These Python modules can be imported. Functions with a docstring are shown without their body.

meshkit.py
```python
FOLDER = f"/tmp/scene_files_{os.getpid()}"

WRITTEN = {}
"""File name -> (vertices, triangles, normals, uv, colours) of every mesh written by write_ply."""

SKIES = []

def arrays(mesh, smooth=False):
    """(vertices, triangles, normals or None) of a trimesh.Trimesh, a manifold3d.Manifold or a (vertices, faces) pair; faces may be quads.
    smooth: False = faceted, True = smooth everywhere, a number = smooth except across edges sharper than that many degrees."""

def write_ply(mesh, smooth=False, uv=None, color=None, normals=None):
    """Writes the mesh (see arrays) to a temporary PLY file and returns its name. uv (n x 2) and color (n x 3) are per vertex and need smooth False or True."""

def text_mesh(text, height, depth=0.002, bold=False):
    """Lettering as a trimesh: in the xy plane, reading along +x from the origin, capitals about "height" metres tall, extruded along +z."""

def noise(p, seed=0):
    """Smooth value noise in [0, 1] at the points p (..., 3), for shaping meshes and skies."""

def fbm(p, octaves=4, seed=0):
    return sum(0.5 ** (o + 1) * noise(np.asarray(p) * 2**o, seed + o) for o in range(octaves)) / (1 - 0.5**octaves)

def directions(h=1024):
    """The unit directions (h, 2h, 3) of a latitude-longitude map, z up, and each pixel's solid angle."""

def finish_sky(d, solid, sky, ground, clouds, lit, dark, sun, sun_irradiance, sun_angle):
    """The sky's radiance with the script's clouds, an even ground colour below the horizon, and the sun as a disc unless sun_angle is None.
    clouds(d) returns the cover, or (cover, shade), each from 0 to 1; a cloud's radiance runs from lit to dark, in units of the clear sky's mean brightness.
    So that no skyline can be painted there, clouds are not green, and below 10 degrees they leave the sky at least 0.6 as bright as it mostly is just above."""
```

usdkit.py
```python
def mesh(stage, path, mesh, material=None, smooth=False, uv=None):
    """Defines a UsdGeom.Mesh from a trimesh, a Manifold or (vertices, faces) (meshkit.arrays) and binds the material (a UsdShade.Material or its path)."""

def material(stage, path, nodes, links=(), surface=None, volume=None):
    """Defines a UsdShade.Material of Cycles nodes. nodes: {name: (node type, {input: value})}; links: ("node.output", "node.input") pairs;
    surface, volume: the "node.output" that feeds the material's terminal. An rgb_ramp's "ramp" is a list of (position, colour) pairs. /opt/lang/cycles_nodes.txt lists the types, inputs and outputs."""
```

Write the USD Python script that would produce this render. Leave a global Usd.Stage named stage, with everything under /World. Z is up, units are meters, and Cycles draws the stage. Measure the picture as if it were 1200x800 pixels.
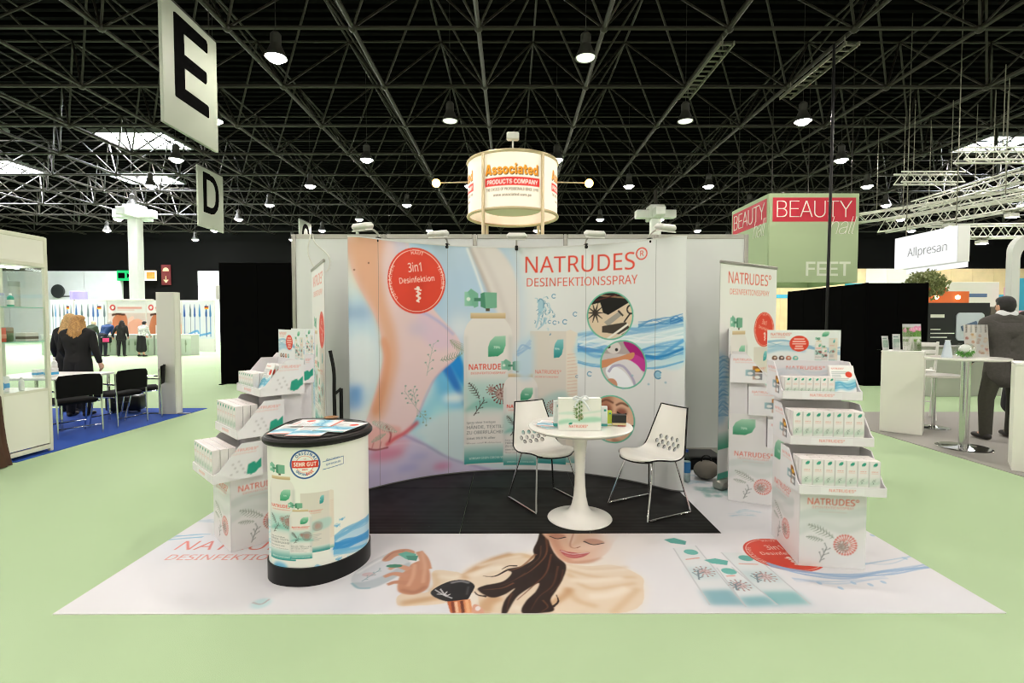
import math, random, glob
import numpy as np, trimesh, manifold3d as m3
from PIL import Image, ImageDraw, ImageFont
from scipy.ndimage import gaussian_filter, map_coordinates
from pxr import Usd, UsdGeom, UsdLux, UsdShade, Sdf, Gf, Vt
import usdkit, meshkit

stage = Usd.Stage.CreateInMemory()
UsdGeom.SetStageUpAxis(stage, 'Z'); UsdGeom.SetStageMetersPerUnit(stage, 1.0)
UsdGeom.Xform.Define(stage, '/World')
PI = math.pi

# ------------------------------------------------------------------ camera
cam = UsdGeom.Camera.Define(stage, '/World/camera')
cam.CreateHorizontalApertureAttr(36.0); cam.CreateVerticalApertureAttr(24.0)
cam.CreateFocalLengthAttr(591.24 / 1200 * 36)
cam.CreateClippingRangeAttr((0.05, 500.0))
cam.AddTranslateOp().Set((-0.1033, 0.0, 1.5287))
cam.AddRotateZOp().Set(math.degrees(-0.0024))
cam.AddRotateXOp().Set(90 - math.degrees(0.0378))
cam.CreateExposureAttr(0.22)
LAMP_POWER = 230.0       # radiance of the round high-bay lamp mouths of the hall
SKYLIGHT_POWER = 105.0    # radiance of the roof lights

# ------------------------------------------------------------------ colours and materials
def lin(c):
    c = np.asarray(c, float) / 255.0
    return np.where(c <= 0.04045, c / 12.92, ((c + 0.055) / 1.055) ** 2.4)
MATS = {}
def mat(name, c, rough=0.5, metal=0.0, grain=0.0, gscale=30.0, bump=0.0, spec=0.5, coat=0.0, k=0.92):
    """principled colour c (sRGB) with a little procedural noise"""
    if name in MATS: return MATS[name]
    a = lin(c) * k
    n = {'p': ('principled_bsdf', {'base_color': a, 'roughness': rough, 'metallic': metal, 'specular_ior_level': spec, 'coat_weight': coat, 'coat_roughness': 0.1})}
    l = []
    if grain > 0 or bump > 0:
        n['tc'] = ('texture_coordinate', {})
        n['n'] = ('noise_texture', {'scale': gscale, 'detail': 4.0})
        l.append(('tc.object', 'n.vector'))
    if grain > 0:
        n['r'] = ('rgb_ramp', {'ramp': [(0.3, tuple(a * (1 - grain))), (0.7, tuple(np.minimum(a * (1 + grain), 1)))]})
        l += [('n.fac', 'r.fac'), ('r.color', 'p.base_color')]
    if bump > 0:
        n['b'] = ('bump', {'strength': bump, 'distance': 0.004})
        l += [('n.fac', 'b.height'), ('b.normal', 'p.normal')]
    MATS[name] = usdkit.material(stage, '/World/Looks/' + name, n, l, surface='p.BSDF')
    return MATS[name]
def emat(name, c, strength):
    if name not in MATS:
        MATS[name] = usdkit.material(stage, '/World/Looks/' + name, {'e': ('emission', {'color': lin(c), 'strength': strength})}, [], surface='e.emission')
    return MATS[name]
def printmat(name, rough=0.4, spec=0.3, strength=0.0):
    """flat print: its colours lie on the sheet's vertices"""
    if name not in MATS:
        n = {'a': ('attribute', {'attribute': 'print'}), 'p': ('principled_bsdf', {'roughness': rough, 'specular_ior_level': spec})}
        l = [('a.color', 'p.base_color')]
        if strength:
            n['p'][1]['emission_strength'] = strength; l.append(('a.color', 'p.emission_color'))
        MATS[name] = usdkit.material(stage, '/World/Looks/' + name, n, l, surface='p.BSDF')
    return MATS[name]
def glassmat(name, tint=(235, 245, 240)):
    if name not in MATS:
        MATS[name] = usdkit.material(stage, '/World/Looks/' + name, {'t': ('transparent_bsdf', {'color': lin(tint)}), 'g': ('glossy_bsdf', {'roughness': 0.02, 'color': (1, 1, 1)}), 'f': ('layer_weight', {'blend': 0.5}), 'r': ('rgb_ramp', {'ramp': [(0, (.03,) * 3), (.6, (.05,) * 3), (.9, (.2,) * 3), (1, (.6,) * 3)]}), 'm': ('mix_closure', {})},
            [('f.facing', 'r.fac'), ('r.color', 'm.fac'), ('t.BSDF', 'm.closure1'), ('g.BSDF', 'm.closure2')], surface='m.closure')
    return MATS[name]

# ------------------------------------------------------------------ prims
USED = {}
def path_for(name, parent=None):
    base = (str(parent.GetPath()) if parent is not None else '/World') + '/'
    k = USED.get(base + name, 0); USED[base + name] = k + 1
    return base + (name if k == 0 else '%s_%03d' % (name, k))
def keys(p, label=None, cat=None, group=None, kind=None):
    for k, v in (('label', label), ('category', cat), ('group', group), ('kind', kind)):
        if v: p.SetCustomDataByKey(k, v)
    return p
def obj(name, mesh, material, parent=None, smooth=35, label=None, cat=None, group=None, kind=None, colors=None, loc=None):
    path = path_for(name, parent)
    if isinstance(mesh, MB): mesh = mesh.mesh()
    if colors is not None:
        g = usdkit.mesh(stage, path, mesh, material, smooth=False)
        UsdGeom.PrimvarsAPI(g).CreatePrimvar('print', Sdf.ValueTypeNames.Color3fArray, 'vertex').Set(Vt.Vec3fArray.FromNumpy(np.asarray(colors, np.float32)))
    else:
        g = usdkit.mesh(stage, path, mesh, material, smooth=smooth)
    if loc is not None: g.AddTranslateOp().Set(tuple(map(float, loc)))
    return keys(g.GetPrim(), label, cat, group, kind)
def place(x, loc, rz=0.0, rx=0.0, ry=0.0, sc=None):
    x.AddTranslateOp().Set(tuple(map(float, loc)))
    x.AddRotateXYZOp().Set((math.degrees(rx), math.degrees(ry), math.degrees(rz)))
    if sc is not None: x.AddScaleOp().Set((sc, sc, sc))
def thing(name, label, cat, loc=(0, 0, 0), rz=0.0, group=None, rx=0.0, ry=0.0, kind=None):
    x = UsdGeom.Xform.Define(stage, path_for(name)); place(x, loc, rz, rx, ry)
    return keys(x.GetPrim(), label, cat, group, kind)
def dup(src, loc, rz=0.0, label=None, group=None, rx=0.0, ry=0.0):
    nm = src.GetName()
    if nm[-4:-3] == '_' and nm[-3:].isdigit(): nm = nm[:-4]
    x = UsdGeom.Xform.Define(stage, path_for(nm)); place(x, loc, rz, rx, ry)
    p = x.GetPrim(); w = src.GetCustomData()
    keys(p, label or w['label'], w['category'], group or w.get('group'))
    p.GetReferences().AddInternalReference(src.GetPath()); p.SetInstanceable(True)
    return p

# ------------------------------------------------------------------ mesh helpers
def hull(pts):
    h = m3.Manifold.hull_points(np.asarray(pts, float)).to_mesh()
    return np.array(h.vert_properties[:, :3]), np.array(h.tri_verts)
def rot(rx=0, ry=0, rz=0):
    return trimesh.transformations.euler_matrix(rx, ry, rz)[:3, :3]
class MB:
    def __init__(s): s.v, s.f, s.n = [], [], 0
    def add(s, v, f, R=None, t=None):
        v = np.asarray(v, float)
        if R is not None: v = v @ np.asarray(R).T
        if t is not None: v = v + np.asarray(t, float)
        f = np.asarray(f, int)
        if f.shape[1] == 4: f = np.vstack([f[:, [0, 1, 2]], f[:, [0, 2, 3]]])
        s.v.append(v); s.f.append(f + s.n); s.n += len(v); return s
    def tm(s, m, R=None, t=None): return s.add(m.vertices, m.faces, R, t)
    def box(s, c, size, bev=0.0, R=None):
        """box with centre c; bev chamfers its edges"""
        h = np.asarray(size, float) / 2
        P = []
        for sx in (-1, 1):
            for sy in (-1, 1):
                for sz in (-1, 1):
                    q = np.array([sx, sy, sz]) * h
                    if bev > 0:
                        b = min(bev, h.min() * 0.9)
                        for k in range(3):
                            r = q - b * np.array([sx, sy, sz]); r[k] = q[k]; P.append(r)
                    else: P.append(q)
        v, f = hull(P)
        return s.add(v, f, R, c)
    def bar(s, a, b, w, h=None, up=(0, 0, 1)):
        a, b = np.asarray(a, float), np.asarray(b, float); d = b - a; L = np.linalg.norm(d); d /= L
        up = np.asarray(up, float)
        if abs(d @ up) > 0.99: up = np.array([1.0, 0, 0])
        x = np.cross(d, up); x /= np.linalg.norm(x); y = np.cross(x, d)
        return s.box((a + b) / 2, (w, h or w, L), 0, np.stack([x, y, d], 1))
    def tube(s, path, r, n=8, closed=False):
        P = np.asarray(path, float); m = len(P)
        T = np.gradient(P, axis=0) if not closed else np.roll(P, -1, 0) - np.roll(P, 1, 0)
        T /= np.maximum(np.linalg.norm(T, axis=1, keepdims=True), 1e-12)
        up = np.array([0, 0, 1.0]) if abs(T[0][2]) < 0.9 else np.array([1.0, 0, 0])
        N = []
        a = up - T[0] * (up @ T[0]); a /= np.linalg.norm(a)
        for i in range(m):
            a = a - T[i] * (a @ T[i]); a /= max(np.linalg.norm(a), 1e-9); N.append(a.copy())
        N = np.array(N); B = np.cross(T, N); R = np.broadcast_to(np.asarray(r, float), (m,))
        th = np.arange(n) * 2 * PI / n
        V = P[:, None] + R[:, None, None] * (np.cos(th)[None, :, None] * N[:, None] + np.sin(th)[None, :, None] * B[:, None])
        F = []
        for i in range(m if closed else m - 1):
            j = (i + 1) % m
            for k in range(n):
                l = (k + 1) % n; F.append([i * n + k, i * n + l, j * n + l, j * n + k])
        v = V.reshape(-1, 3); f = np.array(F)
        f = np.vstack([f[:, [0, 1, 2]], f[:, [0, 2, 3]]])
        if not closed:
            v = np.vstack([v, P[0], P[-1]]); c0, c1 = m * n, m * n + 1
            f = np.vstack([f, [[c0, (k + 1) % n, k] for k in range(n)], [[c1, (m - 1) * n + k, (m - 1) * n + (k + 1) % n] for k in range(n)]])
        return s.add(v, f)
    def lathe(s, prof, n=32, t=None, R=None):
        """prof: (r, z) pairs from bottom to top"""
        P = np.asarray(prof, float); m = len(P); th = np.arange(n) * 2 * PI / n
        V = np.stack([P[:, 0, None] * np.cos(th), P[:, 0, None] * np.sin(th), np.repeat(P[:, 1, None], n, 1)], -1).reshape(-1, 3)
        F = [[i * n + k, i * n + (k + 1) % n, (i + 1) * n + (k + 1) % n, (i + 1) * n + k] for i in range(m - 1) for k in range(n)]
        f = np.array(F); f = np.vstack([f[:, [0, 1, 2]], f[:, [0, 2, 3]]])
        V = np.vstack([V, [0, 0, P[0, 1]], [0, 0, P[-1, 1]]]); a, b = m * n, m * n + 1
        f = np.vstack([f, [[a, (k + 1) % n, k] for k in range(n)], [[b, (m - 1) * n + k, (m - 1) * n + (k + 1) % n] for k in range(n)]])
        return s.add(V, f, R, t)
    def prism(s, poly, z0, z1, R=None, t=None):
        """poly in xy, extruded along z"""
        cs = m3.CrossSection([np.asarray(poly, float)], m3.FillRule.NonZero)
        h = cs.extrude(z1 - z0).to_mesh()
        return s.add(h.vert_properties[:, :3] + np.array([0, 0, z0]), h.tri_verts, R, t)
    def slab(s, poly, n, th, t=None):
        """poly (k,2) in the plane whose normal is axis n ('x' or 'y'); thickness th centred"""
        R = np.array([[0, 0, 1], [1, 0, 0], [0, 1, 0]], float) if n == 'x' else np.array([[1, 0, 0], [0, 0, -1], [0, 1, 0]], float)
        return s.prism(poly, -th / 2, th / 2, R, t)
    def ball(s, c, r, sub=2, sc=(1, 1, 1), R=None):
        m = trimesh.creation.icosphere(sub, 1.0)
        return s.add(m.vertices * np.asarray(sc) * r, m.faces, R, c)
    def mesh(s): return trimesh.Trimesh(np.vstack(s.v), np.vstack(s.f), process=False)
def spline(pts, n=8, closed=True):
    P = np.asarray(pts, float); m = len(P)
    if closed: Q = np.vstack([P[-1], P, P[0], P[1]])
    else: Q = np.vstack([2 * P[0] - P[1], P, 2 * P[-1] - P[-2]])
    out = []
    for i in range(m if closed else m - 1):
        a, b, c, d = Q[i:i + 4]
        for t in np.arange(n) / n:
            out.append(0.5 * (2 * b + (c - a) * t + (2 * a - 5 * b + 4 * c - d) * t * t + (3 * b - a - 3 * c + d) * t ** 3))
    if not closed: out.append(P[-1])
    return np.array(out)
def rrect(x0, y0, x1, y1, r, n=5):
    o = []
    for cx, cy, a in ((x1 - r, y1 - r, 0), (x0 + r, y1 - r, 1), (x0 + r, y0 + r, 2), (x1 - r, y0 + r, 3)):
        for k in range(n + 1):
            th = (a + k / n) * PI / 2; o.append((cx + r * math.cos(th), cy + r * math.sin(th)))
    return o
def lettering(text, h, depth=0.004, bold=False): return meshkit.text_mesh(text, h, depth, bold)
def textpart(name, text, h, mtl, parent, loc, R=None, bold=False, fit=None, depth=0.004, label=None):
    """raised lettering: reads along local x, capitals upright along local y; R turns it, centred on loc"""
    m = lettering(text, h, depth, bold); v = np.array(m.vertices)
    v[:, 0] -= (v[:, 0].min() + v[:, 0].max()) / 2; v[:, 1] -= (v[:, 1].min() + v[:, 1].max()) / 2
    if fit: v[:, 0] *= fit / (v[:, 0].max() - v[:, 0].min())
    return obj(name, MB().add(v, m.faces, R, loc), mtl, parent, smooth=False, label=label)
R_FRONT = np.array([[1, 0, 0], [0, 0, -1], [0, 1, 0]], float)      # text upright, read from -y
R_FROMLEFT = np.array([[0, 0, -1], [-1, 0, 0], [0, 1, 0]], float)  # upright, read from -x
R_FROMRIGHT = np.array([[0, 0, 1], [1, 0, 0], [0, 1, 0]], float)   # upright, read from +x

# ------------------------------------------------------------------ flat print, drawn as vector art
FD = glob.glob('/opt/blender-*/*/datafiles/fonts')[0] + '/'
FONTS = {}
def font(kind):
    if kind not in FONTS:
        f = ImageFont.truetype(FD + ('Inter.woff2' if kind[0] == 'I' else 'NotoSansKhmer-VariableFont_wdth,wght.woff2'), 80)
        try: f.set_variation_by_axes([32, int(kind[1:])] if kind[0] == 'I' else [int(kind[1:]), 100])
        except Exception: pass
        FONTS[kind] = f
    return FONTS[kind]
class Art:
    """a drawing on a sheet x0..x1 by y0..y1 (any unit, y up), ppu pixels per unit; colours sRGB"""
    def __init__(s, x0, y0, x1, y1, ppu, bg=(238, 239, 240), ppy=None):
        s.x0, s.y1, s.k, s.ky = x0, y1, ppu, ppy or ppu
        s.W, s.H = max(2, int((x1 - x0) * s.k)), max(2, int((y1 - y0) * s.ky))
        s.a = np.empty((s.H, s.W, 3), np.float32); s.a[:] = bg
    def P(s, pts): return (np.asarray(pts, float) - [s.x0, s.y1]) * [s.k, -s.ky]
    def _put(s, lo, hi, fn, col, alpha, blur, grad):
        m = int(3 * blur * s.k) + 2
        x0, y0 = max(0, int(lo[0]) - m), max(0, int(lo[1]) - m); x1, y1 = min(s.W, int(hi[0]) + m + 1), min(s.H, int(hi[1]) + m + 1)
        if x1 <= x0 or y1 <= y0: return
        w, h = x1 - x0, y1 - y0; Q = 3
        im = Image.new('L', (w * Q, h * Q)); fn(ImageDraw.Draw(im), lambda p: [((q[0] - x0) * Q, (q[1] - y0) * Q) for q in p], Q, im)
        a = np.asarray(im.resize((w, h), Image.BOX), np.float32) / 255
        if blur > 0: a = gaussian_filter(a, (blur * s.ky, blur * s.k))
        a = (a * alpha)[..., None]
        c = np.asarray(col, np.float32)
        if grad is not None:   # grad: (second colour, 'h' or 'v'); col is at left / bottom
            c2, d = grad
            if d == 'h': t = np.clip((np.arange(x0, x1) - lo[0]) / max(hi[0] - lo[0], 1), 0, 1)[None, :, None]
            else: t = np.clip((hi[1] - np.arange(y0, y1)) / max(hi[1] - lo[1], 1), 0, 1)[:, None, None]
            c = c * (1 - t) + np.asarray(c2, np.float32) * t
        s.a[y0:y1, x0:x1] = s.a[y0:y1, x0:x1] * (1 - a) + c * a
    def poly(s, pts, col, blur=0, alpha=1, smooth=True, grad=None):
        p = s.P(pts)
        if smooth: p = spline(p, 6)
        s._put(p.min(0), p.max(0), lambda d, t, q, im: d.polygon(t(p), fill=255), col, alpha, blur, grad)
    def rect(s, x0, y0, x1, y1, col, blur=0, alpha=1, grad=None):
        s.poly([(x0, y0), (x1, y0), (x1, y1), (x0, y1)], col, blur, alpha, False, grad)
    def ell(s, c, rx, ry, col, blur=0, alpha=1, grad=None, rotd=0):
        th = np.arange(48) * 2 * PI / 48; ca, sa = math.cos(rotd), math.sin(rotd)
        s.poly(np.stack([c[0] + rx * np.cos(th) * ca - ry * np.sin(th) * sa, c[1] + rx * np.cos(th) * sa + ry * np.sin(th) * ca], 1), col, blur, alpha, False, grad)
    def ring(s, c, r, w, col, a0=0, a1=2 * PI, alpha=1):
        th = np.linspace(a0, a1, 60); s.line(np.stack([c[0] + r * np.cos(th), c[1] + r * np.sin(th)], 1), w, col, alpha, smooth=False)
    def line(s, pts, w, col, alpha=1, blur=0, smooth=True):
        p = np.asarray(pts, float)
        if smooth and len(p) > 2: p = spline(p, 6, False)
        d = np.gradient(p, axis=0); n = np.stack([-d[:, 1], d[:, 0]], 1); n /= np.maximum(np.linalg.norm(n, axis=1, keepdims=True), 1e-9)
        ww = np.broadcast_to(np.asarray(w, float), (2,)); q = np.linspace(ww[0], ww[1], len(p))[:, None] / 2
        s.poly(np.vstack([p + n * q, (p - n * q)[::-1]]), col, blur, alpha, False)
    def text(s, t, x, y, h, col, fnt='N400', width=None, ang=0, anchor='l', alpha=1):
        """baseline starts (or is centred, or ends) at x, y; h: height of the capitals; width: fits the whole line"""
        f = font(fnt); b = f.getbbox(t, anchor='ls'); cap = -f.getbbox('H', anchor='ls')[1]
        im0 = Image.new('L', (b[2] - b[0] + 4, b[3] - b[1] + 4)); ImageDraw.Draw(im0).text((2 - b[0], 2 - b[1]), t, 255, font=f, anchor='ls')
        sy = h / cap; sx = width / (b[2] - b[0]) if width else sy
        ox = {'l': 0, 'm': -(b[2] - b[0]) / 2, 'r': -(b[2] - b[0])}[anchor] * sx
        ca, sa = math.cos(ang), math.sin(ang)
        def world(u, v):                       # font pixel -> sheet
            X, Y = (u - 2) * sx + ox, (-(v - 2) - b[1]) * sy
            return x + X * ca - Y * sa, y + X * sa + Y * ca
        cs = np.array([world(u, v) for u, v in ((0, 0), (im0.width, 0), (im0.width, im0.height), (0, im0.height))]); p = s.P(cs); lo, hi = p.min(0), p.max(0)
        A = np.array([(p[1] - p[0]) / im0.width, (p[3] - p[0]) / im0.height]).T
        def fn(d, tr, q, im):
            o = np.array(tr([p[0]])[0]); inv = np.linalg.inv(A * q); c = -inv @ o
            src = im0
            sc = math.sqrt(abs(np.linalg.det(A * q)))
            if sc < 0.6: src = im0.filter(__import__('PIL.ImageFilter', fromlist=['x']).GaussianBlur(0.4 / sc))
            im.paste(src.transform(im.size, Image.AFFINE, (inv[0, 0], inv[0, 1], c[0], inv[1, 0], inv[1, 1], c[1]), Image.BILINEAR))
        s._put(lo, hi, fn, col, alpha, 0, None)
    def ctext(s, t, c, r, a0, h, col, fnt='N500', step=None, inward=False, sx=1.0):
        """text on a circle, from angle a0 clockwise (or, inward, counter-clockwise and read from inside)"""
        f = font(fnt); cap = -f.getbbox('H', anchor='ls')[1]; a = a0
        for ch in t:
            w = (step or f.getlength(ch) * h / cap * 1.05) / r
            m = a - w / 2 if not inward else a + w / 2
            s.text(ch, c[0] + r * math.cos(m), c[1] + r * math.sin(m), h, col, fnt, ang=(m - PI / 2) if not inward else (m + PI / 2), anchor='m')
            a += -w if not inward else w
    def fern(s, a, b, n, l, col, w=0.004):
        a, b = np.asarray(a, float), np.asarray(b, float); s.line([a, (a + b) / 2 + (b - a)[::-1] * [0.08, -0.08], b], w, col, smooth=True)
        d = (b - a) / np.linalg.norm(b - a); nn = np.array([-d[1], d[0]])
        for i in range(n):
            t = (i + 0.5) / n; o = a + (b - a) * t; e = l * math.sin(PI * min(1, 0.15 + 0.8 * t))
            for g in (-1, 1): s.line([o, o + d * e * 0.6 + g * nn * e * 0.8], (w * 1.4, w * 0.5), col, smooth=False)
    def twig(s, a, b, n, l, col, dot, w=0.003, seed=1):
        rr = random.Random(seed); a, b = np.asarray(a, float), np.asarray(b, float); d = (b - a) / np.linalg.norm(b - a); nn = np.array([-d[1], d[0]])
        s.line([a, b], w, col, smooth=False)
        for i in range(n):
            o = a + (b - a) * (i + 0.7) / n; g = 1 if i % 2 else -1; e = l * rr.uniform(0.6, 1.1)
            q = o + d * e * 0.7 + g * nn * e * 0.6; s.line([o, q], w * 0.7, col, smooth=False); s.ell(q, dot, dot * 0.8, col)
    def virus(s, c, r, col, dark, n=18):
        s.ell(c, r * 0.62, r * 0.62, col, alpha=0.75)
        for i in range(n):
            t = i * 2 * PI / n; s.line([(c[0] + r * .5 * math.cos(t), c[1] + r * .5 * math.sin(t)), (c[0] + r * math.cos(t), c[1] + r * math.sin(t))], r * 0.07, dark, smooth=False)
            s.ell((c[0] + r * math.cos(t), c[1] + r * math.sin(t)), r * 0.09, r * 0.09, dark)
        for i in range(7):
            t = i * 2.4; q = r * 0.12 * math.sqrt(i) * 1.4; s.ell((c[0] + q * math.cos(t), c[1] + q * math.sin(t)), r * .1, r * .1, dark, alpha=0.7)
    def leaf(s, x0, y0, x1, y1, c0=(52, 150, 110), c1=(170, 215, 190)):
        w, h = x1 - x0, y1 - y0
        s.poly([(x0, y0), (x0, y0 + .45 * h), (x0 + .12 * w, y0 + .75 * h), (x0 + .4 * w, y0 + .97 * h), (x1, y1), (x1, y0 + .55 * h), (x0 + .85 * w, y0 + .2 * h), (x0 + .55 * w, y0 + .02 * h)], c0, smooth=False, grad=(c1, 'v'))
    def wave(s, pts, w, col, n=5, amp=0.02, seed=0, alpha=.8):
        rr = random.Random(seed); P = np.asarray(pts, float)
        for i in range(n):
            o = np.array([[0, rr.uniform(-amp, amp)] for _ in P]); s.line(P + o, (w * rr.uniform(.3, 1), w * rr.uniform(.1, .8)), col, alpha * rr.uniform(.4, 1))
    def sample(s, x, y):
        u = (np.asarray(x) - s.x0) * s.k - 0.5; v = (s.y1 - np.asarray(y)) * s.ky - 0.5
        return np.stack([map_coordinates(s.a[..., i], [v, u], order=1, mode='nearest') for i in range(3)], -1)
PRINT_K = 0.97
def sheet(art, us, vs, fn, soft=0.0, k=PRINT_K):
    """grid mesh over us x vs mapped by fn(U, V) -> xyz; faces look along -(du x dv) reversed, i.e. du x dv is the front"""
    U, V = np.meshgrid(us, vs); P = fn(U, V); n, m = len(us), len(vs)
    i = np.arange((m - 1) * n).reshape(m - 1, n)[:, :-1].ravel()
    f = np.vstack([np.stack([i, i + 1, i + n + 1], 1), np.stack([i, i + n + 1, i + n], 1)])
    if soft > 0:
        keep = s_a = art.a; art.a = gaussian_filter(art.a, (soft * art.ky, soft * art.k, 0)); c = art.sample(U.ravel(), V.ravel()); art.a = keep
    else: c = art.sample(U.ravel(), V.ravel())
    return trimesh.Trimesh(np.asarray(P).reshape(-1, 3), f, process=False), lin(np.clip(c, 0, 255)) * k
def flat_print(name, art, x0, y0, x1, y1, nu, nv, org, ex, ey, parent, mtl, label=None, soft=0.0, k=PRINT_K):
    """a flat sheet: art rectangle x0..x1, y0..y1 laid from org along ex (per unit) and ey"""
    org, ex, ey = (np.asarray(q, float) for q in (org, ex, ey))
    m, c = sheet(art, np.linspace(x0, x1, nu), np.linspace(y0, y1, nv), lambda U, V: org + (U - x0)[..., None] * ex + (V - y0)[..., None] * ey, soft, k)
    return obj(name, m, mtl, parent, colors=c, label=label)

# ------------------------------------------------------------------ the hall: floor, roof, space frame, walls
random.seed(7)
n = {'tc': ('texture_coordinate', {}), 'n1': ('noise_texture', {'scale': 0.35, 'detail': 3.0}), 'n2': ('noise_texture', {'scale': 260.0, 'detail': 2.0}), 'm': ('mix_color', {'fac': 0.35}),
     'r1': ('rgb_ramp', {'ramp': [(0.3, tuple(lin((172, 200, 157)) * .86)), (0.7, tuple(lin((183, 209, 170)) * .86))]}),
     'r2': ('rgb_ramp', {'ramp': [(0.35, tuple(lin((162, 188, 140)) * .88)), (0.65, tuple(lin((198, 220, 180)) * .88))]}),
     'b': ('bump', {'strength': 0.25, 'distance': 0.003}), 'p': ('principled_bsdf', {'roughness': 0.9, 'specular_ior_level': 0.15})}
usdkit.material(stage, '/World/Looks/green_carpet', n, [('tc.object', 'n1.vector'), ('tc.object', 'n2.vector'), ('n1.fac', 'r1.fac'), ('n2.fac', 'r2.fac'), ('r1.color', 'm.a'), ('r2.color', 'm.b'), ('m.result', 'p.base_color'), ('n2.fac', 'b.height'), ('b.normal', 'p.normal')], surface='p.BSDF')
M_CARPET = UsdShade.Material.Get(stage, '/World/Looks/green_carpet')
obj('floor', MB().box((0, 14, -0.05), (90, 62, 0.1)), M_CARPET, smooth=False, label='pale green carpet covering the whole hall floor', kind='structure')

M_STEEL = mat('frame_steel', (32, 29, 18), 0.55, grain=.15, gscale=3)
M_DECK = mat('roof_deck', (8, 8, 7), 0.95, grain=.3, gscale=2, spec=.05)
roof = thing('ceiling', 'dark roof deck of the hall carried by a steel space frame', None, kind='structure')
obj('deck', MB().box((0, 14, 11.25), (90, 62, 0.1)), M_DECK, roof, smooth=False)
rb = MB()
for i in range(88):
    rb.box((0, 3.2 + i * 0.42, 11.12), (88, 0.16, 0.16))
obj('deck_rib', rb, M_DECK, roof, smooth=False, kind='stuff')
HZ, TZ, MO, X0, Y0 = 8.5515, 10.67, 3.0, -0.875, 12.325
near, far = [], MB()
def seen(P):
    q = np.asarray(P, float) - [-0.1033, 0, 1.5287]
    if q[1] < 3: return False
    u, w = 591 * q[0] / q[1], 591 * q[2] / q[1]
    return abs(u) < 640 and w < 392
cand = []
for j in range(-2, 10):
    for i in range(-14, 15):
        a = (X0 + i * MO, Y0 + j * MO, HZ)
        if j >= -1:
            cand.append(('bottom_chord', a, (a[0] + MO, a[1], HZ), .052)); 
        cand.append(('bottom_chord', a, (a[0], a[1] + MO, HZ), .058))
        t = (a[0] + MO / 2, a[1] + MO / 2, TZ)
        cand.append(('top_chord', t, (t[0] + MO, t[1], TZ), .036)); cand.append(('top_chord', t, (t[0], t[1] + MO, TZ), .036))
        for dx in (0, 1):
            for dy in (0, 1): cand.append(('diagonal', (a[0] + dx * MO, a[1] + dy * MO, HZ), t, .032))
vis = [c for c in cand if seen(c[1]) or seen(c[2]) or seen(np.add(c[1], c[2]) / 2)]
vis.sort(key=lambda c: np.hypot(*(np.add(c[1], c[2])[:2] / 2)))
rest = MB()
cnt = {}
for c in vis:
    cnt[c[0]] = cnt.get(c[0], 0) + 1
    if cnt[c[0]] <= 200 and len(near) < 480:
        near.append(1); obj(c[0], MB().tube([c[1], c[2]], c[3], 6), M_STEEL, roof, smooth=50)
    else: rest.tube([c[1], c[2]], c[3], 5)
obj('far_frame_tube', rest, M_STEEL, roof, smooth=50, kind='stuff')
nd = MB()
for j in range(-2, 11):
    for i in range(-14, 15):
        if seen((X0 + i * MO, Y0 + j * MO, HZ)): nd.ball((X0 + i * MO, Y0 + j * MO, HZ), .11, 1)
obj('frame_node', nd, M_STEEL, roof, smooth=50, kind='stuff')

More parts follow.
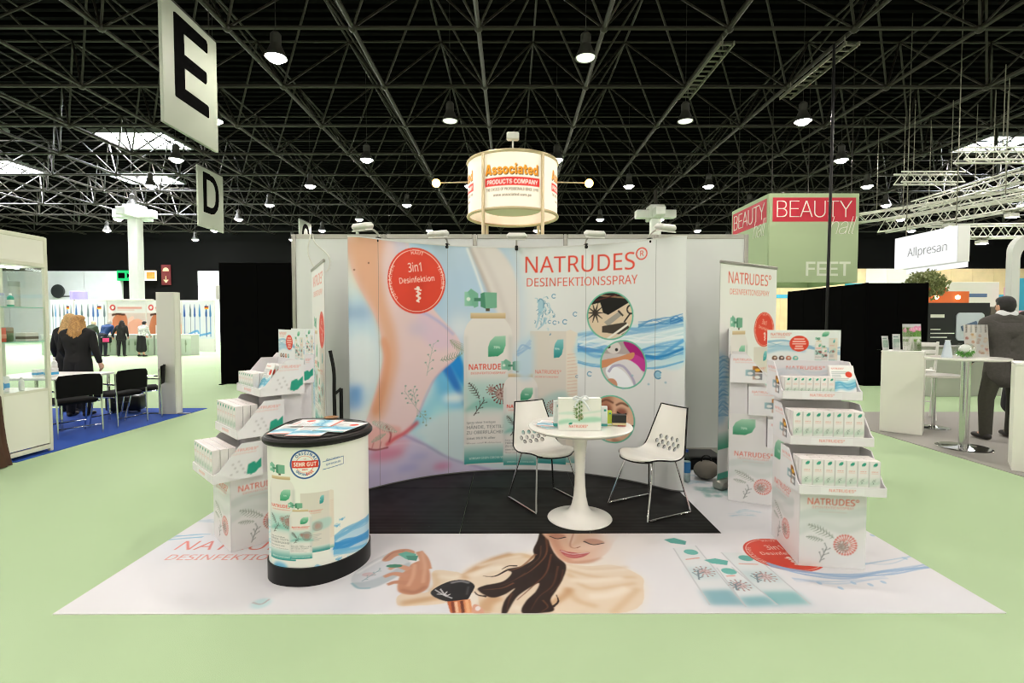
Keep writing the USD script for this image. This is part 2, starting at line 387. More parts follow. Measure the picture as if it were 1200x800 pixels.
M_DARKWALL = mat('dark_wall', (15, 15, 14), 0.9, spec=.05)
M_PALEWALL = mat('pale_wall_panel', (205, 208, 207), 0.7, grain=.04, gscale=1.2)
M_WOODWALL = mat('wood_wall_panel', (236, 208, 158), 0.6, grain=.06, gscale=1.5)
wb = thing('wall_back', 'far end wall of the hall, dark above with pale panels below', None, kind='structure')
obj('wall_face', MB().box((0, 40.6, 5.6), (90, .2, 11.2)), M_DARKWALL, wb, smooth=False)
for i in range(11):
    x = -43 + i * 3.0
    if -30.2 < x + 1.5 < -25.6: continue
    obj('wall_panel', MB().box((x + 1.5, 40.4, 2.8), (2.96, .2, 5.6), .02), M_PALEWALL, wb, smooth=False)
for i in range(16):
    x = 18 + i * 1.7
    obj('wall_panel', MB().box((x + .85, 40.4, 3.15), (1.69, .2, 5.3), .01), mat('white_wall_panel', (238, 232, 215), .7) if 27 < x < 32 else M_WOODWALL, wb, smooth=False)
obj('blue_band', MB().box((32, 40.28, 3.6), (28, .06, .28)), mat('band_blue', (70, 180, 215), .5), wb, smooth=False, label='light blue band running along the wood panels')
obj('wall_left', MB().box((-45, 14, 5.6), (.2, 62, 11.2)), M_DARKWALL, smooth=False, label='dark left side wall of the hall', kind='structure')
obj('wall_right', MB().box((45, 14, 5.6), (.2, 62, 11.2)), M_DARKWALL, smooth=False, label='dark right side wall of the hall', kind='structure')
obj('wall_front', MB().box((0, -17, 5.6), (90, .2, 11.2)), mat('front_wall_white', (226, 226, 222), .7), smooth=False, label='pale wall of the hall behind the viewer', kind='structure')
# roof lights on the left and right
M_SKYL = emat('daylight_glazing', (244, 247, 255), SKYLIGHT_POWER)
M_CURB = mat('skylight_curb', (120, 124, 120), .5)
for k, (x, y) in enumerate(((-26.8, 24.2), (-19.2, 26.6), (-31, 31), (-24, 33.5), (26, 27), (34, 31))):
    w = thing('window_%d' % (k + 1), ('roof light glowing with daylight above the %s' % ['left pale column', 'letter D sign', 'far left stands', 'glass showcase stand', 'right truss', 'far right stands'][k]), None, (x, y, 11.0), kind='structure')
    obj('glazing', MB().box((0, 0, .06), (3.6, 2.4, .05)), M_SKYL, w, smooth=False)
    f = MB()
    for sx, sy, a, b in ((0, 1.22, 3.7, .1), (0, -1.22, 3.7, .1), (1.82, 0, .1, 2.4), (-1.82, 0, .1, 2.4), (.6, 0, .06, 2.4), (-.6, 0, .06, 2.4)): f.box((sx, sy, 0), (a, b, .2))
    obj('window_frame', f, M_CURB, w, smooth=False)

# ------------------------------------------------------------------ high-bay lamps of the hall
M_LAMP = emat('lamp_glow', (255, 246, 236), LAMP_POWER)
M_HOUS = mat('lamp_housing', (60, 60, 55), .5, .3)
def lamp0():
    t = thing('high_bay_lamp', 'round high-bay lamp hanging under the dark hall roof', 'lamp', (0, 0, 0), group='high-bay lamps of the hall')
    obj('reflector', MB().lathe([(.10, .30), (.12, .30), (.235, .03), (.25, 0), (.235, 0), (.22, .03), (.10, .27)], 20), M_HOUS, t)
    obj('housing', MB().lathe([(.09, .28), (.12, .30), (.12, .52), (.07, .58), (.03, .60)], 16), M_HOUS, t)
    obj('bulb', MB().lathe([(.01, -.11), (.06, -.105), (.12, -.085), (.17, -.05), (.205, .0), (.215, .04), (.01, .045)], 20), M_LAMP, t)
    obj('hanger', MB().tube([(0, 0, .58), (0, 0, 11.21 - HZ + .95)], .009, 6), M_HOUS, t)
    return t
M_DIM = emat('lamp_glow_dim', (226, 236, 206), LAMP_POWER * .006)
def dim_lamp(loc, lab):
    t = thing('high_bay_lamp', lab + ', dim', 'lamp', loc, group='high-bay lamps over the booths')
    obj('reflector', MB().lathe([(.10, .30), (.12, .30), (.235, .03), (.25, 0), (.235, 0), (.22, .03), (.10, .27)], 20), M_HOUS, t); obj('housing', MB().lathe([(.09, .28), (.12, .30), (.12, .52), (.07, .58), (.03, .60)], 16), M_HOUS, t)
    obj('bulb', MB().lathe([(.01, -.03), (.12, -.02), (.205, .0), (.215, .04), (.01, .045)], 20), M_DIM, t); obj('hanger', MB().tube([(0, 0, .58), (0, 0, 11.21 - HZ + .95)], .009, 6), M_HOUS, t)
L0 = None
ORD = ('first', 'second', 'third', 'fourth', 'fifth', 'sixth', 'seventh', 'eighth', 'ninth', 'tenth')
for j in range(-7, 8):
    y = 15.5 + j * 3.65; xs = []
    for i in range(-8, 9):
        x = -1.94 + i * 3.56
        if ((i + j) % 2 == 1) == (x > 7.5) and abs(x) <= 27 and -11 <= y <= 38: xs.append(x)
    vx = [x for x in xs if seen((x, y, HZ - .6))]
    for x in xs:
        if x in vx: lab, g = 'round high-bay lamp, %s from the left in the %s row from the front' % (ORD[vx.index(x)], ORD[j + 1]), None
        else: lab, g = 'round high-bay lamp of the hall outside the picture', 'high-bay lamps outside the picture'
        if (j, round(x)) in ((-1, 2), (0, -2), (0, 5)): dim_lamp((x, y, HZ - .95), lab); continue
        if L0 is None:
            L0 = lamp0(); L0.GetAttribute('xformOp:translate').Set((x, y, HZ - .95)); keys(L0, lab, None, g)
        else:
            d = dup(L0, (x, y, HZ - .95), 0, lab, g)
            if g is None: d.SetCustomDataByKey('group', 'high-bay lamps over the booths')

# ------------------------------------------------------------------ the booth: printed floor, black floor, rear wall
D0 = 2.588
RED = (226, 72, 52); SAL = (226, 120, 104); TEAL = (60, 160, 130); GREY = (150, 152, 148)
M_PRINT = printmat('printed_sheet', 0.45, 0.25)
M_VINYL = printmat('printed_floor_vinyl', 0.5, 0.25)
M_WHITE = mat('white_board', (240, 240, 236), .5)
M_BLACKP = mat('black_plastic', (12, 12, 12), .4, spec=.3)
M_CHROME = mat('chrome', (215, 215, 215), .12, 1.0)
M_ALU = mat('aluminium', (190, 188, 180), .35, .8)

def seal(A, c, r, sx=1.0, tilt=0.12, full=True):
    """the red round sticker"""
    A.ell(c, r * sx, r, RED); th = np.linspace(0, 2 * PI, 60)
    A.line(np.stack([c[0] + .93 * r * sx * np.cos(th), c[1] + .93 * r * np.sin(th)], 1), r * .018, (250, 225, 215), smooth=False)
    w = (250, 232, 224)
    A.text('3in1', c[0] - .02 * r, c[1] + .28 * r, r * .27, w, 'N500', ang=tilt, anchor='m', width=.52 * r * sx)
    A.text('Desinfektion', c[0] + 0.02 * r, c[1] - .04 * r, r * .17, w, 'N500', ang=tilt, anchor='m', width=1.25 * r * sx)
    x, y = c[0] + .05 * r * sx, c[1] - .22 * r
    A.line([(x, y), (x + .02 * r, y - .42 * r)], r * .035, w); A.ell((x, y), r * .06 * sx, r * .06, w); A.line([(x - .12 * r * sx, y - .02 * r), (x + .12 * r * sx, y - .06 * r)], r * .04, w)
    A.line([(x - .06 * r, y - .1 * r), (x + .08 * r, y - .16 * r), (x - .05 * r, y - .23 * r), (x + .08 * r, y - .3 * r), (x - .04 * r, y - .38 * r), (x + .05 * r, y - .42 * r)], r * .04, w)
    if full:
        A.ctext('HAUT', c, r * .8, PI / 2 + .22, r * .1, w); A.ctext('TEXTILIEN', c, r * .8, .62, r * .1, w)
        A.ctext('OBERFLÄCHEN', c, r * .8, PI + .75, r * .1, w)
def cap_green(A, x, y, w, h):
    """spray cap: x, y lower left; a plate, a stub and a block"""
    A.rect(x, y + .12 * h, x + .32 * w, y + h, (150, 205, 180), grad=((110, 175, 150), 'h')); A.poly([(x + .1 * w, y + h), (x + .2 * w, y + 1.2 * h), (x + .42 * w, y + .9 * h), (x + .42 * w, y + .1 * h), (x + .3 * w, y)], (120, 180, 155), smooth=False)
    A.ell((x + .12 * w, y + .55 * h), w * .06, h * .12, (225, 240, 232)); A.rect(x + .3 * w, y + .42 * h, x + .6 * w, y + .62 * h, (70, 130, 105))
    A.poly([(x + .5 * w, y + .08 * h), (x + .5 * w, y + .9 * h), (x + .62 * w, y + h), (x + w, y + .96 * h), (x + w, y + .02 * h), (x + .66 * w, y - .05 * h)], (74, 140, 112), smooth=False)
    A.poly([(x + .62 * w, y + h), (x + w, y + .96 * h), (x + w, y + .02 * h), (x + .66 * w, y - .05 * h)], (118, 176, 148), smooth=False)
    A.rect(x + .66 * w, y - .2 * h, x + .78 * w, y - .03 * h, (90, 80, 62))
def bottle(A, x0, y0, x1, y1, name='NATRUDES°', big=True, cap=True, seed=3):
    """printed spray bottle standing on y0, shoulders below y1"""
    w, h = x1 - x0, y1 - y0
    if cap: cap_green(A, x0 + (.02 if big else -.06) * w, y1 + .045 * h, .66 * w, .105 * h)
    A.poly([(x0, y0 + .02 * h), (x0, y0 + .86 * h), (x0 + .02 * w, y0 + .90 * h), (x0 + .07 * w, y0 + .935 * h), (x0 + .13 * w, y0 + .96 * h), (x0 + .2 * w, y1 - .02 * h), (x0 + .2 * w, y1), (x1 - .2 * w, y1), (x1 - .2 * w, y1 - .02 * h), (x1 - .13 * w, y0 + .96 * h), (x1 - .07 * w, y0 + .935 * h), (x1 - .02 * w, y0 + .90 * h), (x1, y0 + .86 * h), (x1, y0 + .02 * h), (x1 - .05 * w, y0), (x0 + .05 * w, y0)], (233, 229, 226), smooth=False)
    A.rect(x0 + .14 * w, y1 - .025 * h, x1 - .14 * w, y1 + .012 * h, (196, 170, 128), grad=((226, 205, 168), 'v'))
    A.rect(x0, y0 + .02 * h, x0 + .08 * w, y0 + .86 * h, (208, 208, 206), blur=.03 * w, alpha=.6); A.rect(x1 - .08 * w, y0 + .02 * h, x1, y0 + .86 * h, (200, 202, 200), blur=.03 * w, alpha=.7)
    A.leaf(x0 + .5 * w, y0 + .72 * h, x0 + .86 * w, y0 + .86 * h)
    A.text('70%', x0 + .68 * w, y0 + .775 * h, .016 * h, (225, 240, 232), 'N700', anchor='m')
    A.text(name, x0 + .5 * w, y0 + .635 * h, .038 * h, RED, 'N600', width=.82 * w, anchor='m'); A.text('DESINFEKTIONSSPRAY', x0 + .5 * w, y0 + .605 * h, .014 * h, SAL, 'N500', width=.72 * w, anchor='m')
    A.rect(x0 + .01 * w, y0 + .36 * h, x1 - .01 * w, y0 + .56 * h, (172, 212, 206), blur=.03 * h, alpha=.85)
    A.poly([(x0, y0 + .36 * h), (x0 + .4 * w, y0 + .44 * h), (x1, y0 + .4 * h), (x1, y0 + .36 * h), (x0 + .5 * w, y0 + .38 * h)], (120, 190, 180), blur=.01 * h, alpha=.6)
    d = (74, 66, 62)
    A.fern((x0 + .32 * w, y0 + .44 * h), (x0 + .1 * w, y0 + .55 * h), 7, .1 * w, d, .012 * w); A.virus((x0 + .78 * w, y0 + .47 * h), .2 * w, (190, 150, 142), (116, 62, 58)); A.virus((x0 + .56 * w, y0 + .5 * h), .1 * w, (190, 150, 142), (116, 62, 58), 10)
    A.twig((x0 + .2 * w, y0 + .33 * h), (x0 + .42 * w, y0 + .43 * h), 6, .12 * w, d, .012 * w, .015 * w, seed)
    for k, (t, q) in enumerate((('Spray ohne Treibgas', .6), ('HÄNDE, TEXTILIEN', .92), ('ZU OBERFLÄCHEN', .8), ('tötet 99,9 % aller', .6), ('Viren und Bakterien', .72))): A.text(t, x0 + .05 * w, y0 + (.275 - .035 * k) * h, (.022 if k in (1, 2) else .014) * h, (130, 134, 134), 'N500', width=q * w)
    A.rect(x0, y0 + .006 * h, x1, y0 + .14 * h, (52, 152, 146), grad=((228, 232, 228), 'v')); A.text('WIRKSAM GEGEN CORONA-VIREN', x0 + .5 * w, y0 + .035 * h, .015 * h, (225, 238, 236), 'N600', width=.8 * w, anchor='m')
def carton(A, x0, y0, x1, y1, side=.24):
    w, h = x1 - x0, y1 - y0; s = side * w; f = x1 - s
    A.rect(x0, y0, f, y1, (222, 216, 208)); A.poly([(f, y0), (f, y1), (f + .35 * s, y1 + .01 * h), (x1, y1 - .015 * h), (x1, y0 + .02 * h)], (232, 224, 212), smooth=False)
    for k in range(int(26)): A.line([(f + .1 * s, y0 + (.2 + .025 * k) * h), (x1 - .05 * s, y0 + (.21 + .025 * k) * h)], .004 * h, (216, 170, 150), .7, smooth=False)
    A.leaf(x0 + .5 * w * (1 - side) / .76, y0 + .8 * h, x0 + .7 * w, y0 + .94 * h, (40, 140, 140), (140, 205, 210)); A.text('70%', x0 + .57 * w, y0 + .86 * h, .014 * h, (225, 240, 240), 'N700', anchor='m')
    A.text('NATRUDES°', x0 + .1 * w, y0 + .68 * h, .028 * h, SAL, 'N500', width=.56 * w); A.text('DESINFEKTIONSSPRAY', x0 + .1 * w, y0 + .65 * h, .013 * h, SAL, 'N400', width=.5 * w)
    A.poly([(x0, y0 + .36 * h), (x0 + .3 * w, y0 + .5 * h), (f, y0 + .55 * h), (f, y0 + .4 * h), (x0 + .3 * w, y0 + .34 * h)], (176, 210, 206), blur=.015 * h, alpha=.8)
    A.virus((x0 + .5 * w, y0 + .43 * h), .14 * w, (198, 160, 150), (140, 90, 84)); A.twig((x0 + .1 * w, y0 + .36 * h), (x0 + .26 * w, y0 + .46 * h), 5, .08 * w, (90, 84, 80), .008 * w, .01 * w)
    for k in range(5): A.rect(x0 + .1 * w, y0 + (.29 - .025 * k) * h, x0 + (.6 - .06 * (k % 3)) * w, y0 + (.296 - .025 * k) * h, (170, 172, 172))
    A.rect(x0, y0, f, y0 + .1 * h, (40, 140, 140), grad=((218, 222, 218), 'v')); A.rect(f, y0 + .015 * h, x1, y0 + .08 * h, (110, 180, 180), grad=((228, 224, 214), 'v'))
def splash(A, c, r, seed=0, col=(120, 180, 205), n=26):
    rr = random.Random(seed)
    for i in range(n):
        x, y = c[0] + rr.uniform(-.7, .9) * r, c[1] + rr.uniform(-1, 1) * r; q = r * rr.uniform(.03, .1)
        A.ring((x, y), q, q * .4, col, rr.uniform(0, 3), rr.uniform(3.2, 6), .8)
    for i in range(12):
        x = c[0] + rr.uniform(-.7, .4) * r; y = c[1] + rr.uniform(-1.1, .5) * r
        A.line([(x, y), (x + .12 * r, y + .2 * r), (x + .1 * r, y + .45 * r)], (.07 * r, .01 * r), (150, 200, 220), .6)

# printed floor: a front strip and two side strips round the black floor
FA = Art(-2.5, D0 - .001, 2.5, D0 + 1.001, 330, (240, 240, 244))
wash = [(-2.544, 3.398), (-0.287, 2.750), (-1.001, 2.619), (1.626, 2.621), (2.276, 2.744), (-2.444, 3.810)]
for (x, y), rx, ry in zip(wash, (.5, .4, .3, .4, .3, .2), (.2, .15, .1, .1, .1, .1)): FA.ell((x, y), rx, ry, (226, 230, 240), blur=.1, alpha=.6)
nx = [(-2.384, 3.333), (-2.310, 3.451), (-2.341, 3.188), (-1.646, 3.245)]
FA.text('NATRUDES°', nx[0][0], nx[0][1], .135, (236, 128, 116), 'N400', width=1.05); FA.text('DESINFEKTIONSSPRAY', nx[2][0], nx[2][1], .075, (236, 138, 128), 'N400', width=1.12)
for q in [(-2.386, 3.563), (-2.348, 3.652), (-2.410, 3.506), (-2.446, 3.729), (-2.322, 3.713)]: FA.wave([(q[0] - .12, q[1] - .02), q, (q[0] + .12, q[1] + .03)], .02, (140, 195, 225), 4, .02, 3, .8)
FA.ell([(-1.458, 2.685)][0], .05, .05, (200, 232, 236), blur=.01); FA.line([(-1.509, 2.694), (-1.454, 2.677), (-1.432, 2.727)], .012, (190, 160, 160), .6)
# the woman of the floor picture
SK = (236, 194, 168); SW = (240, 222, 198)
FA.poly([(0.156, 3.646), (0.281, 3.645), (0.657, 3.644), (0.692, 3.390), (0.604, 3.124), (0.658, 3.015), (0.672, 2.838), (0.574, 2.624), (0.508, 2.592), (-0.276, 2.594), (-0.369, 2.626), (-0.476, 2.751), (-0.384, 3.039), (-0.233, 3.206), (-0.039, 3.290), (0.105, 3.327)], (246, 238, 226), blur=.03)
FA.poly([(-0.722, 2.683), (-0.719, 2.778), (-0.557, 2.813), (-0.577, 3.039), (-0.435, 3.028), (-0.382, 3.018), (-0.206, 3.218), (-0.028, 3.278), (0.080, 3.182), (0.228, 3.136), (0.385, 3.102), (0.547, 3.112), (0.668, 2.994), (0.668, 2.876), (0.510, 2.600), (-0.187, 2.594), (-0.303, 2.786), (-0.467, 2.683), (-0.671, 2.659)], SW)
SH1, SH2, HI = (206, 160, 116), (222, 188, 148), (250, 240, 224)
for a, w, c in (([(-0.386, 2.946), (-0.328, 3.060), (-0.216, 3.182), (-0.095, 3.265)], .06, SH1), ([(-0.151, 3.206), (-0.029, 3.241), (0.070, 3.205)], .05, SH2), ([(0.231, 3.059), (0.415, 2.964), (0.645, 2.964)], .025, SH2), ([(0.237, 3.016), (0.344, 2.839), (0.495, 2.857), (0.628, 2.895)], .03, SH2), ([(0.222, 2.839), (0.259, 2.715), (0.361, 2.648)], .04, SH2), ([(-0.168, 2.750), (-0.227, 2.691), (-0.249, 2.594)], .08, SH1), ([(-0.699, 2.683), (-0.589, 2.717), (-0.476, 2.751)], .05, SH1), ([(-0.556, 2.804), (-0.439, 2.841), (-0.358, 2.917)], .04, SH2), ([(0.432, 2.592), (0.518, 2.697), (0.628, 2.838)], .04, SH2), ([(-0.574, 3.018), (-0.536, 2.898), (-0.561, 2.804)], .03, SH2), ([(0.238, 3.124), (0.326, 3.058), (0.494, 3.058), (0.623, 3.090)], .02, SH2), ([(0.086, 2.649), (0.188, 2.749), (0.237, 2.839)], .05, SH1)):
    FA.line(a, w, c, .75, blur=.014)
for a, w in (([(0.226, 3.113), (0.375, 3.037), (0.615, 3.058)], .03), ([(-0.363, 2.976), (-0.228, 3.060), (-0.149, 3.081)], .06), ([(-0.310, 3.103), (-0.151, 3.194), (-0.029, 3.241)], .03), ([(0.248, 2.935), (0.356, 2.915), (0.566, 2.954)], .05), ([(-0.097, 2.649), (0.016, 2.617), (0.090, 2.698)], .05), ([(0.330, 2.749), (0.452, 2.766), (0.565, 2.838)], .06), ([(-0.532, 2.977), (-0.453, 2.956), (-0.404, 2.977)], .03)): FA.line(a, w, HI, .8, blur=.014)
DH = (44, 26, 22)
FA.poly([(0.118, 3.646), (0.158, 3.586), (0.167, 3.391), (0.194, 3.241), (0.242, 3.113), (0.209, 2.955), (0.157, 2.821), (0.114, 2.715), (0.125, 2.617), (0.055, 2.593), (-0.043, 2.594), (-0.022, 2.698), (0.039, 2.803), (0.063, 2.896), (0.001, 2.840), (-0.068, 2.750), (-0.106, 2.649), (-0.124, 2.594), (-0.151, 2.594), (-0.134, 2.716), (-0.077, 2.840), (-0.144, 2.768), (-0.215, 2.742), (-0.291, 2.822), (-0.255, 2.868), (-0.147, 2.916), (-0.096, 3.017), (-0.128, 3.059), (-0.032, 3.103), (0.048, 3.205), (0.048, 3.327), (0.084, 3.472)], DH, blur=.003)
for a, w, c in (([(0.148, 3.528), (0.129, 3.265), (0.030, 3.059), (-0.076, 2.936)], .016, (120, 76, 52)), ([(0.163, 3.265), (0.112, 3.017), (0.022, 2.858), (-0.069, 2.715)], .014, (110, 66, 46)), ([(0.193, 3.102), (0.142, 2.877), (0.055, 2.750), (0.002, 2.617)], .014, (96, 58, 42)), ([(-0.086, 2.897), (-0.155, 2.840), (-0.262, 2.822)], .014, (140, 90, 62)), ([(0.062, 3.265), (-0.032, 3.103), (-0.117, 3.038)], .02, (150, 104, 72)), ([(0.220, 3.059), (0.183, 2.896), (0.115, 2.785)], .01, (90, 54, 40)), ([(0.103, 3.392), (0.082, 3.217), (-0.000, 3.081)], .01, (100, 62, 46)), ([(0.072, 2.715), (0.095, 2.649), (0.056, 2.601)], .012, (120, 76, 52)), ([(-0.097, 2.785), (-0.115, 2.699), (-0.124, 2.617)], .012, (100, 62, 44)), ([(-0.013, 3.017), (-0.096, 2.916), (-0.175, 2.859)], .01, (90, 54, 40))):
    FA.line(a, (w, w * .3), c, .8, blur=.002)
for a in ([(-0.127, 3.049), (-0.199, 2.976), (-0.270, 2.976)], [(-0.064, 3.103), (-0.117, 3.103), (-0.159, 3.060)], [(-0.239, 2.750), (-0.288, 2.768), (-0.309, 2.804)], [(0.123, 2.649), (0.155, 2.698), (0.152, 2.767)]): FA.line(a, (.016, .003), DH)
FA.poly([(0.156, 3.646), (0.171, 3.445), (0.196, 3.253), (0.241, 3.158), (0.336, 3.135), (0.454, 3.192), (0.538, 3.289), (0.598, 3.417), (0.669, 3.644)], SK, blur=.005)
FA.poly([(0.531, 3.645), (0.558, 3.391), (0.450, 3.169), (0.674, 3.192), (0.896, 3.390), (0.970, 3.644)], (241, 236, 234), blur=.07, alpha=.95)
FA.poly([(0.162, 3.646), (0.171, 3.445), (0.193, 3.289), (0.233, 3.181), (0.294, 3.147), (0.264, 3.265), (0.235, 3.431), (0.218, 3.645)], (214, 156, 128), blur=.016, alpha=.8); FA.poly([(0.251, 3.147), (0.390, 3.135), (0.491, 3.216), (0.397, 3.181)], (206, 152, 126), blur=.01, alpha=.7)
FA.poly([(0.321, 3.365), (0.383, 3.314), (0.470, 3.352), (0.459, 3.431), (0.377, 3.431)], (246, 214, 194), blur=.015, alpha=.8); FA.poly([(0.303, 3.615), (0.377, 3.615), (0.347, 3.472), (0.304, 3.418)], (246, 216, 196), blur=.01, alpha=.7)
FA.poly([(0.174, 3.557), (0.226, 3.586), (0.284, 3.557), (0.230, 3.500)], (188, 130, 108), blur=.006, alpha=.8); FA.poly([(0.406, 3.472), (0.482, 3.499), (0.544, 3.444), (0.467, 3.404)], (200, 146, 124), blur=.006, alpha=.8)
FA.line([(0.173, 3.542), (0.224, 3.500), (0.287, 3.528)], (.008, .014), (50, 32, 28), blur=.0015); FA.line([(0.404, 3.458), (0.461, 3.404), (0.542, 3.430)], (.014, .008), (56, 36, 32), blur=.0015)
FA.line([(0.349, 3.586), (0.303, 3.404), (0.320, 3.352), (0.356, 3.365)], .01, (196, 140, 116), .8, blur=.003); FA.line([(0.343, 3.352), (0.370, 3.378)], .008, (150, 96, 80), .7)
FA.poly([(0.225, 3.327), (0.268, 3.302), (0.312, 3.289), (0.356, 3.277), (0.420, 3.289), (0.371, 3.228), (0.302, 3.205), (0.250, 3.240)], (196, 96, 98), blur=.002); FA.line([(0.230, 3.314), (0.298, 3.264), (0.413, 3.283)], .008, (240, 226, 222), .9); FA.line([(0.251, 3.252), (0.304, 3.228), (0.363, 3.252)], .008, (226, 140, 140), .8, blur=.002)
# her hand with the spray can, the dark brush with its copper ferrule
FA.poly([(-0.749, 2.823), (-0.769, 2.957), (-0.760, 3.061), (-0.722, 3.138), (-0.674, 3.172), (-0.625, 3.104), (-0.588, 2.977), (-0.581, 2.841), (-0.633, 2.778), (-0.700, 2.778)], (206, 148, 118), blur=.004); FA.line([(-0.628, 3.061), (-0.662, 3.195), (-0.714, 3.304)], (.075, .045), (210, 154, 124), blur=.003)
FA.poly([(-1.035, 2.899), (-1.052, 3.019), (-0.975, 3.196), (-0.888, 3.292), (-0.798, 3.243), (-0.737, 3.105), (-0.799, 2.957), (-0.900, 2.842), (-0.978, 2.842)], (216, 220, 226), blur=.003); FA.poly([(-1.025, 2.899), (-0.978, 2.842), (-0.883, 2.851), (-0.783, 2.977), (-0.737, 3.105), (-0.757, 3.149), (-0.860, 2.998), (-0.951, 2.918)], (182, 194, 202), blur=.006, alpha=.8); FA.line([(-1.039, 3.009), (-0.947, 3.173), (-0.857, 3.255)], .02, (244, 246, 248), .9, blur=.006); FA.line([(-1.035, 2.899), (-0.978, 2.842), (-0.909, 2.842)], .014, (150, 186, 196), .9, blur=.003)
FA.ell([(-0.963, 2.998)][0], .04, .025, (214, 170, 170), alpha=.6); FA.twig([(-0.981, 2.918)][0], [(-0.907, 3.061)][0], 6, .03, (150, 176, 180), .005, .005)
FA.poly([(-0.925, 3.173), (-0.921, 3.243), (-0.882, 3.317), (-0.807, 3.342), (-0.743, 3.304), (-0.753, 3.243), (-0.843, 3.243), (-0.881, 3.172)], (214, 158, 130), blur=.003); FA.line([(-0.917, 3.184), (-0.885, 3.280), (-0.814, 3.317)], .01, (180, 120, 96), .7, blur=.003); FA.line([(-0.728, 3.061), (-0.812, 3.105), (-0.855, 3.061)], (.05, .03), (214, 158, 130), blur=.003); FA.line([(-0.722, 2.977), (-0.811, 3.008), (-0.863, 2.968)], (.05, .03), (208, 150, 122), blur=.003); FA.line([(-0.706, 2.898), (-0.778, 2.908), (-0.821, 2.879)], (.045, .028), (200, 142, 114), blur=.003)
for a in ([(-0.697, 3.304), (-0.641, 3.104), (-0.616, 2.898)], [(-0.709, 3.127), (-0.691, 2.977), (-0.698, 2.860)]): FA.line(a, .022, (228, 178, 150), .8, blur=.006)
FA.line([(-0.729, 2.823), (-0.646, 2.796), (-0.594, 2.860)], .025, (170, 112, 88), .7, blur=.01)
FA.ell([(-0.833, 3.105)][0], .05, .022, (60, 140, 112)); FA.poly([(-0.848, 3.267), (-0.800, 3.304), (-0.725, 3.267), (-0.722, 3.195), (-0.777, 3.195)], (110, 186, 168), smooth=False); FA.poly([(-0.787, 3.243), (-0.709, 3.243), (-0.707, 3.172), (-0.764, 3.184)], (70, 150, 132), smooth=False)
FA.poly([(-0.555, 2.795), (-0.508, 2.878), (-0.439, 2.927), (-0.364, 2.926), (-0.314, 2.868), (-0.327, 2.777), (-0.350, 2.716), (-0.437, 2.699), (-0.512, 2.734)], (26, 24, 27)); FA.line([(-0.456, 2.897), (-0.398, 2.917), (-0.346, 2.897)], .02, (150, 150, 154), .9, blur=.004); FA.line([(-0.348, 2.859), (-0.350, 2.768)], .012, (90, 88, 92), .8, blur=.004)
for a in ([(-0.535, 2.822), (-0.479, 2.768), (-0.427, 2.733)], [(-0.507, 2.832), (-0.468, 2.760)], [(-0.464, 2.804), (-0.478, 2.760)], [(-0.518, 2.777), (-0.460, 2.768)], [(-0.467, 2.751), (-0.442, 2.777)]): FA.line(a, .007, (226, 226, 228))
FA.poly([(-0.451, 2.700), (-0.327, 2.725), (-0.303, 2.594), (-0.420, 2.594)], (196, 98, 52), smooth=False, grad=((240, 170, 120), 'h'))
for a, c in (([(-0.423, 2.699), (-0.402, 2.594)], (120, 50, 28)), ([(-0.404, 2.699), (-0.384, 2.594)], (252, 214, 180)), ([(-0.373, 2.708), (-0.353, 2.594)], (96, 40, 22)), ([(-0.345, 2.716), (-0.326, 2.594)], (250, 190, 140))): FA.line(a, .016, c, .9)
FA.poly([(-0.310, 2.626), (-0.300, 2.674), (-0.266, 2.650), (-0.245, 2.594), (-0.303, 2.594)], (226, 170, 146)); FA.ell([(-0.279, 2.634)][0], .014, .022, (246, 236, 236))
# printed bottles, carton and sticker on the right of the floor
def lying(A, q, col, teal):
    A.poly(q, col, smooth=False); a, b, c, d = [np.array(x) for x in q]
    A.poly([a + (d - a) * .78, b + (c - b) * .78, c, d], teal, smooth=False, alpha=.55, blur=.02); A.poly([a + (d - a) * .4, b + (c - b) * .4, b + (c - b) * .6, a + (d - a) * .6], (200, 224, 228), smooth=False, alpha=.8, blur=.02)
    A.line([a + (b - a) * .2 + (d - a) * .25, a + (b - a) * .8 + (d - a) * .25], .012, (238, 170, 160)); A.virus(a + (b - a) * .6 + (d - a) * .5, .06, (220, 190, 190), (170, 130, 130), 12); A.twig(a + (b - a) * .2 + (d - a) * .62, a + (b - a) * .4 + (d - a) * .46, 5, .05, (120, 140, 150), .006, .008)
    A.ell(a + (b - a) * .62 + (d - a) * .12, .045, .04, (110, 190, 180)); A.line([a, d], .008, (206, 210, 214)); A.line([b, c], .008, (206, 210, 214))
lying(FA, [(1.291, 3.287), (1.489, 3.274), (1.519, 2.670), (1.316, 2.662)], (232, 238, 240), (80, 170, 176)); lying(FA, [(0.994, 3.350), (1.158, 3.389), (1.155, 2.662), (0.971, 2.663)], (234, 238, 240), (70, 150, 170)); lying(FA, [(1.177, 3.078), (1.272, 3.089), (1.339, 2.662), (1.157, 2.646)], (238, 242, 244), (70, 160, 176))
for q in ([(0.971, 3.484), (1.052, 3.512), (1.118, 3.456), (1.093, 3.402), (1.002, 3.429)], [(1.136, 3.179), (1.217, 3.202), (1.285, 3.167), (1.255, 3.111), (1.168, 3.133)]): FA.poly(q, (104, 186, 176), smooth=False)
sc = [(1.685, 3.261), (1.449, 3.262)]; seal(FA, sc[0], abs(sc[0][0] - sc[1][0]), 1.0, 0.0)
FA.wave([(1.518, 3.121), (1.671, 3.013), (1.904, 2.971), (2.191, 3.012), (2.500, 3.097)], .03, (150, 185, 225), 7, .03, 5, .7); FA.wave([(1.573, 2.932), (1.801, 2.892), (2.145, 2.950)], .02, (190, 212, 236), 5, .03, 6, .7); FA.wave([(2.083, 3.120), (2.288, 3.142), (2.573, 3.259)], .02, (170, 205, 232), 4, .03, 8, .7)
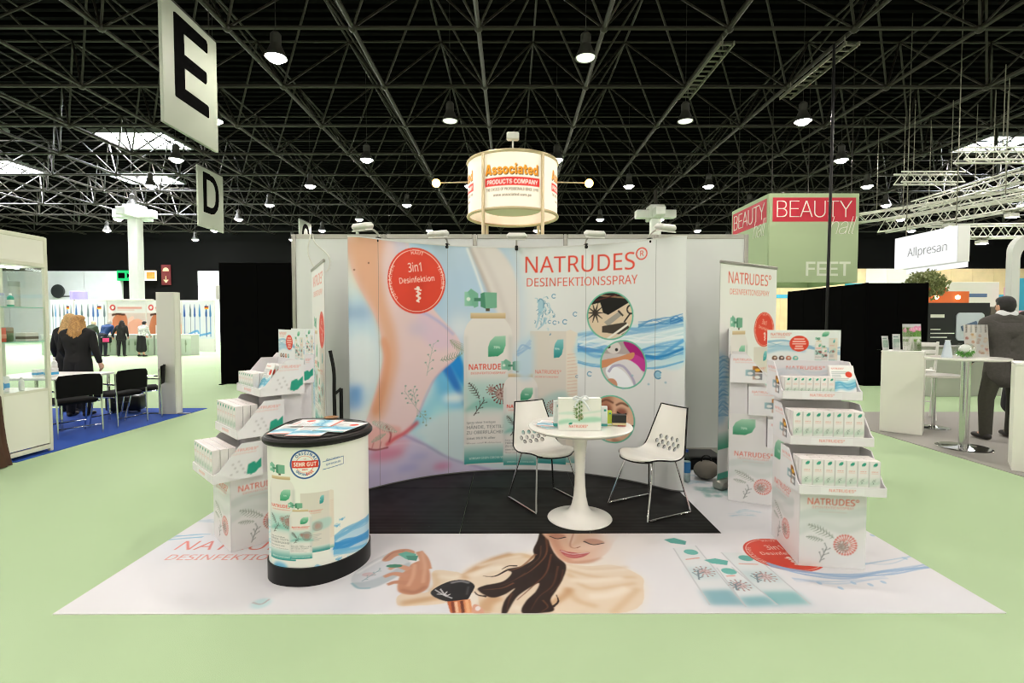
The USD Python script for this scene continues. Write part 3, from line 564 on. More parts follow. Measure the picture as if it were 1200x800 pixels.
for q in [(1.901, 2.892), (1.987, 2.872), (1.789, 2.835), (2.083, 2.901), (1.701, 2.892), (2.442, 3.199), (2.546, 3.247), (2.484, 3.551)]: FA.ell(q, .014, .018, (170, 205, 235), alpha=.8)
LS = Art(-2.5, D0 + 1, 2.5, D0 + 3.0, 90, (238, 239, 243))
for k in range(26): 
    r_ = random.Random(k); x, y = r_.uniform(1.5, 2.45), D0 + 1.2 + r_.uniform(0, 1.4); LS.wave([(x - .1, y), (x, y + .03), (x + .1, y)], .02, (150, 200, 220), 3, .03, k, .6)
    LS.wave([(-x - .1, y), (-x, y + .03), (-x + .1, y)], .02, (150, 195, 225), 3, .03, k, .6)
for k in range(60):
    r_ = random.Random(90 + k); LS.ell((1.6 + r_.uniform(0, .5), D0 + 1.75 + r_.uniform(0, .3)), .03, .03, (150, 196, 190), alpha=.5)
fp = thing('printed_floor', 'white printed floor covering with a smiling woman, spray bottles and red sticker round the black floor', 'floor covering')
obj('vinyl_base', MB().box((0, D0 + .5, .003), (5, 1, .005)).box((1.96, D0 + 1.99, .003), (1.08, 1.98, .005)).box((-1.96, D0 + 1.99, .003), (1.08, 1.98, .005)), M_WHITE, fp, smooth=False)
m, c = sheet(FA, np.linspace(-2.5, 2.5, 1101), np.linspace(D0, D0 + 1, 181), lambda U, V: np.stack([U, V, U * 0 + .006], -1)); obj('front_strip', m, M_VINYL, fp, colors=c * .72)
for x0, x1 in ((1.42, 2.5), (-2.5, -1.42)):
    m, c = sheet(LS, np.linspace(x0, x1, 60), np.linspace(D0 + 1, D0 + 2.98, 100), lambda U, V: np.stack([U, V, U * 0 + .006], -1)); obj('side_strip', m, M_VINYL, fp, colors=c * .72)
n = {'tc': ('texture_coordinate', {}), 'w': ('wave_texture', {'scale': 14.0, 'wave_type': 'bands', 'bands_direction': 'y'}), 'v': ('voronoi_texture', {'scale': 16.0}), 'r': ('rgb_ramp', {'ramp': [(0.0, (.35, .35, .32)), (0.045, (.008, .0075, .007))], 'interpolate': True}), 'nz': ('noise_texture', {'scale': 3.0, 'detail': 4.0}), 'rr': ('rgb_ramp', {'ramp': [(.3, (.30, .30, .30)), (.7, (.5, .5, .5))]}),
     'b': ('bump', {'strength': .15, 'distance': .003}), 'p': ('principled_bsdf', {'specular_ior_level': .08})}
M_BLACKFLOOR = usdkit.material(stage, '/World/Looks/black_floor', n, [('tc.object', 'w.vector'), ('tc.object', 'v.vector'), ('tc.object', 'nz.vector'), ('v.distance', 'r.fac'), ('r.color', 'p.base_color'), ('nz.fac', 'rr.fac'), ('rr.color', 'p.roughness'), ('w.fac', 'b.height'), ('b.normal', 'p.normal')], surface='p.BSDF')
bf = thing('black_floor', 'shiny black ribbed floor covering under the white table and chairs', 'floor covering')
for k in range(3):
    for j in range(2): obj('floor_tile', MB().box((-.947 + .947 * k, D0 + 1.5 + j, .005), (.944, .997, .009), .002), M_BLACKFLOOR, bf, smooth=False)

# rear partition wall of the booth
M_SYS = mat('system_wall_white', (226, 230, 228), .55)
pw = thing('partition_wall', 'white modular partition wall behind the curved picture wall', 'partition wall', (0, D0 + 3.03, 0))
for k in range(5): obj('panel', MB().box((-2 + k, 0, 1.29), (.955, .02, 2.34), .004), M_SYS, pw, smooth=False)
for k in range(6): obj('post', MB().box((-2.5 + k, 0, 1.25), (.045, .045, 2.5), .008), M_ALU, pw, smooth=False)
for k in range(5):
    obj('top_rail', MB().box((-2 + k, 0, 2.475), (.95, .03, .05), .004), M_ALU, pw, smooth=False); obj('bottom_rail', MB().box((-2 + k, 0, .1), (.95, .03, .05), .004), M_ALU, pw, smooth=False)
obj('cable', MB().tube(spline([(-2.3, -.03, 2.5), (-2.33, -.04, 2.3), (-2.25, -.04, 2.12), (-2.12, -.04, 2.1), (-2.1, -.04, 2.25), (-2.25, -.04, 2.4), (-2.28, -.03, 2.5)], 6, False), .006, 5), mat('cable_white', (225, 225, 215), .5), pw)

# ------------------------------------------------------------------ curved picture wall
XC, YC, RW, AW = -.045, 3.32, 1.81, math.radians(44.3)
def wall_pt(u, off=0.0):
    """plan of the picture wall at arc length u; off metres behind its face"""
    s = u - 1.68; h = RW * AW; g = 1 if s > 0 else -1; t = abs(s)
    if t <= h: a = t / RW; x, y, hd = RW * math.sin(a), RW * math.cos(a), a
    else:
        t -= h; x, y, a = RW * math.sin(AW), RW * math.cos(AW), AW; t1 = min(t, .12); x += t1 * math.cos(a); y -= t1 * math.sin(a); hd = a
        if t > .12:
            b = (t - .12) / .22; x += .22 * (math.sin(a) - math.sin(a - b)); y -= .22 * (math.cos(a - b) - math.cos(a)); hd = a - b
    return XC + g * (x + off * math.sin(hd)), YC + y + off * math.cos(hd)
WA = Art(0, 0, 3.36, 2.29, 300, (228, 231, 232))
WA.rect(0, 0, 1.62, 2.29, (206, 226, 234), blur=.05)
WA.rect(0, 0, .5, 2.29, (226, 232, 230), blur=.1); WA.poly([(0.022, 1.737), (0.249, 1.743), (0.312, 1.196), (0.239, 0.810), (0.011, 0.828)], (196, 222, 236), blur=.06); WA.poly([(0.018, 1.398), (0.245, 1.394), (0.302, 1.039), (0.115, 0.899), (0.013, 0.980)], (224, 236, 240), blur=.05)
WA.ell([(0.093, 1.617)][0], .13, .06, (150, 180, 216), blur=.05); WA.poly([(0.013, 0.965), (0.108, 0.961), (0.106, 0.746), (0.010, 0.721)], (112, 164, 222), blur=.03, smooth=False); WA.poly([(0.010, 0.721), (0.204, 0.735), (0.133, 0.434), (0.005, 0.291)], (226, 236, 238), blur=.06)
WA.poly([(0.513, 2.270), (1.030, 2.308), (1.634, 2.327), (1.677, 1.161), (1.286, 0.991), (0.938, 1.172), (0.724, 1.674)], (190, 212, 232), blur=.08); WA.ell([(1.184, 1.892)][0], .26, .22, (176, 204, 230), blur=.1, alpha=.8); WA.ell([(1.113, 1.466)][0], .14, .12, (222, 230, 238), blur=.06)
WA.poly([(0.616, 2.255), (0.772, 2.267), (0.942, 1.845), (0.897, 1.551), (0.725, 1.756)], (170, 202, 228), blur=.06)
WA.poly([(1.220, 2.292), (1.461, 2.299), (1.686, 1.940), (1.686, 1.161), (1.504, 1.577), (1.331, 1.980)], (228, 222, 220), blur=.015); WA.line([(1.203, 2.283), (1.331, 2.006), (1.461, 1.681)], .03, (176, 158, 150), .7, blur=.015); WA.line([(1.289, 2.286), (1.461, 1.939), (1.608, 1.508)], .05, (214, 206, 204), .8, blur=.02); WA.line([(1.177, 2.273), (1.288, 1.979), (1.391, 1.663)], .02, (244, 244, 244), .9, blur=.008)
# water and light right of the foot
WA.poly([(0.585, 0.528), (0.761, 0.760), (0.981, 1.085), (1.182, 1.166), (1.178, 0.083), (0.933, 0.236)], (148, 212, 232), blur=.04); WA.poly([(0.805, 0.672), (1.180, 0.735), (1.179, 0.475), (0.847, 0.457)], (172, 226, 234), blur=.04); WA.poly([(0.833, 1.091), (1.155, 1.098), (1.162, 0.666), (0.936, 0.748)], (110, 190, 232), blur=.04)
WA.poly([(0.920, 1.071), (1.007, 1.127), (1.171, 0.752), (1.171, 0.649)], (44, 120, 204), blur=.015, smooth=False); WA.poly([(0.990, 1.136), (1.095, 1.219), (1.181, 0.994), (1.180, 0.804)], (30, 136, 214), blur=.012, smooth=False); WA.ell([(1.049, 0.775)][0], .13, .05, (236, 244, 246), blur=.03); WA.ell([(0.864, 0.379)][0], .14, .04, (230, 242, 240), blur=.03)
WA.poly([(0.628, 0.481), (1.180, 0.648), (1.634, 0.063), (1.634, -0.034), (0.993, 0.005), (0.802, 0.335)], (206, 226, 232), blur=.03)
# the wet slab
WA.poly([(0.007, 0.445), (0.322, 0.482), (0.567, 0.464), (0.994, 0.160), (1.459, 0.032), (1.687, 0.001), (1.687, -0.035), (0.001, -0.018)], (204, 196, 224), blur=.015); WA.line([(0.497, 0.473), (0.759, 0.323), (1.020, 0.158), (1.415, 0.016)], .02, (150, 140, 190), .6, blur=.01)
WA.ell([(0.347, 0.310)][0], .19, .07, (214, 140, 168), blur=.035); WA.ell([(0.461, 0.380)][0], .13, .04, (226, 170, 190), blur=.03); WA.ell([(0.915, 0.100)][0], .09, .035, (214, 150, 190), blur=.025); WA.ell([(0.564, 0.134)][0], .12, .03, (170, 170, 220), blur=.03); WA.ell([(0.231, 0.102)][0], .2, .05, (190, 180, 216), blur=.04); WA.ell([(0.670, 0.226)][0], .1, .03, (176, 176, 220), blur=.03); WA.line([(0.339, 0.384), (0.584, 0.371), (0.758, 0.306)], .01, (226, 214, 232), .6, blur=.008)
# the foot
foot = [(0.028, 2.283), (0.019, 2.074), (0.060, 1.918), (0.133, 1.769), (0.222, 1.619), (0.281, 1.479), (0.314, 1.338), (0.321, 1.196), (0.285, 1.041), (0.231, 0.873), (0.178, 0.723), (0.119, 0.591), (0.066, 0.481), (0.117, 0.405), (0.199, 0.376), (0.286, 0.353), (0.374, 0.378), (0.444, 0.415), (0.532, 0.468), (0.612, 0.549), (0.682, 0.666), (0.744, 0.820), (0.824, 0.957), (0.938, 1.070), (1.060, 1.168), (1.112, 1.295), (1.061, 1.407), (0.957, 1.526), (0.837, 1.659), (0.743, 1.814), (0.666, 1.999), (0.599, 2.173), (0.531, 2.335)]
WA.poly(foot, (232, 206, 208), blur=.006)
WA.poly([(0.028, 2.276), (0.026, 2.074), (0.074, 1.903), (0.165, 1.740), (0.256, 1.588), (0.323, 1.392), (0.347, 1.195), (0.310, 0.999), (0.239, 0.810), (0.186, 0.660), (0.307, 0.644), (0.396, 0.873), (0.469, 1.189), (0.437, 1.470), (0.353, 1.746), (0.304, 2.055), (0.324, 2.290)], (226, 172, 140), blur=.035, alpha=.9)
WA.poly([(0.297, 1.354), (0.330, 1.195), (0.284, 0.962), (0.204, 0.735), (0.272, 0.696), (0.362, 0.956), (0.400, 1.232), (0.349, 1.392)], (226, 160, 124), blur=.015, alpha=.8)
WA.poly([(0.445, 2.318), (0.548, 2.329), (0.683, 2.000), (0.768, 1.798), (0.596, 1.834), (0.494, 2.069)], (206, 206, 228), blur=.03, alpha=.8); WA.poly([(0.681, 1.632), (0.854, 1.576), (1.026, 1.407), (1.078, 1.321), (0.895, 1.257), (0.722, 1.385)], (222, 196, 218), blur=.03, alpha=.8); WA.ell([(0.680, 1.468)][0], .1, .07, (214, 196, 214), blur=.04)
WA.line([(0.638, 1.656), (0.767, 1.608), (0.905, 1.526), (1.043, 1.407)], .022, (176, 176, 220), .8, blur=.01); WA.line([(1.042, 1.160), (0.868, 1.005), (0.762, 0.827), (0.673, 0.634)], .018, (206, 170, 196), .7, blur=.008)
WA.poly([(0.125, 0.404), (0.150, 0.525), (0.236, 0.574), (0.367, 0.572), (0.498, 0.522), (0.427, 0.418), (0.286, 0.361)], (230, 180, 176), blur=.012); WA.line([(0.339, 0.384), (0.427, 0.434), (0.550, 0.483), (0.673, 0.567)], .035, (214, 84, 96), .9, blur=.012); WA.line([(0.199, 0.384), (0.217, 0.436)], .008, (186, 96, 98), .7, blur=.004); WA.line([(0.277, 0.370), (0.295, 0.431)], .008, (186, 96, 98), .7, blur=.004); WA.line([(0.110, 0.407), (0.234, 0.362), (0.365, 0.363)], .014, (140, 56, 66), .8, blur=.004)
WA.line([(0.341, 0.575), (0.392, 0.488), (0.374, 0.410)], .014, (168, 64, 72), .9, blur=.005)
WA.ell([(0.185, 2.061)][0], .008, .008, (130, 96, 80)); WA.ell([(0.054, 1.993)][0], .008, .008, (150, 110, 90))
SG = (128, 150, 128)
q = [(0.202, 0.626), (0.454, 0.495), (0.192, 0.440), (0.340, 0.496), (1.000, 1.356), (1.164, 1.235), (0.903, 1.156), (1.130, 1.218), (0.965, 1.391), (1.060, 1.322)]
WA.fern(q[0], q[1], 16, .05, (150, 168, 148), .004); WA.fern(q[0], q[1], 9, .03, (206, 214, 200), .004); WA.fern(q[2], q[3], 12, .03, (160, 174, 152), .004); WA.fern(q[4], q[5], 12, .06, (150, 160, 134), .005); WA.fern(q[6], q[7], 9, .05, SG, .005)
q = [(0.763, 1.010), (0.835, 1.325), (0.656, 0.702), (0.536, 0.877), (0.656, 0.702), (0.760, 0.575), (0.657, 0.719), (0.623, 0.887)]
for k in range(4): WA.twig(q[2 * k], q[2 * k + 1], 7, .065, (150, 172, 160), .010, .003, k)
sq = [(0.666, 1.926), (0.942, 1.937), (0.668, 2.210)]; seal(WA, sq[0], .315, .93)
# bottles and carton
q = [(1.143, 0.129), (1.608, 1.586)]; bottle(WA, q[0][0], .085, q[1][0] + .03, q[1][1] + .02, 'NATRUDES°', True)
q = [(1.818, 0.197), (2.300, 1.441)]; carton(WA, q[0][0], .09, q[1][0], q[1][1])
q = [(1.546, 0.100), (1.895, 0.996)]; bottle(WA, q[0][0], .06, q[1][0], q[1][1], 'NATRUDES°', False, seed=8)
# wave and splash
WA.poly([(2.301, 1.407), (2.498, 1.459), (2.841, 1.502), (3.097, 1.526), (3.338, 1.571), (3.343, 1.147), (3.101, 1.112), (2.845, 1.089), (2.501, 1.090), (2.302, 1.108)], (206, 230, 238), blur=.012)
WA.poly([(2.301, 1.305), (2.499, 1.308), (2.757, 1.265), (3.014, 1.289), (3.341, 1.344), (3.342, 1.208), (3.015, 1.194), (2.672, 1.163), (2.302, 1.202)], (176, 218, 234), blur=.02, alpha=.9)
WA.wave([(2.301, 1.373), (2.499, 1.409), (2.756, 1.444), (3.012, 1.479), (3.338, 1.541)], .03, (120, 178, 220), 9, .04, 1, .7); WA.wave([(2.301, 1.253), (2.500, 1.241), (2.758, 1.216), (3.057, 1.243), (3.341, 1.314)], .035, (84, 160, 216), 12, .07, 2, .6); WA.wave([(2.302, 1.134), (2.501, 1.106), (2.845, 1.097), (3.101, 1.112), (3.343, 1.177)], .015, (110, 180, 222), 6, .015, 3, .9); WA.wave([(2.301, 1.322), (2.499, 1.342), (2.757, 1.346), (3.013, 1.384), (3.340, 1.435)], .03, (238, 246, 250), 8, .05, 31, .7)
WA.wave([(2.909, 1.502), (3.054, 1.526), (3.180, 1.541), (3.331, 1.579)], .012, (60, 134, 196), 12, .035, 4, .7); WA.wave([(3.221, 1.541), (3.273, 1.556), (3.331, 1.571)], .02, (50, 120, 190), 5, .03, 44, .7); WA.wave([(2.981, 1.216), (3.143, 1.208), (3.341, 1.284)], .025, (40, 130, 196), 5, .02, 5, .8); WA.wave([(2.301, 1.279), (2.413, 1.256), (2.551, 1.259)], .03, (90, 150, 210), 4, .03, 6, .7)
WA.poly([(1.686, 1.300), (1.790, 1.370), (1.842, 1.422), (1.843, 0.987), (1.686, 0.986)], (196, 220, 234), blur=.03); WA.wave([(1.686, 1.230), (1.738, 1.265), (1.825, 1.300)], .04, (140, 180, 220), 5, .05, 7, .6)
q = [(1.980, 1.612)][0]; rs = random.Random(11)
for k in range(46):
    x, y = q[0] + rs.gauss(-.01, .055), q[1] + rs.gauss(-.005, .075); l_ = rs.uniform(.012, .04); an = rs.uniform(.6, 2.2); WA.line([(x, y), (x + l_ * math.cos(an), y + l_ * math.sin(an)), (x + 1.4 * l_ * math.cos(an + .5), y + 1.4 * l_ * math.sin(an + .5))], (rs.uniform(.008, .016), .003), rs.choice(((110, 160, 185), (150, 195, 212), (84, 140, 170), (190, 216, 226))), .85)
WA.poly([(1.902, 1.750), (1.937, 1.767), (1.963, 1.715), (1.946, 1.646), (1.902, 1.646)], (166, 204, 220)); WA.line([(1.902, 1.741), (1.919, 1.767), (1.954, 1.741), (1.954, 1.672)], .01, (100, 150, 180), .8); WA.line([(1.920, 1.646), (1.903, 1.560), (1.877, 1.474)], (.03, .012), (160, 200, 218), .7); WA.line([(1.980, 1.577), (1.946, 1.508), (1.894, 1.456)], (.03, .01), (150, 194, 214), .7)
for (x, y), r in zip([(2.058, 1.792), (2.171, 1.534), (2.067, 1.526), (2.015, 1.534), (2.423, 1.019), (3.111, 1.050), (2.294, 0.988), (2.274, 1.611)], (.02, .022, .018, .015, .022, .035, .012, .02)): WA.ring((x, y), r, r * .35, (90, 150, 185), .5, 5.6)
q = [(3.111, 1.050)][0]; WA.ell(q, .03, .025, (150, 200, 224))
# red heading
q = [(1.738, 2.035), (2.878, 2.037), (1.764, 1.893), (2.897, 1.901), (2.936, 2.167)]
WA.text('NATRUDES', q[0][0] + .01, q[0][1] - .005, .162, RED, 'N400', width=q[1][0] - q[0][0] - .01)
WA.text('DESINFEKTIONSSPRAY', q[2][0] + .01, q[2][1], .083, (222, 84, 66), 'N400', width=q[3][0] - q[2][0] - .01)
WA.text('R', q[4][0], q[4][1] - .022, .05, RED, 'N500', anchor='m'); WA.ring(q[4], .052, .011, RED)
# three round pictures
def clipped(A, c, r, fn, rim=(110, 190, 165)):
    keep = A.a.copy(); fn(); yy, xx = np.mgrid[0:A.H, 0:A.W]; p = A.P([c])[0]; m = ((xx - p[0]) ** 2 + (yy - p[1]) ** 2) > (r * A.k) ** 2; A.a[m] = keep[m]; A.ring(c, r, .014, rim)
c1, c2, c3 = [(2.626, 1.592), (2.763, 1.126), (2.651, 0.588)]; cr = .228
def pic1():
    x, y = c1; WA.ell(c1, cr, cr, (226, 206, 180)); WA.poly([(x - .25, y + .1), (x - .1, y + .13), (x - .07, y + .03), (x - .02, y + .01), (x + .14, y + .1), (x + .25, y + .16), (x + .2, y + .3), (x - .2, y + .3)], (24, 22, 20), smooth=False); WA.line([(x - .1, y + .2), (x + .16, y + .17)], .016, (150, 120, 90)); WA.line([(x - .15, y + .15), (x + .1, y + .21)], .01, (90, 30, 26))
    WA.poly([(x - .06, y - .06), (x + .1, y + .05), (x + .12, y + .01), (x - .02, y - .1)], (168, 162, 154), smooth=False); WA.line([(x + .08, y + .05), (x + .13, y + .0)], .016, (60, 56, 50))
    for k in range(10): WA.line([(x - .15, y + .03), (x - .15 + .09 * math.cos(k * .63), y + .03 + .1 * math.sin(k * .63))], (.02, .004), (60, 52, 46))
    WA.poly([(x - .08, y - .1), (x + .16, y - .06), (x + .2, y - .12), (x + .12, y - .18), (x - .08, y - .16)], (70, 62, 54), smooth=False); WA.line([(x - .05, y - .24), (x + .18, y - .08)], .02, (240, 236, 226)); WA.line([(x - .02, y - .25), (x + .2, y - .12)], .012, (220, 214, 204)); WA.ring((x + .21, y + .06), .04, .014, (40, 36, 34)); WA.line([(x + .2, y + .02), (x + .14, y - .06)], .014, (50, 44, 42))
clipped(WA, c1, cr, pic1)
def pic2():
    x, y = c2; WA.ell(c2, cr, cr, (206, 200, 200)); WA.rect(x - .25, y + .1, x + .25, y + .3, (176, 164, 164)); WA.poly([(x + .0, y + .22), (x + .08, y + .1), (x + .2, y - .02), (x + .26, y + .1), (x + .1, y + .3)], (170, 30, 120)); WA.poly([(x + .04, y + .06), (x + .22, y - .06), (x + .25, y + .02), (x + .12, y + .1)], (196, 60, 150)); WA.ell((x - .1, y + .16), .07, .06, (220, 214, 212)); WA.ell((x - .15, y + .17), .02, .02, (60, 56, 50)); WA.ell((x - .07, y + .14), .015, .015, (50, 46, 44))
    WA.poly([(x - .25, y + .02), (x - .05, y + .07), (x + .1, y + .12), (x + .09, y + .06), (x - .02, y + .02), (x - .25, y - .05)], (212, 146, 106)); WA.poly([(x - .15, y - .02), (x + .02, y + .05), (x + .16, y - .02), (x + .22, y - .16), (x + .15, y - .25), (x + .1, y - .2), (x + .02, y - .08), (x - .1, y - .06)], (222, 220, 224)); WA.poly([(x - .15, y - .02), (x - .17, y - .1), (x - .03, y - .25), (x + .12, y - .25), (x + .04, y - .1), (x - .06, y - .03)], (242, 246, 252)); WA.line([(x - .15, y - .08), (x - .1, y - .02), (x + .0, y - .02), (x + .1, y - .14), (x + .13, y - .25)], .024, (180, 176, 202)); WA.ell((x - .12, y - .2), .06, .06, (206, 150, 122))
clipped(WA, c2, cr, pic2)
def pic3():
    x, y = c3; WA.ell(c3, cr, cr, (206, 206, 200)); WA.poly([(x - .1, y + .3), (x - .12, y + .1), (x - .1, y - .08), (x - .02, y - .26), (x + .16, y - .28), (x + .26, y), (x + .24, y + .3)], (222, 178, 150)); WA.poly([(x - .1, y + .3), (x - .12, y + .06), (x - .06, y - .06), (x - .02, y + .1), (x - .0, y + .25)], (178, 122, 96), blur=.025); WA.ell((x + .16, y + .0), .08, .12, (236, 196, 170), blur=.04); WA.poly([(x + .2, y - .04), (x + .26, y - .04), (x + .26, y - .12), (x + .2, y - .1)], (40, 26, 22))
    for ex, ey, g in ((-.055, .1, 1), (.1, .08, 1)): WA.ell((x + ex, y + ey), .055, .036, (150, 92, 76), blur=.012); WA.line([(x + ex - .05, y + ey - .005), (x + ex, y + ey - .026), (x + ex + .05, y + ey - .012)], .014, (44, 28, 26)); WA.line([(x + ex - .06, y + ey + .06), (x + ex, y + ey + .085), (x + ex + .07, y + ey + .06)], .018, (110, 70, 54), .9, blur=.004)
    WA.line([(x + .0, y + .1), (x - .015, y + .0), (x + .01, y - .025)], .02, (186, 130, 106), .8, blur=.008); WA.poly([(x - .04, y - .08), (x + .02, y - .07), (x + .08, y - .09), (x + .03, y - .125), (x - .02, y - .12)], (190, 84, 84), blur=.004); WA.line([(x + .0, y - .2), (x + .1, y - .22)], .03, (150, 96, 78), .7, blur=.012)
clipped(WA, c3, cr, pic3)
for k, (u, z) in enumerate([(2.415, 1.002), (2.674, 0.915), (3.018, 0.956), (3.187, 0.986), (2.854, 1.025), (2.761, 0.896)]): WA.ell((u, z), .012, .01, (150, 190, 205), alpha=.7)

pu = thing('picture_wall', 'curved white picture wall with a giant bare foot, spray bottles and red lettering', 'display wall')
segs = [0, .28, .98, 1.68, 2.38, 3.08, 3.36]
for a, b in zip(segs[:-1], segs[1:]):
    us = np.linspace(a + .0016, b - .0016, max(8, int((b - a) * 195)))
    px = np.array([wall_pt(u) for u in us])
    m, c = sheet(WA, us, np.linspace(.022, 2.283, 420), lambda U, V: np.stack([np.broadcast_to(px[:, 0], U.shape), np.broadcast_to(px[:, 1], U.shape), V], -1))
    obj('picture_panel', m, M_PRINT, pu, colors=c)
uu = np.linspace(0.0, 3.36, 90)
outl = [wall_pt(u, .004) for u in uu] + [wall_pt(u, .03) for u in uu[::-1]]
obj('frame', MB().prism(outl, .0, 2.28), mat('wall_frame_grey', (110, 112, 112), .6), pu, smooth=False)
obj('top_edge', MB().prism([wall_pt(u, -.004) for u in uu] + [wall_pt(u, .034) for u in uu[::-1]], 2.28, 2.292), mat('edge_white', (225, 226, 224), .5), pu, smooth=False)

# small arm lamps clamped to the top of the picture wall
M_LAMPW = mat('arm_lamp_white', (214, 214, 208), .35); M_LENS = mat('lamp_lens', (240, 240, 235), .2)
def arm_lamp(u, rz, label, tiltz):
    x, y = wall_pt(u, .02); t = thing('arm_lamp', label, 'lamp', (x, y, 2.28), rz, group=None)
    obj('clamp', MB().box((0, -.005, .0), (.03, .06, .05), .006), M_BLACKP, t); obj('arm', MB().tube(spline([(0, 0, .02), (0, -.02, .06), (0, -.08, .085), (0, -.14, .09)], 5, False), .009, 8), M_ALU, t)
    obj('lamp_head', MB().box((0, -.2, .09), (.2, .11, .06), .022, rot(tiltz, 0, 0)), M_LAMPW, t, smooth=50); obj('lens', MB().box((0, -.205, .056), (.17, .085, .012), .004, rot(tiltz, 0, 0)), M_LENS, t)
for u, rz, l in ((.30, -.5, 'white arm lamp on the picture wall above the bare leg'), (.99, -.35, 'white arm lamp on the picture wall right of the red round sticker'), (1.68, 0, 'white arm lamp at the middle of the picture wall, left of the red heading'), (2.37, .3, 'white arm lamp on the picture wall right above the red heading'), (3.0, .5, 'white arm lamp on the picture wall right of the red heading')):
    arm_lamp(u, rz, l, .2)

# ------------------------------------------------------------------ round white table with what lies on it
M_GLOSSW = mat('gloss_white', (243, 242, 235), .18, spec=.5)
t = thing('round_table', 'round white pedestal table between the two white shell chairs', 'table', (.432, 3.868, .0095))
obj('pedestal', MB().lathe([(.245, 0), (.25, .006), (.245, .012), (.2, .022), (.14, .036), (.09, .06), (.066, .1), (.05, .17), (.042, .26), (.038, .36), (.042, .48), (.055, .6), (.075, .68), (.09, .695)], 48), M_GLOSSW, t)
obj('tabletop', MB().lathe([(.10, .69), (.36, .695), (.395, .712), (.4, .72), (.396, .727), (.38, .729), (.0, .729)], 64), M_GLOSSW, t)
TT = .0095 + .730
CA = Art(0, 0, .31, .235, 420, (234, 235, 228)); CA.poly([(0, .07), (.06, .085), (.14, .08), (.22, .1), (.31, .095), (.31, .07), (.2, .06), (.1, .06), (0, .045)], (170, 214, 190), blur=.006, smooth=True); CA.poly([(0, .13), (.08, .14), (.16, .13), (.31, .15), (.31, .14), (.15, .12), (0, .12)], (206, 226, 214), blur=.004); CA.text('NATRUDES°', .075, .022, .02, SAL, 'N600', width=.14); CA.leaf(.075, .045, .1, .06, (40, 150, 120), (60, 160, 130))
CA.fern((.13, .09), (.115, .18), 6, .02, (110, 140, 80), .004); CA.virus((.16, .1), .02, (205, 190, 150), (150, 140, 100))
t = thing('gift_carton', 'white gift carton with mint wave and ribbon standing at the front of the round table', 'box', (.40, 3.655, TT), -.02)
obj('body', MB().box((0, .04, .1175), (.31, .08, .235), .002), M_WHITE, t, smooth=False)
flat_print('front_print', CA, 0, 0, .31, .235, 110, 84, (-.155, -.0012, .0), (1, 0, 0), (0, 0, 1), t, M_PRINT)
obj('side_print', MB().box((.1562, .04, .1175), (.001, .076, .23)), mat('mint_card', (130, 204, 176), .5), t, smooth=False)
rb = MB(); rb.tube(spline([(.0, -.004, .235), (-.03, -.012, .25), (-.05, -.01, .235), (-.02, -.008, .225), (0, -.006, .235), (.035, -.012, .255), (.06, -.01, .235), (.02, -.008, .225), (0, -.006, .235), (.04, -.012, .2), (.07, -.012, .15)], 6, False), .007, 6); rb.tube(spline([(0, -.006, .235), (-.03, -.012, .2), (-.035, -.012, .17)], 6, False), .006, 6)
obj('ribbon', rb, mat('ribbon_white', (236, 240, 244), .35), t)
rp = random.Random(3); sp = MB()
for k in range(14): sp.ball((.02 * math.sin(k * 2.1) - .005, -.008, .08 + .01 * k), .007, 1, (1, .5, 1.3))
sp.tube([(0, -.006, .07), (-.004, -.007, .22)], .002, 5)
obj('sprig', sp, mat('sprig_green', (120, 150, 96), .6), t)
def small_carton(name, label, loc, rz, w, d, h, c, band):
    t = thing(name, label, 'box', loc, rz); obj('body', MB().box((0, 0, h / 2), (w, d, h), .0015), mat('card_' + name, c, .5), t, smooth=False)
    obj('band', MB().box((0, 0, h * .1), (w + .001, d + .001, h * .12)), mat('band_' + name, band, .5), t, smooth=False); obj('leaf_mark', MB().box((w * .12, -d / 2, h * .82), (w * .4, .002, h * .1), .0008), mat('mark_teal', (40, 150, 140), .5), t, smooth=False)
small_carton('spray_carton', 'narrow white spray carton with teal foot right of the gift carton on the table', (.605, 3.80, TT), -.1, .045, .035, .155, (232, 236, 234), (70, 170, 165))
small_carton('sample_carton', 'small lime and white sample carton beside the black card box on the table', (.648, 3.84, TT), .1, .04, .03, .115, (196, 214, 70), (236, 240, 220))
small_carton('refill_carton', 'white refill carton with teal marks half hidden at the left edge of the gift carton', (.245, 3.785, TT), .1, .05, .04, .20, (232, 238, 236), (60, 170, 160))
t = thing('card_box', 'small black card box with a red and cream foot on the right of the table', 'box', (.725, 3.84, TT), -.12)
obj('body', MB().box((0, 0, .055), (.105, .07, .06), .002), mat('black_card', (30, 30, 30), .5), t, smooth=False); obj('foot', MB().box((0, 0, .016), (.104, .068, .018), .001), mat('cream_card', (226, 206, 160), .5), t, smooth=False); obj('red_strip', MB().box((.02, 0, .0035), (.06, .069, .006)), mat('red_card', (200, 50, 60), .5), t, smooth=False)
BRO = Art(0, 0, .21, .15, 500, (238, 240, 240))
def leaflet_art(seed, blue=True):
    A = Art(0, 0, .15, .21, 500, (242, 242, 242)); r = random.Random(seed); A.text('NATRUDES°', .012, .185, .011, SAL, 'N500', width=.08)
    if blue: A.poly([(0, .02), (.05, .05), (.1, .04), (.15, .07), (.15, .12), (.09, .1), (.04, .11), (0, .08)], (160, 210, 226), blur=.006); A.wave([(0, .06), (.05, .08), (.1, .07), (.15, .09)], .012, (90, 170, 205), 6, .02, seed)
    for k in range(6): A.rect(.012, .165 - .011 * k, .012 + r.uniform(.05, .11), .169 - .011 * k, (176, 182, 186))
    A.rect(.0, 0, .15, .012, (226, 130, 116) if seed % 2 else (80, 170, 180)); A.ell((.115, .15), .02, .02, RED if seed % 3 else (120, 190, 200)); return A
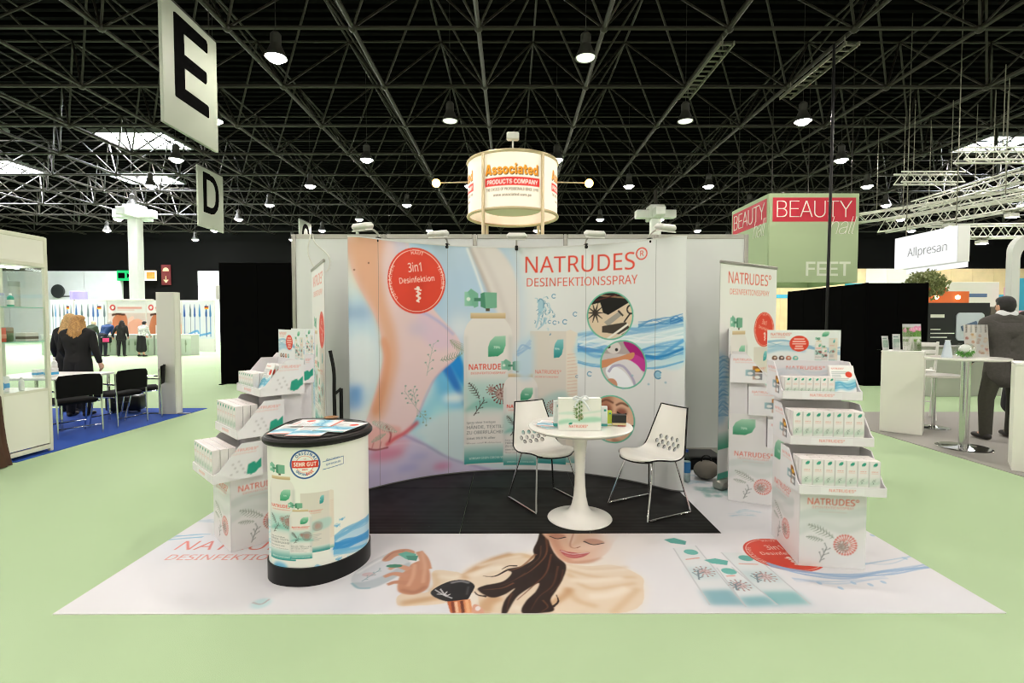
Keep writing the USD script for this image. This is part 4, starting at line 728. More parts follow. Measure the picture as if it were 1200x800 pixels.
def leaflet(name, label, loc, rz, seed, group=None, rx=0.0, th=.002, sc=1.0):
    t = thing(name, label, 'leaflet', loc, rz, group, rx=rx); obj('paper', MB().box((0, 0, th / 2), (.15 * sc, .21 * sc, th)), M_WHITE, t, smooth=False)
    flat_print('printed_side', leaflet_art(seed), 0, 0, .15, .21, 46, 64, (-.075 * sc, -.105 * sc, th + .0006), (sc, 0, 0), (0, sc, 0), t, M_PRINT); return t
leaflet('brochure', 'pale blue brochure lowest of the fan on the left of the table', (.185, 3.83, TT), .5, 2)
leaflet('brochure', 'brochure fanned out second from below on the left of the table', (.19, 3.85, TT + .0035), .1, 4)
leaflet('brochure', 'brochure lying topmost of the fan on the left of the table', (.185, 3.88, TT + .007), -.3, 5)

# ------------------------------------------------------------------ white shell chairs on chrome sled frames
def shell_grid(nu=46, nv=25):
    pr = spline([(.245, .432), (.225, .448), (.16, .455), (.06, .447), (-.04, .436), (-.12, .437), (-.175, .462), (-.205, .525), (-.232, .62), (-.262, .72), (-.292, .82)], 8, False)
    hw = spline([(0, .165), (1, .19), (2, .21), (3, .222), (4, .226), (5, .226), (6, .222), (7, .208), (8, .188), (9, .166), (10, .145)], 8, False)[:, 1]
    i = np.linspace(0, len(pr) - 1, nu); x = np.interp(i, range(len(pr)), pr[:, 0]); z = np.interp(i, range(len(pr)), pr[:, 1]); w = np.interp(i, range(len(hw)), hw)
    v = np.linspace(-1, 1, nv); d = np.stack([np.gradient(x), np.gradient(z)], 1); d /= np.linalg.norm(d, axis=1, keepdims=True); n = np.stack([d[:, 1], -d[:, 0]], 1); n = np.where((n @ [1, 1] < 0)[:, None], -n, n)
    lift = .006 + .026 * np.clip((np.arange(nu) - nu * .42) / (nu * .2), 0, 1)
    X = x[:, None] + n[:, 0, None] * lift[:, None] * v ** 2; Z = z[:, None] + n[:, 1, None] * lift[:, None] * v ** 2; Y = w[:, None] * v[None]
    X = X - (.085 * np.clip(1 - np.arange(nu) / (nu * .34), 0, 1) ** .8)[:, None] * np.abs(v) ** 2.6
    return np.stack([X, Y, Z], -1), n
G, GN = shell_grid()
def shell_solid(o0, o1, holes=True):
    nu, nv = G.shape[:2]; N = np.stack([GN[:, 0], 0 * GN[:, 0], GN[:, 1]], -1)[:, None]
    a, b = G + N * o0, G + N * o1; V = np.vstack([a.reshape(-1, 3), b.reshape(-1, 3)]); k = nu * nv; F = []
    for i in range(nu - 1):
        for j in range(nv - 1):
            p, q, r, s_ = i * nv + j, i * nv + j + 1, (i + 1) * nv + j + 1, (i + 1) * nv + j
            F += [[p, q, r], [p, r, s_], [k + p, k + r, k + q], [k + p, k + s_, k + r]]
    edge = [(0, j) for j in range(nv)] + [(i, nv - 1) for i in range(1, nu)] + [(nu - 1, j) for j in range(nv - 2, -1, -1)] + [(i, 0) for i in range(nu - 2, 0, -1)]
    e = [i * nv + j for i, j in edge]
    for p, q in zip(e, e[1:] + e[:1]): F += [[p, k + p, k + q], [p, k + q, q]]
    m = trimesh.Trimesh(V, np.array(F), process=False)
    if m.volume < 0: m.invert()
    M = m3.Manifold(m3.Mesh(np.asarray(m.vertices, np.float32), np.asarray(m.faces, np.uint32)))
    if holes and M.status() == m3.Error.NoError:
        for row, (u, cnt) in enumerate(((28.3, 4), (30.6, 5), (32.9, 4))):
            for c in range(cnt):
                v = (c - (cnt - 1) / 2) * .060; i = int(u); f = u - i
                c0 = G[i, 12] * (1 - f) + G[i + 1, 12] * f; nn = GN[i]; wd = abs(G[i, -1, 1]); c0 = c0 + np.array([nn[0], 0, nn[1]]) * .03 * (v / wd) ** 2; c0[1] = v
                cy = m3.Manifold.cylinder(.2, .0195, .0195, 20, True); z = np.array([nn[0], 0, nn[1]]); y = np.array([0, 1.0, 0]); xx = np.cross(y, z)
                T = np.column_stack([xx, y, z, c0]); M = M - cy.transform(T)
    return M
def make_chair(label, loc, rz):
    t = thing('shell_chair', label, 'chair', loc, rz)
    obj('seat_shell', shell_solid(0, -.007), M_GLOSSW, t, smooth=40); obj('back_shell', shell_solid(-.0072, -.014), M_BLACKP, t, smooth=40)
    nv = G.shape[1]; ed = [G[0, j] for j in range(nv)] + [G[i, -1] for i in range(1, len(G))] + [G[-1, j] for j in range(nv - 2, -1, -1)] + [G[i, 0] for i in range(len(G) - 2, 0, -1)]
    obj('edge_trim', MB().tube(np.array(ed) + [0, 0, -.006], .006, 6, True), M_BLACKP, t)
    for g in (-1, 1):
        fl_, fb, tf, tb = (.235, g * .235, .009), (-.215, g * .235, .009), (.11, g * .15, .425), (-.13, g * .15, .415)
        path = [tf] + [tuple(np.add(fl_, np.multiply(np.subtract(tf, fl_), .06)))] + [fl_] + [tuple(np.add(fl_, (-.02, 0, 0)))] + [tuple(np.add(fb, (.02, 0, 0)))] + [fb] + [tuple(np.add(fb, np.multiply(np.subtract(tb, fb), .06)))] + [tb]
        obj('sled_leg', MB().tube(path, .0075, 8), M_CHROME, t)
    f = MB()
    for x in (.11, -.13): f.tube([(x, -.15, .42), (x, .15, .42)], .008, 8)
    f.box((-.01, 0, .424), (.2, .12, .012), .003); obj('seat_frame', f, M_BLACKP, t)
    for x in (.18, -.15):
        for g in (-1, 1): obj('glide', MB().lathe([(.012, 0), (.012, .006), (.008, .008)], 10, (x, g * .235, -.0)), M_BLACKP, t)
    return t
FZ = .0098
make_chair('white shell chair left of the round table, back to the giant printed bottles', (.187, 4.256, FZ), math.radians(-60.7))
make_chair('white shell chair right of the round table, turned towards it', (1.034, 4.085, FZ), math.radians(-152.4))

# ------------------------------------------------------------------ promotion counter
KO = [(-1.60, 3.42), (-1.585, 3.05), (-1.50, 2.90), (-1.34, 2.852), (-1.20, 2.885), (-1.085, 2.995), (-1.02, 3.15), (-1.035, 3.30), (-1.13, 3.43), (-1.33, 3.50), (-1.52, 3.50)]
CO = spline(KO, 12); CC = CO.mean(0)
def cscale(k): return CC + (CO - CC) * k
CL = np.vstack([cscale(.97), cscale(.97)[:1]]); CS = np.concatenate([[0], np.cumsum(np.linalg.norm(np.diff(CL, axis=0), axis=1))])
KA = Art(0, .10, CS[-1], .88, 900, (240, 240, 234))
ku = [(0.466, 0.609), (1.205, 0.533)]; k0, k1 = ku[0][0], ku[1][0]
q = [(0.751, 0.716), (0.824, 0.709), (0.752, 0.810), (0.923, 0.743), (0.971, 0.657), (0.862, 0.739)]
c, r = q[0], abs(q[1][0] - q[0][0]) * 1.16
BL = (36, 84, 150)
KA.ell(c, r, r, (244, 244, 240)); KA.ring(c, r * .95, r * .1, BL); KA.ring(c, r * .58, r * .03, SAL, .35, PI - .35); KA.ring(c, r * .58, r * .03, SAL, PI + .35, 2 * PI - .35)
KA.ctext('ORIGINAL', c, r * .66, PI / 2 + .92, r * .2, BL, 'N700'); KA.rect(c[0] - .86 * r, c[1] - .24 * r, c[0] + .86 * r, c[1] + .24 * r, (224, 62, 42)); KA.text('SEHR GUT', c[0], c[1] - .14 * r, r * .28, (250, 240, 236), 'N800', width=1.5 * r, anchor='m')
KA.text('1,0', c[0], c[1] + .32 * r, r * .1, SAL, 'N500', anchor='m'); KA.text('2021', c[0], c[1] - .42 * r, r * .12, (224, 62, 42), 'N700', anchor='m')
KA.ctext('derma', c, r * .78, PI * 1.5 - .92, r * .2, BL, 'N600', inward=True); KA.ctext('test', c, r * .78, PI * 1.5 + .12, r * .2, (224, 62, 42), 'N700', inward=True)
a, b = [(0.847, 0.676), (0.975, 0.733)]
for p, q2 in (((a[0], a[1]), (b[0], a[1] + .012)), ((b[0], a[1] + .012), (b[0], b[1])), ((b[0], b[1]), (a[0], b[1] - .012))): KA.line([p, q2], .003, BL, smooth=False)
KA.text('dermatest-', a[0] + .02, a[1] + .048, .012, BL, 'N400', ang=.05); KA.text('garantie.de', a[0] + .02, a[1] + .022, .012, BL, 'N400', ang=.05)
q = [(0.506, 0.151), (0.692, 0.638), (0.743, 0.199), (0.909, 0.548), (0.658, 0.164), (0.784, 0.450)]
KA.rect(k0, .1, q[0][0], .36, (206, 230, 238), blur=.02, alpha=.7)
for k in range(8): KA.wave([(k0 - .02, .16 + .03 * k), (k0 + .05, .17 + .03 * k)], .012, (150, 205, 225), 2, .02, k, .7)
w1 = [(0.905, 0.248), (0.983, 0.275), (1.088, 0.280), (1.243, 0.263), (0.905, 0.208), (0.982, 0.197), (1.086, 0.184), (1.237, 0.164), (0.904, 0.167), (1.013, 0.144), (1.190, 0.106), (0.904, 0.131), (1.229, 0.033)]
KA.poly(list(w1[:4]) + list(w1[8:11])[::-1], (186, 218, 238), blur=.01); KA.wave(w1[:4], .03, (120, 186, 226), 7, .02, 3, .8); KA.wave(w1[4:8], .045, (64, 152, 218), 8, .02, 4, .8); KA.wave(w1[8:11], .02, (120, 190, 228), 6, .015, 5, .8)
for (x, y) in [(0.927, 0.324), (0.961, 0.355), (1.109, 0.076), (1.012, 0.107), (0.935, 0.120), (1.083, 0.023), (0.980, 0.062), (0.882, 0.071), (0.600, 0.072), (0.683, 0.100), (0.756, 0.103), (0.811, 0.110)]: KA.ell((x, y), .008, .008, (130, 196, 226)); KA.wave([(x - .02, y), (x, y + .006), (x + .02, y)], .01, (120, 190, 224), 3, .01, int(x * 50), .7)
KA.ell([(0.589, 0.111)][0], .05, .03, (120, 190, 224), blur=.008)
bottle(KA, q[0][0], q[0][1], q[1][0], q[1][1] , 'NATRUDES°', True)
carton(KA, q[2][0] - .02, q[2][1], q[3][0], q[3][1], .14)
bottle(KA, q[4][0], q[4][1], q[5][0], q[5][1], 'NATRUDES°', False, seed=5)
t = thing('promotion_counter', 'rounded white promotion counter printed with spray bottles, black top and foot', 'counter')
obj('foot', MB().prism(cscale(1.0), .0065, .113), M_BLACKP, t, smooth=50)
obj('body', MB().prism(cscale(.966), .113, .815), M_WHITE, t, smooth=50)
us = np.linspace(.25, 1.45, 430); px_ = np.stack([np.interp(us, CS, CL[:, 0]), np.interp(us, CS, CL[:, 1])], 1)
m, cc = sheet(KA, us, np.linspace(.1135, .8145, 320), lambda U, V: np.stack([np.broadcast_to(px_[:, 0], U.shape), np.broadcast_to(px_[:, 1], U.shape), V], -1))
obj('printed_wrap', m, M_PRINT, t, colors=cc)
top = MB(); th = np.linspace(0, 2 * PI, 9)[:-1]
obj('counter_top', MB().prism(cscale(.985), .815, .848), M_BLACKP, t, smooth=50); obj('top_edge', MB().tube(np.column_stack([cscale(.985), np.full(len(CO), .838)]), .024, 10, True), M_BLACKP, t)
obj('top_inlay', MB().prism(cscale(.9), .848, .865), mat('inlay_dark', (30, 30, 30), .4), t, smooth=50)
for i, (x, y, rz, sd, l) in enumerate(((-1.455, 3.12, .05, 1, 'leaflet at the left of the counter top'), (-1.31, 3.05, -.03, 3, 'leaflet at the middle front of the counter top'), (-1.17, 3.15, -.25, 2, 'leaflet with pale blue wave on the right of the counter top'), (-1.36, 3.25, 1.5, 7, 'leaflet lying at the back of the counter top'))):
    leaflet('leaflet', 'white ' + l, (x, y, .866 + .0035 * i), rz, sd, sc=1.38)
obj_ = thing('card_dish', 'small brown oval dish at the back edge of the counter top', 'dish', (-1.33, 3.43, .8655)); obj('bowl', MB().lathe([(.02, 0), (.035, .003), (.05, .018), (.045, .018), (.03, .006), (.0, .005)], 24), mat('dish_brown', (170, 130, 90), .4), obj_)

# ------------------------------------------------------------------ cardboard floor displays with spray cartons
M_CARD = mat('display_card', (236, 234, 238), .55)
M_CARDIN = mat('display_card_inside', (206, 198, 186), .7)
TZB, TYF, TYB = (.49, .755, 1.02), (-.30, -.153, -.006), (.0, .147, .290)
def body_art(side):
    A = Art(0, 0, .48 if side else .38, 1.0 if side else .5, 260, (234, 233, 234)); h = .5
    if side:
        A.leaf(.03, .58, .2, .72, (60, 150, 110), (180, 220, 196)); A.text('70%', .115, .63, .018, (235, 245, 240), 'N600', anchor='m')
    A.text('NATRUDES°', .19, .4, .04, (228, 112, 98), 'N500', width=.3, anchor='m'); A.text('DESINFEKTIONSSPRAY', .19, .375, .016, (230, 150, 140), 'N400', width=.24, anchor='m'); A.rect(.11, .352, .27, .358, (230, 186, 178))
    for k, c in enumerate(((214, 220, 218), (222, 226, 226), (208, 216, 214))): A.poly([(0, .25 + .05 * k), (.12, .3 + .04 * k), (.26, .27 + .05 * k), (.38, .32 + .04 * k), (.38, .27 + .04 * k), (.25, .22 + .05 * k), (.12, .25 + .04 * k), (0, .2 + .05 * k)], c, blur=.008, alpha=.8)
    A.fern((.2, .19), (.05, .27), 9, .035, (146, 156, 146), .003); A.fern((.14, .17), (.04, .19), 7, .02, (150, 160, 150), .003); A.twig((.12, .03), (.16, .13), 6, .04, (130, 138, 136), .003, .004)
    A.virus((.265, .15), .062, (218, 212, 208), (216, 120, 110), 24); A.virus((.245, .135), .036, (176, 168, 160), (140, 128, 120), 14); return A
def tray_art(k, mirror):
    A = Art(0, 0, .5, .25, 260, (236, 235, 239)); yf, yb = TYF[k], TYB[k]; L = yb - yf
    f = (lambda x: L - x) if mirror else (lambda x: x)
    A.text('NATRUDES°', f(.62 * L), .185, .016, (234, 140, 130), 'N500', width=.18, anchor='m'); A.text('DESINFEKTIONSSPRAY', f(.62 * L), .165, .008, (236, 170, 162), 'N400', width=.15, anchor='m')
    if not mirror:
        A.poly([(f(.66 * L), .03), (f(.7 * L), .09), (f(.82 * L), .105), (f(.86 * L), .09), (f(.97 * L), .12), (f(.97 * L), .06), (f(.9 * L), .05), (f(.85 * L), .03), (f(.75 * L), .02)], (44, 160, 136), smooth=False)
        for q in range(8): A.ell((f((.35 + .04 * q) * L), .04 + .013 * (q * 5 % 7)), .007, .006, (206, 204, 208))
    else:
        for q, (x, y, c) in enumerate(((.3, .09, (186, 120, 60)), (.3, .03, (200, 170, 160)), (.48, .06, (160, 196, 206)))):
            A.rect(f(x * L) - .035, y, f(x * L) + .035, y + .05, c, grad=((60, 44, 36) if q < 1 else (120, 130, 140), 'h')); A.ell((f(x * L), y + .02), .02, .012, (236, 180, 60) if q == 0 else (230, 230, 232))
    return A
def header_art():
    A = Art(0, 0, .48, .245, 330, (232, 236, 238)); A.wave([(0, .14), (.12, .15), (.24, .13), (.36, .12), (.48, .1)], .014, (130, 180, 210), 8, .03, 4, .7); A.poly([(0, .11), (.12, .13), (.24, .11), (.24, .09), (.1, .1), (0, .08)], (170, 206, 224), blur=.006)
    A.text('NATRUDES°', .02, .205, .02, SAL, 'N500', width=.14); A.text('DESINFEKTIONSSPRAY', .02, .19, .008, SAL, 'N400', width=.1)
    A.ell((.21, .15), .063, .056, RED)
    for k, w in enumerate((.07, .085, .09, .05, .06)): A.rect(.21 - w / 2, .178 - .017 * k, .21 + w / 2, .186 - .017 * k, (250, 222, 214), alpha=.85)
    for k, c in enumerate(((110, 80, 60), (90, 70, 66), (190, 120, 96), (120, 190, 180))): A.ell((.05 + .046 * k, .045), .018, .018, c); A.ell((.052 + .046 * k, .048), .008, .007, (224, 206, 190))
    bottle(A, .315, .02, .36, .17); bottle(A, .36, .02, .395, .12, big=False); A.leaf(.36, .2, .405, .235); carton(A, .405, .025, .46, .19); return A
def make_display(label, loc, rz):
    t = thing('floor_display', label, 'display stand', loc, rz)
    b = obj('base', MB().box((0, .05, .245), (.38, .48, .49), .003).box((0, .147, .62), (.38, .286, .27), .003).box((0, .22, .885), (.38, .14, .27), .003), M_CARD, t, smooth=False)
    flat_print('front_print', body_art(False), 0, 0, .38, .5, 76, 96, (-.19, -.1912, .0), (1, 0, 0), (0, 0, .98), b, M_PRINT)
    flat_print('side_print', body_art(True), 0, 0, .48, .5, 86, 76, (-.1912, .29, .0), (0, -1, 0), (0, 0, .98), b, M_PRINT)
    flat_print('side_print', body_art(False), 0, 0, .38, .5, 76, 86, (.1912, -.185, .0), (0, 1, 0), (0, 0, .98), b, M_PRINT)
    A = body_art(True); flat_print('column_print', A, 0, .5, .28, .76, 60, 50, (-.1912, .29, .49), (0, -1, 0), (0, 0, 1), b, M_PRINT)
    for k in range(3):
        zb, yf, yb = TZB[k], TYF[k], TYB[k]; L = yb - yf; hgt = .235
        prof = [(yf, zb), (yf, zb + .055), (yf + .03, zb + .07), (yf + .17, zb + hgt), (yb, zb + hgt), (yb, zb)]
        tr = obj('tray', MB().box((0, (yf + yb) / 2, zb + .004), (.48, L, .008)), M_CARDIN, t, smooth=False); obj('tray_back', MB().box((0, yb - .003, zb + hgt / 2), (.478, .006, hgt)), M_CARD, tr, smooth=False)
        for g in (-1, 1): obj('side_panel', MB().slab(prof, 'x', .006, (g * .238, 0, 0)), M_CARD, tr, smooth=False)
        obj('lip', MB().box((0, yf, zb + .027), (.482, .007, .055), .001), M_CARD, tr, smooth=False)
        LA = Art(0, 0, .48, .05, 300, (235, 235, 238)); LA.text('NATRUDES°', .24, .018, .018, (232, 140, 128), 'N500', width=.15, anchor='m')
        flat_print('lip_print', LA, .12, .004, .36, .046, 60, 12, (-.12, yf - .0042, zb + .006), (1, 0, 0), (0, 0, 1), tr, M_PRINT)
        for mirror in (False, True):
            A = tray_art(k, mirror); nu, nv = 60, 34; us = np.linspace(0, L, nu); g = 1 if not mirror else -1
            U, V = np.meshgrid(us, np.linspace(0, 1, nv))
            yy = yf + U if not mirror else yb - U
            topz = np.interp(yy, [yf, yf + .03, yf + .17, yb], [.055, .07, hgt, hgt])
            P = np.stack([np.full_like(yy, g * .2416), yy, zb + V * topz], -1); i = np.arange((nv - 1) * nu).reshape(nv - 1, nu)[:, :-1].ravel()
            F = np.vstack([np.stack([i, i + 1, i + nu + 1], 1), np.stack([i, i + nu + 1, i + nu], 1)]); c = A.sample(U.ravel(), (V * topz).ravel())
            obj('side_print', trimesh.Trimesh(P.reshape(-1, 3), F, process=False), M_PRINT, tr, colors=lin(np.clip(c, 0, 255)) * PRINT_K)
    LA = Art(0, 0, .48, .2, 260, (232, 232, 236)); LA.text('NATRUDES°', .24, .15, .024, (232, 128, 116), 'N500', width=.26, anchor='m'); LA.wave([(0, .1), (.15, .13), (.3, .11), (.48, .16)], .02, (200, 216, 226), 6, .03, 2, .5)
    flat_print('back_print', LA, 0, .1, .46, .2, 80, 20, (-.23, .2828, 1.14), (1, 0, 0), (0, 0, 1), t, M_PRINT)
    h = obj('header', MB().box((0, .30, 1.345), (.48, .008, .245), .001), M_CARD, t, smooth=False)
    flat_print('header_print', header_art(), 0, 0, .48, .245, 130, 66, (-.24, .2955, 1.2225), (1, 0, 0), (0, 0, 1), h, M_PRINT)
    return t
RZ1, RZ2, RZ3, RZ4 = math.radians(-9), math.radians(67), math.radians(-45), math.radians(-45)
DL = [(1.92, 3.265, .0068, RZ1, 'white cardboard display of spray cartons on the right, the nearer one facing the viewer'), (2.10, 4.33, .0068, RZ2, 'white cardboard display behind the right display, seen from its side with the green leaf'),
      (-1.955, 3.56, .0068, RZ3, 'white cardboard display of spray cartons on the left, right behind the promotion counter'), (-2.13, 4.19, .0068, RZ4, 'white cardboard display mostly hidden behind the left one, near the rear wall')]
disp = []
for i, (x, y, z, rz, l) in enumerate(DL):
    disp.append(make_display(l, (x, y, z), rz) if i == 0 else dup(disp[0], (x, y, z), rz, l))
# the cartons, each a thing standing in its tray
KA2 = Art(0, 0, .06, .2, 900, (236, 233, 234)); KA2.poly([(.022, .17), (.022, .182), (.03, .19), (.044, .19), (.044, .18), (.036, .17)], (56, 160, 136), smooth=False); KA2.text('NATRUDES°', .03, .135, .006, SAL, 'N600', width=.04, anchor='m'); KA2.rect(.012, .125, .048, .128, (232, 186, 178))
KA2.poly([(0, .07), (.02, .08), (.04, .076), (.06, .09), (.06, .07), (.03, .062), (0, .055)], (180, 206, 192), blur=.003); KA2.poly([(0, .05), (.06, .06), (.06, .1), (.03, .1), (0, .09)], (206, 218, 210), blur=.006, alpha=.7); KA2.twig((.02, .06), (.028, .09), 5, .014, (130, 150, 140), .0015, .002); KA2.rect(0, 0, .06, .012, (222, 230, 228)); KA2.line([(.0005, 0), (.0005, .2)], .0012, (196, 194, 196), smooth=False); KA2.line([(.0595, 0), (.0595, .2)], .0012, (196, 194, 196), smooth=False)
M_CARTON = mat('carton_white', (240, 236, 236), .5)
def carton_proto(name, w, h, loc, rz, label, group):
    t = thing(name, label, 'carton', loc, rz, group)
    obj('box', MB().box((0, 0, h / 2), (w, .044, h), .0012), M_CARTON, t, smooth=False)
    flat_print('front_print', KA2, 0, 0, .06, .2, 14, 40, (-w / 2, -.0226, .0), (w / .06, 0, 0), (0, 0, h / .2), t, M_PRINT)
    obj('top_flap', MB().box((0, .002, h + .0006), (w * .96, .036, .0012)), mat('flap_white', (232, 226, 224), .5), t, smooth=False); return t
PROT = {}
TIER = ('lowest tray', 'middle tray', 'top tray')
WHERE = ('right display', 'side-on right display', 'left display', 'hidden left display')
def fill(di, k, n, rows, w, h, name, row_from=0, only=None):
    x0, y0, z0, rz, _ = DL[di]; ca, sa = math.cos(rz), math.sin(rz); rr = random.Random(di * 10 + k)
    for r in range(rows):
        for i in range(n):
            lab = '%s white carton from the left, %s row, %s of the %s' % (ORD[i], ('front', 'second', 'third')[r], TIER[k], WHERE[di])
            lx = -.225 + w / 2 + i * (w + .0016) + rr.uniform(0, .0008) + (.0 if k < 2 else 0); ly = TYF[k] + .0045 + .024 + .047 * r
            X, Y, Z = x0 + lx * ca - ly * sa, y0 + lx * sa + ly * ca, z0 + TZB[k] + .0085
            g = 'cartons in the %s row of the %s, %s' % (('front', 'second', 'third')[r], TIER[k], WHERE[di])
            if name not in PROT: PROT[name] = carton_proto(name, w, h, (X, Y, Z), rz, lab, g)
            else: dup(PROT[name], (X, Y, Z), rz, lab, g)
fill(0, 0, 7, 3, .0605, .2, 'spray_carton_box'); fill(0, 1, 7, 3, .0575, .2, 'slim_spray_carton'); fill(0, 2, 7, 2, .042, .135, 'mini_spray_carton')
fill(2, 0, 7, 3, .0605, .2, 'spray_carton_box'); fill(2, 1, 7, 3, .0575, .2, 'slim_spray_carton'); fill(2, 2, 7, 2, .042, .135, 'mini_spray_carton')
fill(1, 1, 4, 1, .0575, .2, 'slim_spray_carton')
for di, w in ((0, 'right display'), (2, 'left display')):
    x0, y0, z0, rz, _ = DL[di]; ca, sa = math.cos(rz), math.sin(rz)
    for q in range(3):
        lx, ly = .155 + .004 * q, TYF[2] + .07 + .022 * q; leaflet('tray_leaflet', '%s leaflet leaning in the top tray of the %s' % (('front', 'middle', 'rear')[q], w), (x0 + lx * ca - ly * sa, y0 + lx * sa + ly * ca, z0 + 1.02 + .115), rz, 2 + 3 * q, rx=math.radians(70))

# ------------------------------------------------------------------ roll-up banners
RA = Art(0, 0, .85, 1.97, 240, (238, 238, 236))
RA.text('NATRUDES°', .43, 1.8, .105, (230, 96, 76), 'N400', width=.66, anchor='m'); RA.text('DESINFEKTIONSSPRAY', .43, 1.7, .05, (234, 130, 112), 'N400', width=.6, anchor='m'); seal(RA, (.66, 1.37), .17, .95, -.25)
RA.poly([(0, .55), (.1, .6), (.1, 1.05), (.04, 1.15), (0, 1.1)], (176, 206, 222), blur=.03)
for k in range(16): RA.wave([(0, .58 + .035 * k), (.06, .6 + .035 * k), (.14, .58 + .035 * k)], .02, (96, 156, 196), 2, .02, k, .7)
RA.rect(0, .28, .85, .45, (60, 160, 125), grad=((238, 238, 236), 'v')); carton(RA, .5, .5, .8, 1.2); bottle(RA, .14, .45, .40, 1.35); bottle(RA, .34, .47, .53, .98, big=False); RA.rect(0, 0, .85, .06, (90, 180, 160))
def rollup(label, L, R):
    L, R = np.array(L), np.array(R); rz = math.atan2(R[1] - L[1], R[0] - L[0]); c = (L + R) / 2
    t = thing('roll_up_banner', label, 'banner', (c[0], c[1], .0068), rz)
    obj('cassette', MB().box((0, .0, .045), (1.0, .11, .09), .02), M_ALU, t, smooth=40)
    for g in (-1, 1): obj('foot', MB().box((g * .3, 0, .008), (.04, .3, .015), .005), M_ALU, t, smooth=False)
    obj('sheet_back', MB().box((0, .003, 1.07), (.98, .003, 1.97)), mat('banner_grey', (200, 200, 198), .6), t, smooth=False)
    flat_print('printed_sheet', RA, 0, 0, .85, 1.97, 150, 300, (-.49, -.0005, .085), (1.153, 0, 0), (0, 0, .998), t, M_PRINT)
    obj('top_rail', MB().box((0, .0, 2.065), (.99, .022, .03), .006), M_ALU, t, smooth=40); obj('pole', MB().tube([(0, .025, .05), (0, .025, 2.06)], .008, 8), M_ALU, t)
rollup('roll-up banner with red sticker and spray bottles on the right, before the rear wall', (1.77, 4.53), (2.58, 5.10))
rollup('roll-up banner seen nearly edge-on left of the picture wall', (-2.19, 5.32), (-1.755, 4.48))

# ------------------------------------------------------------------ odds and ends behind the picture wall
t = thing('water_bottle', 'clear water bottle with blue label and cap right of the picture wall', 'bottle', (1.58, 4.78, .0068))
M_PET = glassmat('clear_plastic')
obj('bottle_body', MB().lathe([(.03, 0), (.036, .008), (.036, .06), (.033, .075), (.036, .09), (.036, .2), (.03, .235), (.014, .265), (.013, .29)], 24), M_PET, t); obj('water', MB().lathe([(.03, .003), (.0345, .01), (.0345, .195), (.0, .196)], 20), mat('water_grey', (206, 220, 226), .1), t)
obj('label_band', MB().lathe([(.0365, .09), (.037, .092), (.037, .19), (.0365, .192)], 24), mat('label_blue', (60, 140, 205), .4), t); obj('cap', MB().lathe([(.015, .285), (.016, .29), (.016, .308), (.0, .31)], 18), mat('cap_blue', (40, 90, 190), .4), t)
t = thing('cleaning_bag', 'grey-brown round bag lying behind the right roll-up banner', 'bag', (1.80, 4.86, .0068)); obj('bag_body', MB().ball((0, 0, .09), .1, 3, (1.2, .9, .9)), mat('bag_taupe', (128, 122, 112), .8, bump=.3, gscale=20), t); obj('bag_handle', MB().tube(spline([(-.05, 0, .16), (-.03, 0, .22), (.03, 0, .22), (.05, 0, .16)], 5, False), .008, 6), M_BLACKP, t)
t = thing('storage_box', 'flat black equipment box on the floor under the rear wall', 'box', (1.83, 5.3, .0068)); obj('body', MB().box((0, 0, .06), (.5, .3, .12), .012), M_BLACKP, t, smooth=False); obj('lid', MB().box((0, 0, .13), (.51, .31, .02), .006), mat('lid_black', (40, 40, 40), .4), t, smooth=False)
t = thing('trolley_handle', 'black folding trolley with a tall handle leaning left of the picture wall', 'trolley', (-1.605, 4.33, .0068))
obj('handle', MB().tube(spline([(-.05, .0, 1.28), (-.02, 0, 1.1), (-.02, 0, .9), (-.015, 0, .5), (-.015, 0, .1)], 6, False), .016, 8), M_BLACKP, t); obj('rear_tube', MB().tube([(.03, .03, .95), (.03, .03, .1)], .016, 8), M_BLACKP, t); obj('brace', MB().tube([(-.02, 0, .9), (.03, .03, .95)], .012, 8), M_BLACKP, t); obj('foot_plate', MB().box((0, -.02, .02), (.12, .16, .02), .005), M_BLACKP, t, smooth=False)
for g in (-1, 1): obj('wheel', MB().tube([(g * .06 - .01, .05, .06), (g * .06 + .01, .05, .06)], .055, 16), M_BLACKP, t)

# ------------------------------------------------------------------ signs hanging from the space frame
M_SIGN = mat('sign_pale_grey', (150, 157, 142), .6)
M_INK = mat('sign_black', (4, 4, 4), .9, spec=.02)
def hall_sign(ch, label, X, Y1, zb, h=2.49, w=1.83):
    t = thing('hanging_sign', label, 'sign', (X, Y1 + w / 2, zb))
    obj('board', MB().box((0, 0, h / 2), (.07, w, h), .006), M_SIGN, t, smooth=False)
    for g in (1, -1): textpart('letter', ch, h * .64, M_INK, t, (g * .0355, 0, h * .595), R_FROMRIGHT if g > 0 else R_FROMLEFT, True, w * .62, .006)
    for g in (-1, 1): obj('hanger', MB().tube([(0, g * w * .38, h), (0, g * w * .38, 11.21 - zb)], .015, 6), M_STEEL, t)
    obj('top_rail', MB().box((0, 0, h + .03), (.05, w, .06), .01), M_STEEL, t, smooth=False)
hall_sign('E', 'big pale hanging board with a black letter E', -6.89, 10.0, 5.44)
hall_sign('D', 'pale hanging board with a black letter D', -13.0, 21.0, 5.52)
hall_sign('C', 'far pale hanging board with a black letter C', -13.0, 31.0, 5.35)
t = thing('hanging_pennant', 'narrow pale pointed pennant above the rear wall, right of the letter C board', 'sign', (-9.2, 30, 4.4)); obj('cloth', MB().slab([(-.28, 0), (.28, 0), (.1, 2.6), (-.02, 2.6)], 'y', .03), M_SIGN, t, smooth=False); obj('cord', MB().tube([(.03, 0, 2.6), (.03, 0, HZ - 4.4)], .01, 5), M_STEEL, t)

